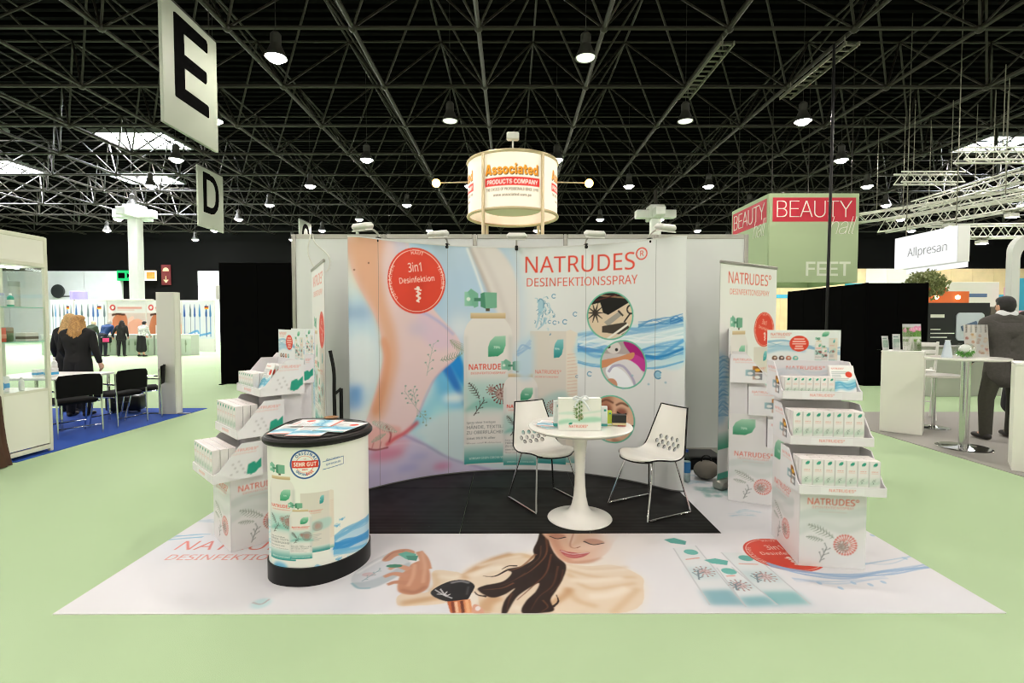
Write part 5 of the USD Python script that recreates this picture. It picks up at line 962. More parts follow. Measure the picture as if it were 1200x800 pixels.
# beauty hall sign: four pale green walls with red bands
BX0, BX1, BY0, BY1, BZ0, BZ1 = 9.04, 12.2, 18.0, 20.94, 2.95, 6.08
M_GRN = mat('sign_green', (170, 188, 150), .7); M_REDB = mat('sign_red', (196, 20, 50), .55); M_LETW = mat('letter_white', (236, 236, 226), .6); M_LETP = mat('letter_pale', (218, 224, 208), .6)
t = thing('beauty_sign', 'large pale green box sign with red bands reading BEAUTY hall and FEET', 'sign', ((BX0 + BX1) / 2, (BY0 + BY1) / 2, BZ0)); w, d, h = BX1 - BX0, BY1 - BY0, BZ1 - BZ0
def thin_text(txt, fnt, H, mtl, parent, loc, R, wdt, th=.012, name='lettering'):
    f = font(fnt); b = f.getbbox(txt, anchor='ls'); im = Image.new('L', ((b[2] - b[0] + 8), (b[3] - b[1] + 8))); ImageDraw.Draw(im).text((4 - b[0], 4 - b[1]), txt, 255, font=f, anchor='ls')
    im = im.resize((im.width * 2, im.height * 2), Image.BICUBIC)
    from shapely import box as sbox, union_all, affinity
    on = np.pad((np.asarray(im) > 110).astype(np.int8), ((0, 0), (1, 1))); r, s0 = np.nonzero(np.diff(on, axis=1) == 1); s1 = np.nonzero(np.diff(on, axis=1) == -1)[1]
    g = union_all(sbox(s0, -r - 1, s1, -r)).buffer(.6).buffer(-.6).simplify(.8); x0, y0, x1, y1 = g.bounds
    sx, sy = wdt / (x1 - x0), H / (y1 - y0); g = affinity.affine_transform(g, [sx, 0, 0, sy, -(x0 + x1) / 2 * sx, -(y0 + y1) / 2 * sy])
    m = trimesh.util.concatenate([trimesh.creation.extrude_polygon(q, th, engine='earcut') for q in getattr(g, 'geoms', [g])])
    return obj(name, MB().add(m.vertices, m.faces, R, loc), mtl, parent, smooth=False)
for nm, c, sz in (('front_wall', (0, -d / 2, h / 2), (w, .06, h)), ('rear_wall', (0, d / 2, h / 2), (w, .06, h)), ('side_wall', (-w / 2, 0, h / 2), (.06, d, h)), ('side_wall', (w / 2, 0, h / 2), (.06, d, h))):
    obj(nm, MB().box(c, sz, .004), M_GRN, t, smooth=False)
obj('red_band', MB().box((0, -d / 2 - .035, h - .57), (w - .22, .012, .84)), M_REDB, t, smooth=False); obj('red_band', MB().box((-w / 2 - .035, 0, h - .57), (.012, d - .22, .84)), M_REDB, t, smooth=False)
thin_text('BEAUTY', 'I200', .58, M_LETW, t, (0, -d / 2 - .042, h - .55), R_FRONT, w * .84); thin_text('BEAUTY', 'I200', .58, M_LETW, t, (-w / 2 - .042, 0, h - .55), R_FROMLEFT, d * .84)
SH = np.array([[1, .28, 0], [0, 1, 0], [0, 0, 1.0]])
thin_text('hall', 'I100', .62, M_LETW, t, (w * .33, -d / 2 - .042, h - 1.12), R_FRONT @ SH, .85); thin_text('hall', 'I100', .62, M_LETW, t, (-w / 2 - .042, -d * .3, h - 1.12), R_FROMLEFT @ SH, .8)
thin_text('FEET', 'I600', .5, M_LETP, t, (w * .17, -d / 2 - .032, .48), R_FRONT, w * .5)
for sx in (-1, 1):
    for sy in (-1, 1): obj('hanger', MB().tube([(sx * w * .45, sy * d * .45, h), (sx * w * .45, sy * d * .45, 11.21 - BZ0)], .02, 6), M_STEEL, t)
t = thing('hanging_cable', 'thick black cable hanging from the roof in front of the green box sign', 'cable', (7.72, 12.45, 0)); obj('cable_tube', MB().tube([(0, 0, HZ - .3), (.01, 0, 6), (-.02, 0, 2.2), (-.02, 0, .05)], .035, 8), M_BLACKP, t); obj('floor_box', MB().box((-.02, 0, .04), (.16, .16, .08), .01), M_BLACKP, t, smooth=False)

# round drum sign on posts behind the booth
M_DRUM = printmat('drum_print', .5, .3, .2); M_TRIM = mat('drum_trim', (214, 196, 160), .4, .4)
DA = Art(0, 0, 5.0, .92, 170, (246, 240, 226))
for c0 in (1.25, .0, 2.5, 3.75, 5.0):
    for dx in (0.01, 0): DA.text('Associated', c0 + dx - .02, .54 - dx * 1.2, .17, (60, 40, 20) if dx else (240, 150, 20), 'I900', width=.92, anchor='m')
    DA.rect(c0 - .48, .36, c0 + .46, .49, (220, 40, 34)); DA.text('PRODUCTS COMPANY', c0 - .01, .385, .075, (250, 246, 240), 'I800', width=.88, anchor='m')
    DA.text('THE CHOICE OF PROFESSIONALS SINCE 1998', c0 - .01, .28, .045, (110, 90, 70), 'I600', width=.9, anchor='m'); DA.text('www.associated.com.pe', c0 - .01, .19, .045, (110, 90, 70), 'I600', width=.64, anchor='m')
DX, DY, DZ, DR = -.07, 9.0, 3.38, .785
t = thing('drum_sign', 'round lit drum sign with orange and red lettering standing behind the booth', 'sign', (DX, DY, 0))
us = np.linspace(0, 4.93, 420)
for k in range(4):
    seg = us[k * 105:(k + 1) * 105 + 1]
    m, c = sheet(DA, seg, np.linspace(0, .92, 80), lambda U, V: np.stack([DR * np.sin((U - 1.25) / DR), -DR * np.cos((U - 1.25) / DR), DZ + V], -1)); obj('printed_shell', m, M_DRUM, t, colors=c)
for z in (DZ, DZ + .92): obj('rim', MB().tube([(DR * math.cos(a), DR * math.sin(a), z) for a in np.linspace(0, 2 * PI, 49)[:-1]], .028, 8, True), M_TRIM, t)
for k, a in enumerate((-2.21, -.93, .93, 2.21)): obj('post', MB().tube([((DR + .03) * math.cos(a), (DR + .03) * math.sin(a), 0), ((DR + .03) * math.cos(a), (DR + .03) * math.sin(a), DZ + .9)], .028, 8), M_TRIM, t)
obj('floor_ring', MB().tube([((DR + .03) * math.cos(a), (DR + .03) * math.sin(a), .02) for a in np.linspace(0, 2 * PI, 33)[:-1]], .02, 6, True), M_TRIM, t)
M_HALO = emat('halogen_glow', (255, 176, 80), 12.0)
for g in (-1, 1):
    lp = obj('lamp_arm', MB().tube([(g * DR, 0, DZ + .62), (g * (DR + .53), -.02, DZ + .60)], .012, 6), M_TRIM, t); obj('lamp_globe', MB().ball((g * (DR + .56), -.02, DZ + .595), .075, 2), M_HALO, lp)
    obj('inner_globe', MB().ball((g * .62, -.15, DZ + .6), .07, 2), M_HALO, lp)
obj('top_lamp', MB().box((.0, -DR, DZ + 1.13), (.2, .12, .12), .02).tube([(0, -DR, DZ + .9), (0, -DR, DZ + 1.1)], .015, 6), M_LAMPW, t, smooth=40)
obj('inner_disc', MB().lathe([(.0, 0), (.5, 0), (.5, .02), (.0, .02)], 40, (0, 0, DZ + .12)), mat('drum_inside', (236, 226, 200), .6), t)

# hall columns with cross-shaped heads
M_COL = mat('column_pale', (206, 210, 205), .6, grain=.03, gscale=2)
for (x, y, l) in ((-20.0, 27.0, 'pale square hall column with cross-shaped head on the left'), (7.57, 27.0, 'pale hall column with cross-shaped head rising behind the rear wall')):
    t = thing('hall_column', l, 'column', (x, y, 0)); obj('shaft', MB().box((0, 0, 3.5), (.5, .5, 7.0), .03), M_COL, t, smooth=False); obj('head', MB().box((0, 0, 7.25), (2.1, .5, .42), .03).box((0, 0, 7.25), (.5, 2.1, .42), .03).box((0, 0, 7.35), (.8, .8, .7), .04), M_COL, t, smooth=False); obj('bearing', MB().lathe([(.1, 7.65), (.1, HZ)], 12), M_STEEL, t)
# cable ladders under the lower chords
M_LAD = mat('ladder_zinc', (120, 120, 106), .5, .5)
for x, l in ((5.08, 'galvanised cable ladder under the roof, the left of two'), (8.08, 'galvanised cable ladder under the roof, the right of two')):
    t = thing('cable_ladder', l, 'cable ladder', (x, 13.8, HZ - .35))
    for g in (-1, 1): obj('rail', MB().box((g * .16, 0, 0), (.03, 3.0, .09)), M_LAD, t, smooth=False)
    for k in range(12): obj('rung', MB().box((0, -1.4 + .254 * k, 0), (.32, .035, .035)), M_LAD, t, smooth=False)
    for k in (-1.2, 1.2): obj('hanger', MB().tube([(0, k, 0), (0, k, .35)], .015, 5), M_LAD, t)
# white lighting trusses over the right stands
M_TRUSS = mat('truss_alu', (222, 222, 214), .35, .3)
def truss(name, label, a, b, s=.32, hang=True):
    a, b = np.array(a, float), np.array(b, float); L = np.linalg.norm(b - a); d = (b - a) / L; n = np.cross([0, 0, 1.0], d); n /= np.linalg.norm(n)
    t = thing(name, label, 'truss', (0, 0, 0)); up = np.array([0, 0, 1.0]); m = max(2, int(L / .5))
    for g in (-1, 1):
        for u in (0, 1): obj('chord', MB().tube([a + n * g * s / 2 + up * u * s, b + n * g * s / 2 + up * u * s], .028, 7), M_TRUSS, t)
        z = MB()
        for k in range(m):
            p, q = a + d * L * k / m, a + d * L * (k + .5) / m; r = a + d * L * (k + 1) / m
            z.tube([p + n * g * s / 2, q + n * g * s / 2 + up * s], .014, 5); z.tube([q + n * g * s / 2 + up * s, r + n * g * s / 2], .014, 5)
        obj('lacing', z, M_TRUSS, t, kind='stuff')
    z = MB()
    for k in range(m):
        p, r = a + d * L * k / m, a + d * L * (k + 1) / m; z.tube([p - n * s / 2, r + n * s / 2], .014, 5)
    obj('lacing', z, M_TRUSS, t, kind='stuff')
    if hang:
        for k in (.25, .85): q = a + d * L * k + up * s; obj('hanging_chain', MB().tube([q, [q[0], q[1], HZ]], .012, 5), M_LAD, t)
truss('lighting_truss', 'short white truss high at the right edge, running across', (12.2, 14.0, 5.95), (17, 14.0, 5.95)); truss('lighting_truss', 'white truss running across below the higher one', (12.2, 16.2, 5.95), (14.2, 16.2, 5.95)); truss('lighting_truss', 'white truss running away towards the back at upper right', (14.55, 14.5, 5.57), (14.55, 18.4, 5.57))
truss('lighting_truss', 'long bright truss over the hanging white sign, running away', (14.6, 13.6, 4.75), (13.2, 18.2, 4.75), .4); truss('lighting_truss', 'long bright truss right of the hanging white sign, running across', (13.6, 16.6, 4.28), (19, 16.2, 4.28), .4); truss('lighting_truss', 'second bright truss running away above the hanging white sign', (15.8, 14.4, 5.21), (12.6, 19.0, 5.21), .3)
for k, (x, y, z) in enumerate(((14.3, 14.6, 4.54), (13.84, 16.1, 4.54), (15.2, 16.48, 4.07), (16.6, 16.38, 4.07))):
    t = thing('truss_floodlight', ('floodlight under the bright truss, %s from the left' % ('third', 'first', 'second', 'fourth')[k]), 'lamp', (x, y, z)); obj('housing', MB().box((0, 0, .06), (.3, .2, .12), .02), M_LAMPW, t, smooth=False); obj('lens', MB().box((0, -.03, -.002), (.26, .15, .01)), emat('flood_glow', (255, 246, 226), 30.0), t, smooth=False); obj('bracket', MB().tube([(0, 0, .1), (0, 0, .195)], .015, 6).box((0, 0, .19), (.62, .04, .03)).box((0, 0, .19), (.04, .5, .03)), M_LAD, t)
# hanging white box sign on the right
M_LIT = emat('lit_sign_white', (250, 250, 250), .95)
t = thing('white_box_sign', 'white lit box sign with grey lettering hanging on the right', 'sign', (12.45, 15.2, 3.22))
obj('front_board', MB().box((-.15, 0, .5), (.03, 2.3, 1.0), .004), M_LIT, t, smooth=False); obj('end_board', MB().box((0, -1.15, .5), (.33, .02, 1.0)), mat('sign_end_white', (232, 234, 234), .5), t, smooth=False); obj('back_board', MB().box((.15, 0, .5), (.03, 2.3, 1.0), .004), M_WHITE, t, smooth=False); obj('inner_board', MB().box((.45, .3, .36), (.03, 2.2, .95), .004), M_LIT, t, smooth=False)
thin_text('Allpresan', 'N300', .34, mat('letter_grey', (150, 156, 158), .6), t, (-.166, -.1, .44), R_FROMLEFT, 1.42, .006)
for y in (-.9, .9): obj('hanger', MB().tube([(0, y, 1.0), (0, y, 11.21 - 3.22)], .014, 5), M_LAD, t)
# emergency exit signs on the far left wall
t = thing('exit_sign', 'green and white lit exit sign on the dark far wall', 'sign', (-29.5, 39.9, 4.85)); obj('green_half', MB().box((-.76, 0, .35), (1.5, .16, .8), .01), emat('exit_green', (40, 190, 110), 1.3), t, smooth=False); obj('white_half', MB().box((.76, 0, .35), (1.5, .16, .8), .01), emat('exit_white', (255, 240, 206), 1.3), t, smooth=False)
obj('pictogram', MB().box((-1.15, -.09, .35), (.5, .02, .42)).prism([(-.35, .15), (-.1, .35), (-.35, .55)], 0, .02, R_FRONT, (-.35, -.08, 0)), M_INK, t, smooth=False); obj('orange_mark', MB().box((1.15, -.09, .35), (.6, .02, .5)), mat('mark_orange', (230, 130, 50), .5), t, smooth=False); obj('bracket', MB().box((0, .3, .35), (.2, .5, .1)), M_INK, t, smooth=False)
t = thing('fire_sign', 'dark red and gold arrow sign right of the lit exit sign', 'sign', (-27.5, 40.35, 4.55)); obj('board', MB().box((0, 0, .75), (.75, .06, 1.6), .01), mat('fire_red', (92, 14, 16), .5), t, smooth=False)
M_GOLD = mat('mark_gold', (226, 200, 150), .5); obj('arrow', MB().box((0, -.04, .45), (.06, .02, .4)).prism([(-.2, .35), (0, .12), (.2, .35), (.12, .38), (0, .24), (-.12, .38)], 0, .02, R_FRONT, (0, -.03, 0)), M_GOLD, t, smooth=False); obj('dome_mark', MB().prism([(.24 * math.cos(a), 1.05 + .28 * math.sin(a)) for a in np.linspace(0, PI, 14)], 0, .02, R_FRONT, (0, -.03, 0)), M_GOLD, t, smooth=False)

# ------------------------------------------------------------------ left stand: glass showcase, blue carpet, table and chairs
obj('blue_carpet', MB().box((-8.05, 7.2, .004), (5.1, 3.46, .008)), mat('carpet_blue', (20, 74, 168), .95, grain=.15, gscale=120), smooth=False, label='bright blue carpet under the black chairs on the left', cat='carpet')
M_FRAMEW = mat('showcase_frame', (222, 222, 206), .5); M_PANE = glassmat('showcase_glass', (250, 252, 251)); M_PANELW = mat('showcase_panel', (236, 236, 226), .5)
SX0, SX1, SY0, SY1 = -6.12, -5.55, 5.37, 5.975
t = thing('glass_showcase', 'tall white framed glass showcase with spray products at the left edge', 'showcase', ((SX0 + SX1) / 2, (SY0 + SY1) / 2, .008)); hx, hy = (SX1 - SX0) / 2, (SY1 - SY0) / 2
for sx in (-1, 1):
    for sy in (-1, 1): obj('post', MB().box((sx * (hx - .02), sy * (hy - .02), 1.255), (.045, .045, 2.51), .008), M_FRAMEW, t, smooth=False)
for z0, z1, nm in ((.1, .72, 'lower_panel'), (2.2, 2.49, 'header_panel')):
    for g in (-1, 1): obj(nm, MB().box((g * (hx - .012), 0, (z0 + z1) / 2), (.012, 2 * hy - .06, z1 - z0)), M_PANELW, t, smooth=False); obj(nm, MB().box((0, g * (hy - .012), (z0 + z1) / 2), (2 * hx - .06, .012, z1 - z0)), M_PANELW, t, smooth=False)
for g in (-1, 1): obj('glass_pane', MB().box((g * (hx - .012), 0, 1.46), (.005, 2 * hy - .06, 1.46)), M_PANE, t, smooth=False); obj('glass_pane', MB().box((0, g * (hy - .012), 1.46), (2 * hx - .06, .005, 1.46)), M_PANE, t, smooth=False)
obj('floor_shelf', MB().box((0, 0, .735), (2 * hx - .01, 2 * hy - .01, .03)), M_FRAMEW, t, smooth=False)
for z in (.06, 2.18, 2.49):
    for g in (-1, 1): obj('rail', MB().box((g * (hx - .02), 0, z), (.04, 2 * hy - .05, .05), .005).box((0, g * (hy - .02), z), (2 * hx - .05, .04, .05), .005), M_FRAMEW, t, smooth=False)
M_SHELF = glassmat('shelf_glass', (222, 242, 234))
for z in (1.30, 1.69): obj('glass_shelf', MB().box((0, 0, z), (2 * hx - .06, 2 * hy - .06, .008)), M_SHELF, t, smooth=False); obj('shelf_edge', MB().box((hx - .028, 0, z), (.004, 2 * hy - .06, .009)), mat('shelf_edge_green', (140, 206, 180), .3), t, smooth=False)
obj('back_panel', MB().box((-hx + .03, 0, 1.02), (.006, 2 * hy - .08, .55)), mat('frosted_panel', (214, 220, 218), .6), t, smooth=False)
obj('light_strip', MB().box((0, 0, 2.15), (.06, .45, .02)), emat('strip_glow', (250, 255, 250), 9.0), t, smooth=False)
def product(name, label, x, y, z, kind, w, h, c, c2=(240, 240, 238)):
    t = thing(name, label, {'b': 'bottle', 'c': 'carton', 't': 'tub'}[kind], (x, y, z)); M1, M2 = mat('prod_%d_%d_%d' % c, c, .4), mat('prod_%d_%d_%d' % c2, c2, .4); r = w / 2
    if kind == 'b':
        obj('bottle_body', MB().lathe([(r * .9, 0), (r, .006), (r, h * .66), (r * .75, h * .76), (r * .35, h * .82), (r * .3, h * .84)], 16), M1, t); obj('cap', MB().lathe([(r * .42, h * .83), (r * .42, h * .97), (r * .3, h)], 14), M2, t); obj('label_band', MB().lathe([(r * 1.01, h * .15), (r * 1.02, h * .16), (r * 1.02, h * .5), (r * 1.01, h * .51)], 16), M2, t)
    elif kind == 'c':
        obj('box', MB().box((0, 0, h / 2), (w * .7, w, h), .002), M1, t, smooth=False); obj('label_band', MB().box((0, 0, h * .4), (w * .7 + .002, w + .002, h * .3)), M2, t, smooth=False)
    else:
        obj('tub_body', MB().lathe([(r * .9, 0), (r, .01), (r, h * .8)], 18), M1, t); obj('lid', MB().lathe([(r * 1.05, h * .8), (r * 1.05, h), (r * .9, h)], 18), M2, t)
z1, z2, z0 = 1.703, 1.313, .759
product('lotion_bottle', 'teal bottle on the upper glass shelf at its near end', -5.68, 5.45, z1, 'b', .07, .2, (30, 160, 130)); product('cream_tub', 'white tub with pale lid on the upper glass shelf', -5.72, 5.56, z1, 't', .09, .15, (226, 228, 236), (190, 190, 220)); product('lotion_bottle', 'teal and white bottle beside the white tub on the upper shelf', -5.66, 5.63, z1, 'b', .06, .15, (60, 180, 150)); product('grey_canister', 'grey canister at the far end of the upper shelf', -5.85, 5.87, z1, 't', .1, .3, (176, 184, 178), (150, 160, 154))
product('red_carton', 'red-orange carton on the lower glass shelf, the nearer one', -5.66, 5.46, z2, 'c', .06, .17, (236, 84, 60), (250, 190, 170)); product('red_carton', 'red-orange carton on the lower glass shelf, the farther one', -5.70, 5.55, z2, 'c', .07, .155, (226, 90, 70), (240, 160, 140)); product('herb_jar', 'dark green herb jar on the lower glass shelf', -5.74, 5.66, z2, 't', .1, .12, (96, 120, 86), (120, 100, 70)); product('brown_carton', 'flat brown carton beside the herb jar', -5.82, 5.74, z2, 'c', .09, .16, (150, 136, 116), (200, 190, 170)); product('white_carton', 'low white carton at the far end of the lower shelf', -5.68, 5.83, z2, 'c', .16, .1, (226, 224, 220), (120, 110, 100))
product('pump_bottle', 'white bottle with blue band on the showcase floor, nearest one', -5.66, 5.47, z0, 'b', .08, .22, (240, 242, 244), (50, 160, 220)); product('blue_carton', 'white carton with bright blue band on the showcase floor', -5.72, 5.57, z0, 'c', .09, .17, (240, 242, 244), (40, 150, 220)); product('white_bottle', 'slim white bottle at the middle of the showcase floor', -5.66, 5.72, z0, 'b', .05, .15, (242, 242, 240))
# brown cloth over a table in front of the showcase
def drape(nx=44):
    P, top = [], []
    x0, x1, y0, y1, z = -6.5, -5.47, 4.55, 5.29, .76
    per = []
    for a, b in (((x0, y0), (x1, y0)), ((x1, y0), (x1, y1)), ((x1, y1), (x0, y1)), ((x0, y1), (x0, y0))):
        for k in range(30): per.append((a[0] + (b[0] - a[0]) * k / 30, a[1] + (b[1] - a[1]) * k / 30))
    per = np.array(per); c = per.mean(0); n = len(per); rings = []; i = np.arange(n)
    for r, (zz, gr) in enumerate(((z, 0.0), (z - .015, .012), (z - .1, .02), (z - .3, .035), (z - .5, .055), (z - .68, .085), (.012, .10))):
        d = per - c; d = d / np.abs(d).max(0); f = gr + (.022 * np.sin(i * 1.05) + .014 * np.sin(i * .47 + 1)) * min(1, r / 3)
        q = per + np.clip(d * 1.6, -1, 1) * f[:, None] * np.array([.55, .6]); rings.append(np.column_stack([q, np.full(n, zz)]))
    V = np.vstack(rings + [[[c[0], c[1], z]]]); F = []
    for r in range(len(rings) - 1):
        for k in range(n): l = (k + 1) % n; F += [[r * n + k, (r + 1) * n + k, (r + 1) * n + l], [r * n + k, (r + 1) * n + l, r * n + l]]
    F += [[len(V) - 1, k, (k + 1) % n] for k in range(n)]
    return trimesh.Trimesh(V, F, process=False)
t = thing('draped_table', 'table under a dark brown floor-length cloth at the left edge', 'table'); obj('tablecloth', drape(), mat('cloth_brown', (72, 46, 30), .85, grain=.2, gscale=8), t, smooth=60)
for x in (-6.4, -5.6):
    for y in (4.65, 5.2): obj('leg', MB().box((x, y, .365), (.05, .05, .73)), M_BLACKP, t, smooth=False)
# white table, black chairs
t = thing('white_table', 'white rectangular table of the left stand with cartons on it', 'table', (-6.93, 7.42, .008)); obj('tabletop', MB().box((0, 0, .735), (1.25, .95, .03), .006), M_WHITE, t, smooth=False)
for sx in (-.56, .56):
    for sy in (-.42, .42): obj('leg', MB().tube([(sx, sy, 0), (sx, sy, .72)], .022, 8), M_CHROME, t)
TB = .008 + .752
product('table_carton', 'white carton with bright blue foot on the white table, left one', -6.86, 7.2, TB, 'c', .1, .1, (238, 240, 240), (50, 160, 220)); product('table_carton', 'white carton with bright blue foot on the white table, right one', -6.62, 7.15, TB, 'c', .13, .12, (238, 240, 240), (60, 170, 224)); product('table_bottle', 'tall white bottle behind the cartons on the white table', -6.8, 7.4, TB, 'b', .07, .26, (232, 236, 236), (220, 220, 216))
M_SEATB = mat('seat_black', (9, 9, 10), .85, spec=.15, grain=.2, gscale=60)
def office_chair(label, loc, rz):
    t = thing('visitor_chair', label, 'chair', loc, rz)         # faces local +x
    obj('seat', MB().box((.02, 0, .46), (.46, .48, .07), .03), M_SEATB, t, smooth=50)
    m = MB(); cols = np.linspace(-1, 1, 11); V = []
    for s_ in (0, 1):
        for z in np.linspace(.53, .82, 7):
            for c in cols: w = .255 - .03 * max(0, (z - .74) / .08) ** 2; V.append((-.225 - .06 * (z - .5) - .045 * (1 - c * c) - .028 * s_, c * w, z + .012 * (1 - c * c)))
    F = []; n, mz = 11, 7
    for s_ in (0, 1):
        o = s_ * n * mz
        for i in range(mz - 1):
            for j in range(n - 1): a = o + i * n + j; F += [[a, a + 1, a + n + 1], [a, a + n + 1, a + n]] if s_ == 0 else [[a, a + n + 1, a + 1], [a, a + n, a + n + 1]]
    o = n * mz
    for i in range(mz - 1):
        for j in (0, n - 1): a = i * n + j; F += [[a, a + n, o + a + n], [a, o + a + n, o + a]]
    for j in range(n - 1):
        for i in (0, mz - 1): a = i * n + j; F += [[a, a + 1, o + a + 1], [a, o + a + 1, o + a]]
    obj('backrest', trimesh.Trimesh(np.array(V), F, process=False), M_SEATB, t, smooth=60)
    for g in (-1, 1):
        obj('frame_leg', MB().tube([(-.25, g * .25, .0), (-.24, g * .25, .42), (-.235, g * .262, .78)], .011, 8).tube([(.22, g * .25, .0), (.14, g * .25, .43), (-.2, g * .25, .44)], .011, 8), M_CHROME, t)
        obj('armrest', MB().tube([(-.23, g * .265, .62), (.0, g * .275, .64), (.12, g * .27, .6), (.14, g * .25, .44)], .011, 8), M_CHROME, t)
    obj('stretcher', MB().tube([(.19, -.25, .14), (.19, .25, .14)], .01, 8).tube([(-.24, -.25, .12), (-.24, .25, .12)], .01, 8), M_CHROME, t); return t
c0 = office_chair('black chair with chrome legs nearest to the glass showcase', (-6.09, 6.84, .008), math.radians(154))
dup(c0, (-5.98, 7.52, .008), math.radians(172), 'black chrome-legged chair behind the nearest one at the white table'); dup(c0, (-6.05, 8.12, .008), math.radians(215), 'farthest black chrome-legged chair at the white table, turned sideways')
t = thing('wheeled_suitcase', 'small black suitcase lying beyond the black chairs', 'suitcase', (-6.6, 8.5, .008), .3); obj('case_body', MB().box((0, 0, .17), (.5, .34, .26), .04), M_BLACKP, t, smooth=50); obj('handle', MB().tube([(-.1, -.18, .2), (-.1, -.21, .2), (.1, -.21, .2), (.1, -.18, .2)], .01, 6), M_BLACKP, t)
for x in (-.18, .18): obj('wheel', MB().tube([(x - .015, .0, .03), (x + .015, .0, .03)], .03, 12), M_BLACKP, t)
# white upright panel pillar
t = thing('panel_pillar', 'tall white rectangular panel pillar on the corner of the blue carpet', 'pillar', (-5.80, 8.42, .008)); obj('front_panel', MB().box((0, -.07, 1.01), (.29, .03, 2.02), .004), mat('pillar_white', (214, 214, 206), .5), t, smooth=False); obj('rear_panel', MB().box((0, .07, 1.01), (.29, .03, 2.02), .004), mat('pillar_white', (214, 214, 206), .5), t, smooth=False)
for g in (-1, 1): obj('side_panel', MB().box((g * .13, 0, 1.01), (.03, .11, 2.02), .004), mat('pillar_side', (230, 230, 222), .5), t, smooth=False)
for x in (-.3, -.22, .22): obj('foot', MB().box((x, -.04, .007), (.26, .05, .012), .003), M_ALU, t, smooth=False)
# black partition with a small white plate, left behind the booth
M_MOLTON = mat('black_cloth', (6, 6, 6), .95, spec=.03)
t = thing('black_partition', 'plain black partition wall behind the booth on the left', 'partition wall', (-5.9, 12.55, 0))
for k in range(3): obj('panel', MB().box((-.94 + .94 * k, 0, 1.5), (.935, .06, 3.0), .004), M_MOLTON, t, smooth=False)
obj('name_plate', MB().box((-1.44, -.02, 2.27), (.09, .05, .35), .004), mat('plate_white', (226, 226, 220), .5), t, smooth=False)
for k in range(4): obj('foot', MB().box((-1.3 + .87 * k, 0, .01), (.08, .5, .02)), M_MOLTON, t, smooth=False)
# far stand with tall picture panels and counters
PY = 25.6
def poster(kind, seed):
    A = Art(0, 0, 2, 1.9, 60, (226, 232, 238)); r = random.Random(seed)
    if kind == 'tools':
        for k in range(6):
            x = .15 + k * .33 + r.uniform(-.05, .05); c = r.choice(((40, 90, 160), (90, 110, 120), (60, 130, 190))); A.line([(x, .1), (x, 1.3)], .035, c); A.poly([(x - .06, 1.2), (x, 1.75), (x + .06, 1.2), (x, 1.1)], c)
        A.line([(.2, .15), (.9, .4), (1.1, .2), (1.8, .3)], .1, (70, 150, 215), .8); A.rect(1.4, 1.6, 1.65, 1.65, (30, 30, 30)); A.rect(1.4, 1.55, 1.65, 1.6, (210, 40, 40)); A.rect(1.4, 1.5, 1.65, 1.55, (240, 190, 40))
    else:
        A.rect(0, 1.3, 2, 1.9, (238, 238, 240)); A.rect(.5, 1.52, 1.8, 1.6, (226, 150, 140), blur=.02); A.rect(.5, 1.44, 1.4, 1.47, (226, 190, 186), blur=.01); A.ell((.25, 1.58), .15, .15, (206, 40, 46)); A.rect(.21, 1.5, .29, 1.66, (250, 250, 250)); A.rect(.17, 1.54, .33, 1.62, (250, 250, 250))
        A.rect(0, 0, 2, 1.3, (216, 200, 196)); A.poly([(.1, .2), (.3, 1.1), (.9, 1.25), (1.0, .6), (.6, .1)], (196, 120, 86)); A.poly([(1.0, .1), (1.1, .8), (1.6, 1.0), (2, .7), (2, .0)], (232, 170, 150)); A.ell((1.2, 1.0), .2, .1, (240, 200, 190), rotd=.6); A.rect(.5, .1, .9, .7, (236, 236, 236)); A.line([(.2, 1.2), (.5, 1.25), (.9, 1.22)], .1, (70, 40, 30))
    return A
t = thing('far_display_wall', 'far white stand wall with tool and face posters on the left', 'display wall', (0, PY, 0)); PXS = [-23.4, -22.2, -20.5, -18.55, -16.75, -15.1]
for k, (a, b) in enumerate(zip(PXS[:-1], PXS[1:])):
    p = obj('poster_panel', MB().box(((a + b) / 2, .05, 1.35), (b - a - .02, .08, 2.6), .01), M_WHITE, t, smooth=False)
    flat_print('poster_print', poster('face' if k in (2, 3) else 'tools', k), 0, 0, 2, 1.9, 60, 60, (a + .03, .005, .7), ((b - a - .06) / 2, 0, 0), (0, 0, 1), p, M_PRINT)
obj('head_lamp', MB().box((-19.4, -.15, 2.66), (2.6, .25, .05), .01), mat('lamp_bar', (240, 240, 232), .4), t, smooth=False)
CPA = Art(0, 0, 2, .95, 50, (196, 212, 196)); CPA.rect(.0, .8, 2, .95, (230, 234, 228))
for k in range(5): CPA.line([(.3 + .35 * k, .15), (.3 + .35 * k, .55)], .03, (130, 150, 120)); CPA.poly([(.26 + .35 * k, .5), (.3 + .35 * k, .74), (.34 + .35 * k, .5)], (110, 130, 100))
for k in range(4):
    a = -21.9 + 1.75 * k; t = thing('far_counter', 'pale green printed counter of the far left stand, %s from the left' % ORD[k], 'counter', (a + .86, 23.75, 0)); obj('body', MB().box((0, 0, .47), (1.7, .6, .94), .01), mat('counter_green', (206, 216, 204), .5), t, smooth=False); obj('counter_top', MB().box((0, 0, .955), (1.74, .66, .03), .008), M_WHITE, t, smooth=False)
    flat_print('front_print', CPA, 0, 0, 2, .95, 40, 20, (-.84, -.304, .01), (.84, 0, 0), (0, 0, .97), t, M_PRINT)
t = thing('purple_lamp', 'pale purple drum lamp above the far left stand', 'lamp', (-22.6, 26.4, 0)); obj('shade', MB().lathe([(.36, 2.72), (.36, 3.12), (.34, 3.14), (.0, 3.14)], 24), mat('shade_purple', (176, 164, 226), .6), t); obj('stand', MB().tube([(0, 0, 0), (0, 0, 2.8)], .03, 8), M_ALU, t)
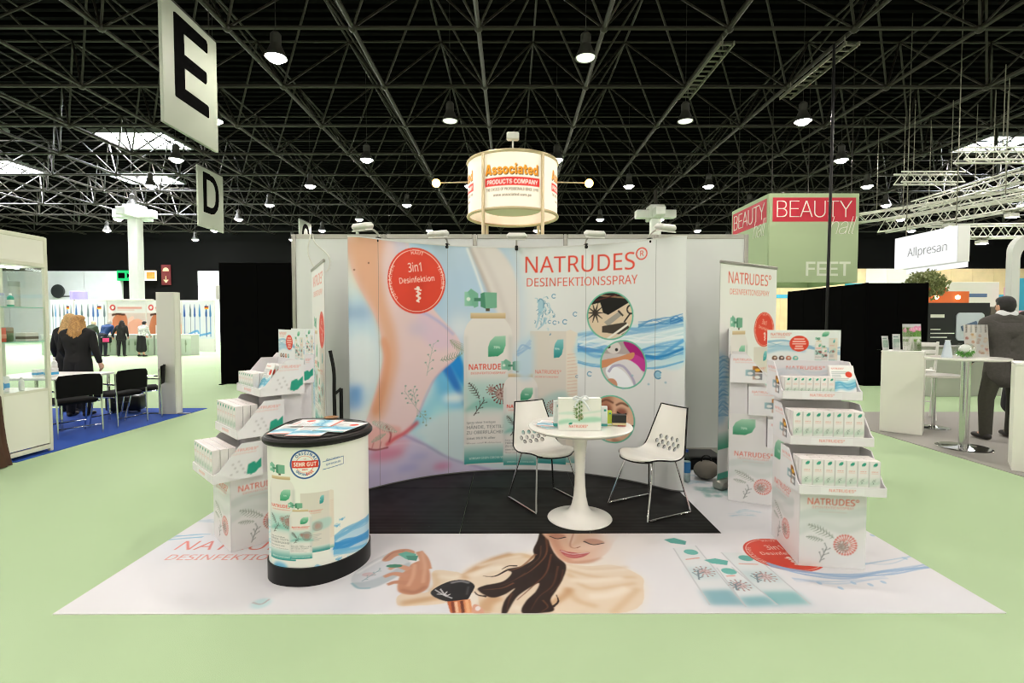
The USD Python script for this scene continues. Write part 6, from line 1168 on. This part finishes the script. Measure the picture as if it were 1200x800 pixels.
t = thing('pipe_fan', 'black wall fan on a bracket high at the far left', 'fan', (-36.0, 40.2, 4.0)); obj('cage', MB().lathe([(.05, -.1), (.5, -.08), (.55, 0), (.5, .08), (.05, .1)], 20, None, R_FRONT), mat('fan_black', (40, 42, 42), .5), t); obj('bracket', MB().tube([(0, 0, -.4), (0, .1, -.4), (1.2, .1, -.4), (1.2, .1, -2.0)], .06, 6), M_BLACKP, t)
t = thing('blue_bin', 'dark blue bin standing at the far left counter', 'bin', (-15.75, 23.2, 0)); obj('bin_body', MB().lathe([(.17, 0), (.2, .02), (.22, .5), (.2, .5)], 16), mat('bin_blue', (30, 56, 110), .5), t); obj('lid', MB().lathe([(.23, .5), (.22, .54), (.0, .57)], 16), mat('lid_blue', (24, 44, 90), .5), t)

# ------------------------------------------------------------------ right stands
obj('grey_carpet', MB().box((7.3, 6.45, .004), (4.66, 4.15, .008)), mat('carpet_grey', (158, 156, 150), .95, grain=.1, gscale=120), smooth=False, label='grey carpet of the right stand under bistro table and man', cat='carpet')
t = thing('black_partition', 'plain black corner partition below the green box sign', 'partition wall', (0, 0, 0))
for k in range(2): obj('panel', MB().box((8.82 + .71 * k, 12.13, 1.235), (.705, .06, 2.47), .004), M_MOLTON, t, smooth=False)
for k in range(4): obj('panel', MB().box((8.44, 12.55 + .85 * k, 1.235), (.06, .845, 2.47), .004), M_MOLTON, t, smooth=False)
for x, y in ((8.44, 12.13), (9.88, 12.13), (8.44, 15.5)): obj('post', MB().box((x, y, 1.24), (.07, .07, 2.48), .01), M_MOLTON, t, smooth=False)
def leaf_cloud(rr, c, r, n, size, sc=(1, 1, 1)):
    m = MB(); base = np.array([(0, 0, 0), (.5, .28, .05), (1, 0, 0), (.5, -.28, .05)]); f = np.array([(0, 1, 2), (0, 2, 3)])
    for _ in range(n):
        d = np.array([rr.gauss(0, 1) for _ in range(3)]); d /= np.linalg.norm(d); p = np.array(c) + d * r * rr.uniform(.35, 1) ** .6 * np.array(sc)
        m.add(base * size * rr.uniform(.7, 1.3), f, rot(rr.uniform(0, 6), rr.uniform(0, 6), rr.uniform(0, 6)), p)
    return m.mesh()
t = thing('potted_tree', 'small loose olive-green tree rising behind the black corner partition', 'tree', (10.65, 13.1, 0)); obj('pot', MB().lathe([(.2, 0), (.24, .02), (.28, .5), (.25, .5), (.22, .45)], 20), mat('pot_grey', (120, 120, 116), .6), t); obj('trunk', MB().tube(spline([(0, 0, .4), (.05, .02, 1.1), (-.03, 0, 1.8), (.02, 0, 2.4)], 5, False), .035, 8), mat('bark', (96, 80, 60), .9), t)
obj('foliage', leaf_cloud(random.Random(4), (0, 0, 2.5), .46, 1500, .085, (1, 1, .8)), mat('leaf_olive', (128, 138, 84), .6), t, smooth=False, kind='stuff')
# white counter with picture stands
cc = np.array([5.403, 7.05]); ra = math.atan2(6.716 - 7.037, 5.419 - 5.055)
t = thing('white_counter', 'tall plain white counter on the grey carpet carrying a tulip picture', 'counter', (5.40, 7.04, .008), ra); obj('body', MB().box((0, 0, .555), (.47, .45, 1.11), .004), M_PANELW, t, smooth=False); obj('counter_top', MB().box((0, 0, 1.12), (.475, .455, .02), .004), M_WHITE, t, smooth=False); obj('plinth', MB().box((.0, .0, .002), (.44, .42, .01)), mat('plinth_grey', (120, 120, 116), .6), t, smooth=False)
CT = .008 + 1.131
def pic_stand(name, label, loc, rz, w, h, A, lean=-.12):
    t = thing(name, label, 'picture stand', loc, rz); R = rot(lean, 0, 0)
    obj('back_plate', MB().box(R @ np.array([0, .0032, h / 2]), (w, .004, h), 0, R), M_WHITE, t, smooth=False); ex, ez = R @ [1, 0, 0], R @ [0, 0, 1]; org = R @ [-w / 2, .0012, 0]
    flat_print('picture', A, 0, 0, 1, 1, 34, 44, org, ex * w, ez * h, t, M_PRINT); obj('foot', MB().box((0, .05, .004), (w, .1, .006)), M_PANE, t, smooth=False); return t
TA = Art(0, 0, 1, 1, 100, (120, 160, 80)); rr = random.Random(2)
TA.rect(0, .88, 1, 1, (216, 220, 222))
for k in range(9): x = rr.uniform(.05, .95); TA.line([(x, .5), (x + .04, .78)], .05, (96, 150, 60)); TA.ell((x + .03, .8 + rr.uniform(-.05, .06)), .11, .07, (236, 150, 190)); TA.ell((x + .05, .82), .05, .05, (246, 196, 216))
TA.rect(0, .44, 1, .52, (236, 240, 232))
for k in range(10): x = rr.uniform(.05, .95); TA.ell((x, rr.uniform(.1, .4)), .09, .1, (238, 240, 232)); TA.line([(x, 0), (x, .3)], .04, (110, 150, 70))
pic_stand('tulip_picture', 'picture stand showing pink and white tulips on the white counter', (5.42, 6.92, CT), -.35, .21, .37, TA)
LA_ = Art(0, 0, 1, 1, 80, (232, 236, 236)); LA_.rect(.1, .2, .9, .7, (170, 200, 186)); LA_.rect(.12, .8, .72, .86, (120, 150, 146), blur=.01)
pic_stand('leaflet_holder', 'clear leaflet holder at the left end of the white counter', (5.165, 7.06, CT), .2, .11, .2, LA_); pic_stand('leaflet_holder', 'white leaflet holder next to the tulip picture', (5.255, 6.985, CT), -.35, .09, .23, LA_)
# bistro table
t = thing('bistro_table', 'round white bistro table on a chrome column and disc foot', 'table', (5.40, 6.07, .008)); obj('foot_disc', MB().lathe([(.27, 0), (.275, .006), (.26, .014), (.08, .024), (.06, .03)], 48), M_CHROME, t); obj('column', MB().lathe([(.05, .02), (.05, 1.05), (.09, 1.06), (.09, 1.075)], 28), M_CHROME, t); obj('tabletop', MB().lathe([(.38, 1.07), (.4, 1.078), (.405, 1.09), (.4, 1.1), (.0, 1.1)], 56), M_GLOSSW, t)
BT = .008 + 1.101
NA = Art(0, 0, 1, 1, 100, (238, 234, 228)); rr = random.Random(5)
for k in range(5): NA.line([(.1 + .2 * k, .75), (.12 + .2 * k, 1)], .07, rr.choice(((150, 140, 120), (190, 190, 186), (120, 110, 96))))
for k in range(26): NA.ell((rr.uniform(.1, .95), rr.uniform(.08, .72)), .07, .045, rr.choice(((206, 150, 110), (232, 206, 180), (190, 96, 80), (240, 226, 206), (214, 176, 120))), alpha=.9)
pic_stand('nut_picture', 'tall picture stand with a photo of pale biscuits on the bistro table', (5.545, 6.08, BT), -.1, .27, .395, NA)
t = thing('glass_bowl', 'clear round bowl with green moss on the bistro table', 'bowl', (5.30, 5.98, BT + .001)); obj('bowl', MB().lathe([(.05, 0), (.095, .03), (.105, .075), (.095, .13), (.06, .165), (.056, .165), (.09, .13), (.1, .075), (.09, .034), (.0, .008)], 32), M_PANE, t); obj('moss', leaf_cloud(random.Random(8), (0, 0, .055), .075, 260, .035, (1, 1, .4)), mat('moss_green', (86, 160, 50), .8), t, smooth=False, kind='stuff'); obj('white_ball', MB().ball((0, 0, .1), .06, 3), M_WHITE, t)
t = thing('paper_card', 'white folded card left of the moss bowl on the bistro table', 'card', (5.13, 6.02, BT), -.4); obj('card_sheet', MB().slab([(-.05, 0), (.05, 0), (.02, .2), (-.01, .21)], 'y', .003).slab([(-.05, 0), (.05, 0), (.02, .2), (-.01, .21)], 'y', .003, (0, .05, 0)), mat('card_pale', (214, 226, 236), .5), t, smooth=False); obj('card_fold', MB().box((.005, .025, .207), (.04, .053, .003)), M_WHITE, t, smooth=False)
# second counter at the right edge
t = thing('white_counter', 'plain white counter cut off by the right edge of the picture', 'counter', (5.456, 5.062, .008), ra); obj('body', MB().box((0, 0, .54), (.7, .46, 1.08), .004), M_PANELW, t, smooth=False); obj('counter_top', MB().box((0, 0, 1.095), (.705, .465, .025), .004), M_WHITE, t, smooth=False)
# folding chair, low table, grey counter farther back
t = thing('folding_chair', 'white folding bar chair between the white counter and the bistro table', 'chair', (6.40, 8.0, .008), -.5)
for g in (-1, 1): obj('leg', MB().bar((g * .2, .22, .01), (g * .2, -.12, 1.22), .03, .03), M_WHITE, t, smooth=False); obj('leg', MB().bar((g * .17, -.26, .01), (g * .17, .1, .8), .03, .03), M_WHITE, t, smooth=False)
obj('seat', MB().box((0, .0, .76), (.36, .32, .03), .008), M_WHITE, t, smooth=False)
for z in (1.18, 1.06, .96): obj('back_slat', MB().box((0, -.12 + (1.22 - z) * .28, z), (.38, .02, .06), .004), M_WHITE, t, smooth=False)
obj('foot_bar', MB().bar((-.2, .16, .25), (.2, .16, .25), .02), M_WHITE, t, smooth=False)
t = thing('low_table', 'low white round table with a flat chrome ring foot behind the bistro table', 'table', (6.02, 7.25, .008)); obj('tabletop', MB().lathe([(.27, .74), (.3, .75), (.3, .775), (.0, .78)], 40), M_GLOSSW, t); obj('pedestal', MB().lathe([(.19, 0), (.2, .006), (.06, .014), (.025, .03), (.025, .73), (.1, .74)], 32), M_CHROME, t)
t = thing('grey_counter', 'grey-white counter farther back behind the bistro table', 'counter', (9.3, 10.6, 0), .1); obj('body', MB().box((0, 0, .5), (1.6, .5, 1.0), .01), mat('counter_grey', (176, 180, 168), .5), t, smooth=False); obj('counter_top', MB().box((0, 0, 1.02), (1.66, .56, .04), .008), mat('counter_grey_top', (150, 150, 140), .5), t, smooth=False); obj('bag', MB().box((.4, -.05, 1.12), (.2, .15, .18), .02), M_WHITE, t, smooth=False)
# dark stand wall with device picture, coloured stands far behind
t = thing('dark_stand_wall', 'black stand wall with a rounded device picture behind the man', 'display wall', (13.3, 15.2, 0)); obj('wall_panel', MB().box((0, 0, 1.06), (2.0, .1, 2.12), .01), mat('panel_black', (24, 27, 29), .5), t, smooth=False); obj('side_panel', MB().box((1.2, .0, 1.0), (.36, .1, 2.0), .01), mat('panel_brown', (96, 88, 80), .6), t, smooth=False)
obj('picture_tile', MB().slab(rrect(-.02, .98, .82, 1.82, .12), 'y', .03, (0, -.06, 0)), mat('tile_pale', (196, 206, 216), .4), t, smooth=False); obj('device_mark', MB().box((.36, -.085, 1.42), (.5, .02, .16), .01, rot(0, -.35, 0)), mat('device_blue', (84, 104, 132), .4), t, smooth=False)
obj('title_mark', MB().box((-.58, -.053, 1.72), (.42, .01, .1), .003), M_LETW, t, smooth=False)
obj('green_mark', MB().box((-.95, -.053, .55), (.26, .01, .24), .003), mat('mark_green', (50, 110, 40), .5), t, smooth=False)
for k, wd in enumerate((.3, .72, .5)): obj('text_line', MB().box((-.78 + wd / 2, -.053, 1.32 - .12 * k), (wd, .008, .03)), M_LETW, t, smooth=False)
t = thing('orange_stand', 'orange lit stand front seen above the black stand wall', 'display wall', (15.6, 18.6, 0)); obj('front_board', MB().box((0, 0, 2.36), (2.3, .1, .62), .01), mat('board_orange', (226, 110, 54), .5), t, smooth=False); obj('top_board', MB().box((-.4, .1, 2.72), (1.6, .1, .2), .01), mat('board_brick', (196, 84, 50), .5), t, smooth=False)
for x in (-1.0, 1.0): obj('post', MB().box((x, .06, 1.1), (.1, .1, 2.2)), mat('post_brown', (120, 84, 60), .6), t, smooth=False)
for x in (-.6, -.1, .7): obj('spot', MB().ball((x, -.08, 2.45), .08, 2), emat('warm_spot', (255, 220, 170), 5.0), t)
t = thing('table_lamps', 'warm glowing globe lamps left of the black stand wall', 'lamp', (12.55, 15.9, 0)); obj('stem', MB().tube([(0, 0, 0), (0, 0, 1.5)], .03, 8), M_BLACKP, t); obj('base_disc', MB().lathe([(.2, 0), (.2, .02), (.0, .03)], 20), M_BLACKP, t)
for k, (x, z) in enumerate(((-.1, 1.85), (.05, 1.7), (.14, 1.55), (.2, 1.38), (.0, 1.5))): obj('globe', MB().ball((x, 0, z), .09, 2), emat('globe_glow', (255, 206, 130), 2.6), t)
for k, (x0, x1, z0, z1, c, l) in enumerate(((16.2, 18.2, 1.9, 3.0, (214, 206, 222), 'pale lilac stand wall far behind the small tree'), (19.6, 22.0, 2.2, 3.35, (238, 236, 230), 'white stand wall with a blue mark far behind the black one'), (22.0, 24.6, 1.5, 3.1, (236, 176, 206), 'pink stand wall far behind the man'), (24.6, 27.0, .8, 2.6, (228, 200, 222), 'pale pink stand wall at the far right'))):
    t = thing('far_stand_wall', l, 'display wall', ((x0 + x1) / 2, 22.6 + .3 * (k % 2), 0)); w = x1 - x0
    obj('board', MB().box((0, 0, (z0 + z1) / 2), (w, .1, z1 - z0), .01), mat('stand_%d' % k, c, .6), t, smooth=False); obj('lower_board', MB().box((0, .08, z0 / 2 + .02), (w * .98, .08, z0 + .04), .01), mat('stand_low_%d' % k, [(66, 60, 56), (200, 196, 196), (206, 186, 196), (210, 206, 210)][k], .6), t, smooth=False)
    if k == 1: obj('blue_mark', MB().box((.1, -.06, 2.75), (1.1, .02, .16), .01), mat('mark_blue', (96, 120, 160), .5), t, smooth=False)
obj('cyan_banner', MB().box((17.2, 23.6, 3.2), (3.4, .06, .3), .01).box((15.6, 23.6, 1.6), (.08, .08, 3.2)).box((18.8, 23.6, 1.6), (.08, .08, 3.2)), mat('banner_cyan', (80, 190, 214), .5), smooth=False, label='long light blue banner strip far behind the small tree', cat='banner')
# white arch frame at the right edge
t = thing('arch_frame', 'white stand frame with rounded corner at the right edge', 'stand frame', (8.86, 9.1, 0))
ar = [(0, 0)] + [(0, 2.7)] + [(.32 - .32 * math.cos(a), 2.78 + .32 * math.sin(a)) for a in np.linspace(0, PI / 2, 8)] + [(2.2, 3.1), (2.2, 2.95)] + [(.46 - .32 * math.cos(a), 2.66 + .29 * math.sin(a)) for a in np.linspace(PI / 2, 0, 8)] + [(.16, 0)]
obj('frame', MB().slab(ar, 'y', .12), mat('arch_white', (214, 218, 214), .45), t, smooth=False); obj('blue_panel', MB().box((1.2, .3, 2.05), (1.8, .04, .6), .01), mat('panel_azure', (50, 170, 206), .5), t, smooth=False); obj('pale_panel', MB().box((1.2, .3, 1.2), (1.8, .04, 1.0), .01), mat('panel_rose', (226, 208, 220), .5), t, smooth=False)
obj('upright', MB().box((1.2, .34, 1.4), (.08, .06, 2.8)), M_ALU, t, smooth=False)

# ------------------------------------------------------------------ people
def capsules(bones, step, it=8):
    M = None
    for a, b, ra, rb in bones:
        pts = []
        for c, r in ((a, ra), (b, rb)):
            s_ = trimesh.creation.icosphere(2 if step < .035 else 1, 1.0).vertices
            r3 = np.asarray(r if np.ndim(r) else (r, r, r), float); pts.append(s_ * r3 + np.asarray(c, float))
        h = m3.Manifold.hull_points(np.vstack(pts)); M = h if M is None else M + h
    h = M.refine_to_length(step).to_mesh(); m = trimesh.Trimesh(h.vert_properties[:, :3], h.tri_verts, process=True)
    trimesh.smoothing.filter_taubin(m, .5, .53, it); return m
def hand(w, f, up, side, s):
    """bones of a relaxed hand at wrist w, pointing along f; up = back of the hand, side = thumb side"""
    w, f, up, side = (np.asarray(q, float) for q in (w, f, up, side)); B = [(w, w + f * .085 * s, (.028 * s, .028 * s, .028 * s), .034 * s)]
    for k, (o, L) in enumerate(((.030, .068), (.010, .076), (-.010, .072), (-.029, .056))):
        a = w + f * .085 * s + side * o * s; b = a + (f * .9 - up * .25) * L * .55 * s; c = b + (f * .7 - up * .65) * L * .5 * s; B += [(a, b, .0095 * s, .0088 * s), (b, c, .0088 * s, .0078 * s)]
    a = w + f * .03 * s + side * .024 * s; b = a + (f * .55 + side * .6) * .045 * s; B += [(a, b, .012 * s, .0105 * s), (b, b + (f * .9 + side * .1) * .035 * s, .0105 * s, .009 * s)]
    return B
def make_person(label, loc, rz, H=1.75, lean=0.0, turn=0.0, arms=None, legs=None, top=(30, 30, 34), low=(30, 30, 34), hair=(50, 36, 28), hair_kind='short', skirt=False, coat=0.0, fine=.03, shoe=(26, 22, 20), skin=(226, 178, 150), collar=None, wide=1.0, pattern=0.0):
    """faces local -y; lean tilts the trunk forwards (towards -y) about the hips; arms: (elbow, wrist) per side in trunk space, legs: (knee, ankle) per side"""
    s = H / 1.75; t = thing('person', label, 'person', loc, rz)
    def T(p):
        p = np.asarray(p, float); q = p - [0, 0, .93]; c, n = math.cos(lean), math.sin(lean); return np.array([q[0], q[1] * c - q[2] * n, q[1] * n + q[2] * c + .93]) * s
    S = lambda p: np.asarray(p, float) * s
    arms = arms or {-1: ((-.25, .02, 1.15), (-.26, -.08, .92)), 1: ((.25, .02, 1.15), (.26, -.08, .92))}
    legs = legs or {-1: ((-.11, -.01, .5), (-.12, .02, .08)), 1: ((.11, -.01, .5), (.12, .02, .08))}
    body, topb, lowb = [], [], []
    W = wide
    pel, wai, che, nek, hed = T((0, 0, .95)), T((0, .0, 1.12)), T((0, .01, 1.33)), T((0, .01, 1.5)), T((0, -.015, 1.625))
    trunk = [(T((-.07, 0, .95)), T((-.065, 0, 1.12)), .105 * s, .10 * s), (T((.07, 0, .95)), T((.065, 0, 1.12)), .105 * s, .10 * s), (T((-.065, 0, 1.12)), T((-.09 * W, .01, 1.32)), .10 * s, .115 * s), (T((.065, 0, 1.12)), T((.09 * W, .01, 1.32)), .10 * s, .115 * s), (T((-.09 * W, .01, 1.32)), T((.09 * W, .01, 1.32)), .115 * s, .115 * s), (T((-.165 * W, .015, 1.43)), T((.165 * W, .015, 1.43)), .06 * s, .06 * s), (T((-.165 * W, .015, 1.43)), T((0, .01, 1.5)), .058 * s, .06 * s), (T((.165 * W, .015, 1.43)), T((0, .01, 1.5)), .058 * s, .06 * s), (T((-.09 * W, .01, 1.32)), T((-.165 * W, .015, 1.42)), .11 * s, .065 * s), (T((.09 * W, .01, 1.32)), T((.165 * W, .015, 1.42)), .11 * s, .065 * s), (T((-.065, 0, 1.0)), T((.065, 0, 1.0)), .11 * s, .11 * s), (T((-.065, 0, 1.15)), T((.065, 0, 1.15)), .1 * s, .1 * s)]
    body += trunk; topb += [(a, b, ra + .016 * s, rb + .016 * s) for a, b, ra, rb in trunk]
    body += [(nek, T((0, -.005, 1.56)), .055 * s, .052 * s)]
    rh = rot(0, 0, turn)
    def Hd(p): return hed + rh @ (np.asarray(p, float) * s)
    body += [(Hd((0, .012, .02)), Hd((0, -.008, .0)), (.078 * s, .095 * s, .098 * s), (.07 * s, .085 * s, .09 * s)), (Hd((0, -.03, -.055)), Hd((0, -.045, -.085)), .05 * s, .032 * s), (Hd((0, -.088, .0)), Hd((0, -.108, -.025)), .010 * s, .013 * s), (Hd((-.078, .012, .0)), Hd((-.08, .016, -.03)), (.012 * s, .022 * s, .028 * s), (.01 * s, .014 * s, .014 * s)), (Hd((.078, .012, .0)), Hd((.08, .016, -.03)), (.012 * s, .022 * s, .028 * s), (.01 * s, .014 * s, .014 * s)), (T((0, -.0, 1.55)), Hd((0, .0, -.04)), .052 * s, .06 * s)]
    for g in (-1, 1):
        sh, el, wr = T((g * .185 * W, .015, 1.425)), T(arms[g][0]), T(arms[g][1]); body += [(sh, el, .054 * s, .042 * s), (el, wr, .042 * s, .029 * s)]; d = (wr - el) / np.linalg.norm(wr - el)
        e = el + (wr - el) * .92; topb += [(sh, el, .068 * s, .056 * s), (el, e, .056 * s, .043 * s)]
        sd = np.cross(d, [g * 1.0, 0, 0]); sd = sd if np.linalg.norm(sd) > .2 else np.array([0, -1.0, 0]); sd /= np.linalg.norm(sd); sd = sd if sd[1] < 0 else -sd; u = np.cross(d, sd); u = u if u[0] * g > 0 else -u
        body += hand(wr, d, u, sd, s * 1.05)
        hp, kn, an = S((g * .085, .0, .93)), S(legs[g][0]), S(legs[g][1]); ft = an + S((g * .015, -.13, -.055)); body += [(hp, kn, .088 * s, .058 * s), (kn, kn * .72 + an * .28 + S((0, .015, 0)), .056 * s, .056 * s), (kn * .72 + an * .28 + S((0, .015, 0)), an, .056 * s, .038 * s), (an, ft, .04 * s, .03 * s)]
        lowb += [(hp + S((0, 0, .03)), kn, .108 * s, .077 * s), (kn, an + S((0, 0, .0)), .077 * s, .062 * s)]
    lowb += [(S((-.07, 0, .95)), S((.07, 0, .95)), .125 * s, .125 * s)]
    bm = capsules(body, min(fine, .022) if fine < .04 else .03); bm.vertices[:, 2] = np.maximum(bm.vertices[:, 2], .004)
    obj('body', bm, mat('skin_%d' % skin[0], skin, .5), t, smooth=60)
    Mt = mat('cloth_%d_%d_%d' % top, top, .85, grain=max(.12, pattern), gscale=14 if pattern else 40)
    if coat > 0:
        k = coat; topb += [(S((-.075, 0, .95)), S((-.085, .0, .95 - k)), .13 * s, .135 * s), (S((.075, 0, .95)), S((.085, .0, .95 - k)), .13 * s, .135 * s), (S((-.08, 0, .95 - k)), S((.08, 0, .95 - k)), .135 * s, .135 * s), (S((-.07, 0, .95)), S((.07, 0, .95)), .13 * s, .13 * s)]
    obj('jacket', capsules(topb, fine), Mt, t, smooth=60)
    if skirt: lowb = [(S((-.07, 0, .95)), S((.07, 0, .95)), .125 * s, .125 * s), (S((-.06, 0, .93)), S((-.08, 0, .35)), .13 * s, .16 * s), (S((.06, 0, .93)), S((.08, 0, .35)), .13 * s, .16 * s), (S((-.08, 0, .35)), S((.08, 0, .35)), .16 * s, .16 * s)]
    obj('skirt' if skirt else 'trousers', capsules(lowb, fine), mat('cloth_%d_%d_%d' % low, low, .85, grain=.12, gscale=40), t, smooth=60)
    for g in (-1, 1):
        an = S(legs[g][1]); ft = an + S((g * .015, -.15, -.045)); hl = an + S((0, .035, -.04)); m = capsules([(hl, ft, (.042 * s, .045 * s, .04 * s), (.045 * s, .05 * s, .033 * s)), (an + S((0, 0, .0)), hl, .048 * s, .042 * s)], max(fine, .02), 5)
        m.vertices[:, 2] = np.maximum(m.vertices[:, 2], .0); obj('shoe', m, mat('shoe_%d' % shoe[0], shoe, .4), t, smooth=60)
    hb = [(Hd((0, .022, .045)), Hd((0, .035, .01)), (.088 * s, .094 * s, .088 * s), (.086 * s, .082 * s, .08 * s)), (Hd((0, -.02, .075)), Hd((0, .0, .07)), (.07 * s, .07 * s, .05 * s), (.08 * s, .08 * s, .06 * s))]
    if hair_kind == 'short': hb += [(Hd((0, .05, -.02)), Hd((0, .045, -.055)), .066 * s, .05 * s)]
    elif hair_kind == 'long':
        rr = random.Random(len(label))
        for k in range(15):
            a = (k - 7) / 7 * 1.9; x, y = .078 * math.sin(a), .02 + .07 * math.cos(a); x2, y2 = x * 1.55 + rr.uniform(-.015, .015), y * 1.25 + .025
            hb += [(Hd((x, y, .0)), Hd((x * 1.3, y * 1.15 + .01, -.11)), .036 * s, .038 * s), (Hd((x * 1.3, y * 1.15 + .01, -.11)), Hd((x2, y2, -.2 + rr.uniform(-.02, .02))), .036 * s, .033 * s), (Hd((x2, y2, -.2)), Hd((x2 * .9 + rr.uniform(-.02, .02), y2 + .01, -.29 + rr.uniform(-.05, .02))), .032 * s, .012 * s)]
    obj('hair', capsules(hb, max(.012, fine * .6), 4), mat('hair_%d_%d_%d' % hair, hair, .55, grain=.35, gscale=45, bump=.3), t, smooth=60)
    for g in (-1, 1): obj('eye', MB().ball(Hd((g * .031, -.083, .008)), .011 * s, 1), mat('eye_dark', (40, 34, 30), .3), t)
    obj('mouth', MB().ball(Hd((0, -.086, -.058)), .02 * s, 1, (1, .35, .28)), mat('lip_rose', (186, 96, 92), .5), t)
    if collar: obj('collar', capsules([(T((-.05, .02, 1.52)), T((.05, .02, 1.52)), .062 * s, .062 * s)], .025, 4), mat('collar_%d' % collar[0], collar, .6), t, smooth=60)
    return t
# the man in the grey suit (seen from behind) and the woman he faces
make_person('man in dark grey suit with short black hair, seen from behind by the bistro table', (6.30, 6.50, .008), math.radians(168), 1.86, .05, .15, {-1: ((-.30, .0, 1.17), (-.2, -.22, 1.08)), 1: ((.29, .03, 1.16), (.31, -.1, .95))}, {1: ((.19, .0, .5), (.22, .06, .085)), -1: ((-.13, -.03, .5), (-.16, -.12, .085))}, (74, 71, 68), (56, 55, 46), (20, 17, 16), 'short', False, .18, .024, (30, 26, 22), (222, 170, 140), (226, 228, 232), 1.16)
make_person('dark-haired woman in black dress facing the man at the right edge', (7.25, 7.2, .008), math.radians(-25), 1.68, .0, .0, None, None, (28, 27, 30), (30, 28, 32), (30, 20, 17), 'long', True, 0, .03, (24, 22, 22), (226, 172, 144))
# the two women at the left stand
make_person('woman with long wavy blonde hair and black coat standing behind the white table', (-7.12, 8.18, .008), math.radians(190), 1.64, .06, -.3, {-1: ((-.27, .02, 1.16), (-.3, -.06, .93)), 1: ((.26, .0, 1.16), (.22, -.16, .97))}, None, (12, 12, 14), (12, 12, 14), (176, 132, 76), 'long', False, .3, .028, (30, 26, 26), (230, 184, 156), None, 1.12)
make_person('blonde woman in black half hidden behind the long-haired woman on the left', (-7.62, 8.6, .008), math.radians(185), 1.67, .03, .5, None, None, (11, 11, 13), (12, 12, 13), (190, 152, 98), 'long', False, .25, .03, (30, 26, 26), (230, 184, 156))
# visitors bent over the far counters
def bent(reach=.35): return {-1: ((-.24, -.12, 1.18), (-.14, -.36, 1.1)), 1: ((.24, -.12, 1.18), (.14, -.36, 1.1))}
F2 = .05
make_person('visitor in dark green coat bending over the far left counter', (-19.05, 22.72, 0), math.radians(182), 1.66, .42, 0, bent(), None, (60, 76, 56), (60, 84, 120), (206, 190, 160), 'short', False, .3, F2, (110, 80, 50))
make_person('visitor in blue padded jacket bent low over the far left counter', (-18.45, 22.72, 0), math.radians(176), 1.74, .62, 0, bent(), None, (30, 66, 116), (30, 34, 48), (190, 184, 176), 'short', False, 0, F2, (40, 36, 34), wide=1.25)
p = make_person('visitor in black holding a pink and black bag at the far counter', (-17.62, 22.72, 0), math.radians(195), 1.63, .15, 0, {-1: ((-.26, .05, 1.16), (-.24, -.1, .98)), 1: ((.3, .06, 1.16), (.38, .0, .98))}, None, (28, 28, 30), (26, 26, 30), (30, 24, 22), 'long', False, .1, F2)
make_person('visitor in white and grey patterned top and long black skirt at the far counter', (-16.72, 22.72, 0), math.radians(176), 1.62, .3, 0, bent(), None, (206, 210, 208), (26, 26, 28), (36, 28, 26), 'short', True, 0, F2, pattern=.4)
make_person('white-haired visitor in red behind the green-coated one at the far counter', (-19.85, 22.7, 0), math.radians(170), 1.6, .35, 0, bent(), None, (176, 56, 60), (40, 36, 38), (226, 222, 214), 'short', False, .1, F2)
t = thing('hand_bag', 'black bag with a pink panel held by the visitor in black', 'bag', (-18.10, 22.45, .62), .4); obj('bag_body', MB().box((0, 0, .13), (.42, .14, .28), .04), M_BLACKP, t, smooth=40); obj('pink_panel', MB().box((.02, -.075, .13), (.24, .01, .17), .004), mat('panel_pink', (226, 60, 130), .5), t, smooth=False); obj('bag_handle', MB().tube(spline([(-.12, 0, .26), (-.06, 0, .36), (.06, 0, .36), (.12, 0, .26)], 4, False), .012, 6), M_BLACKP, t)
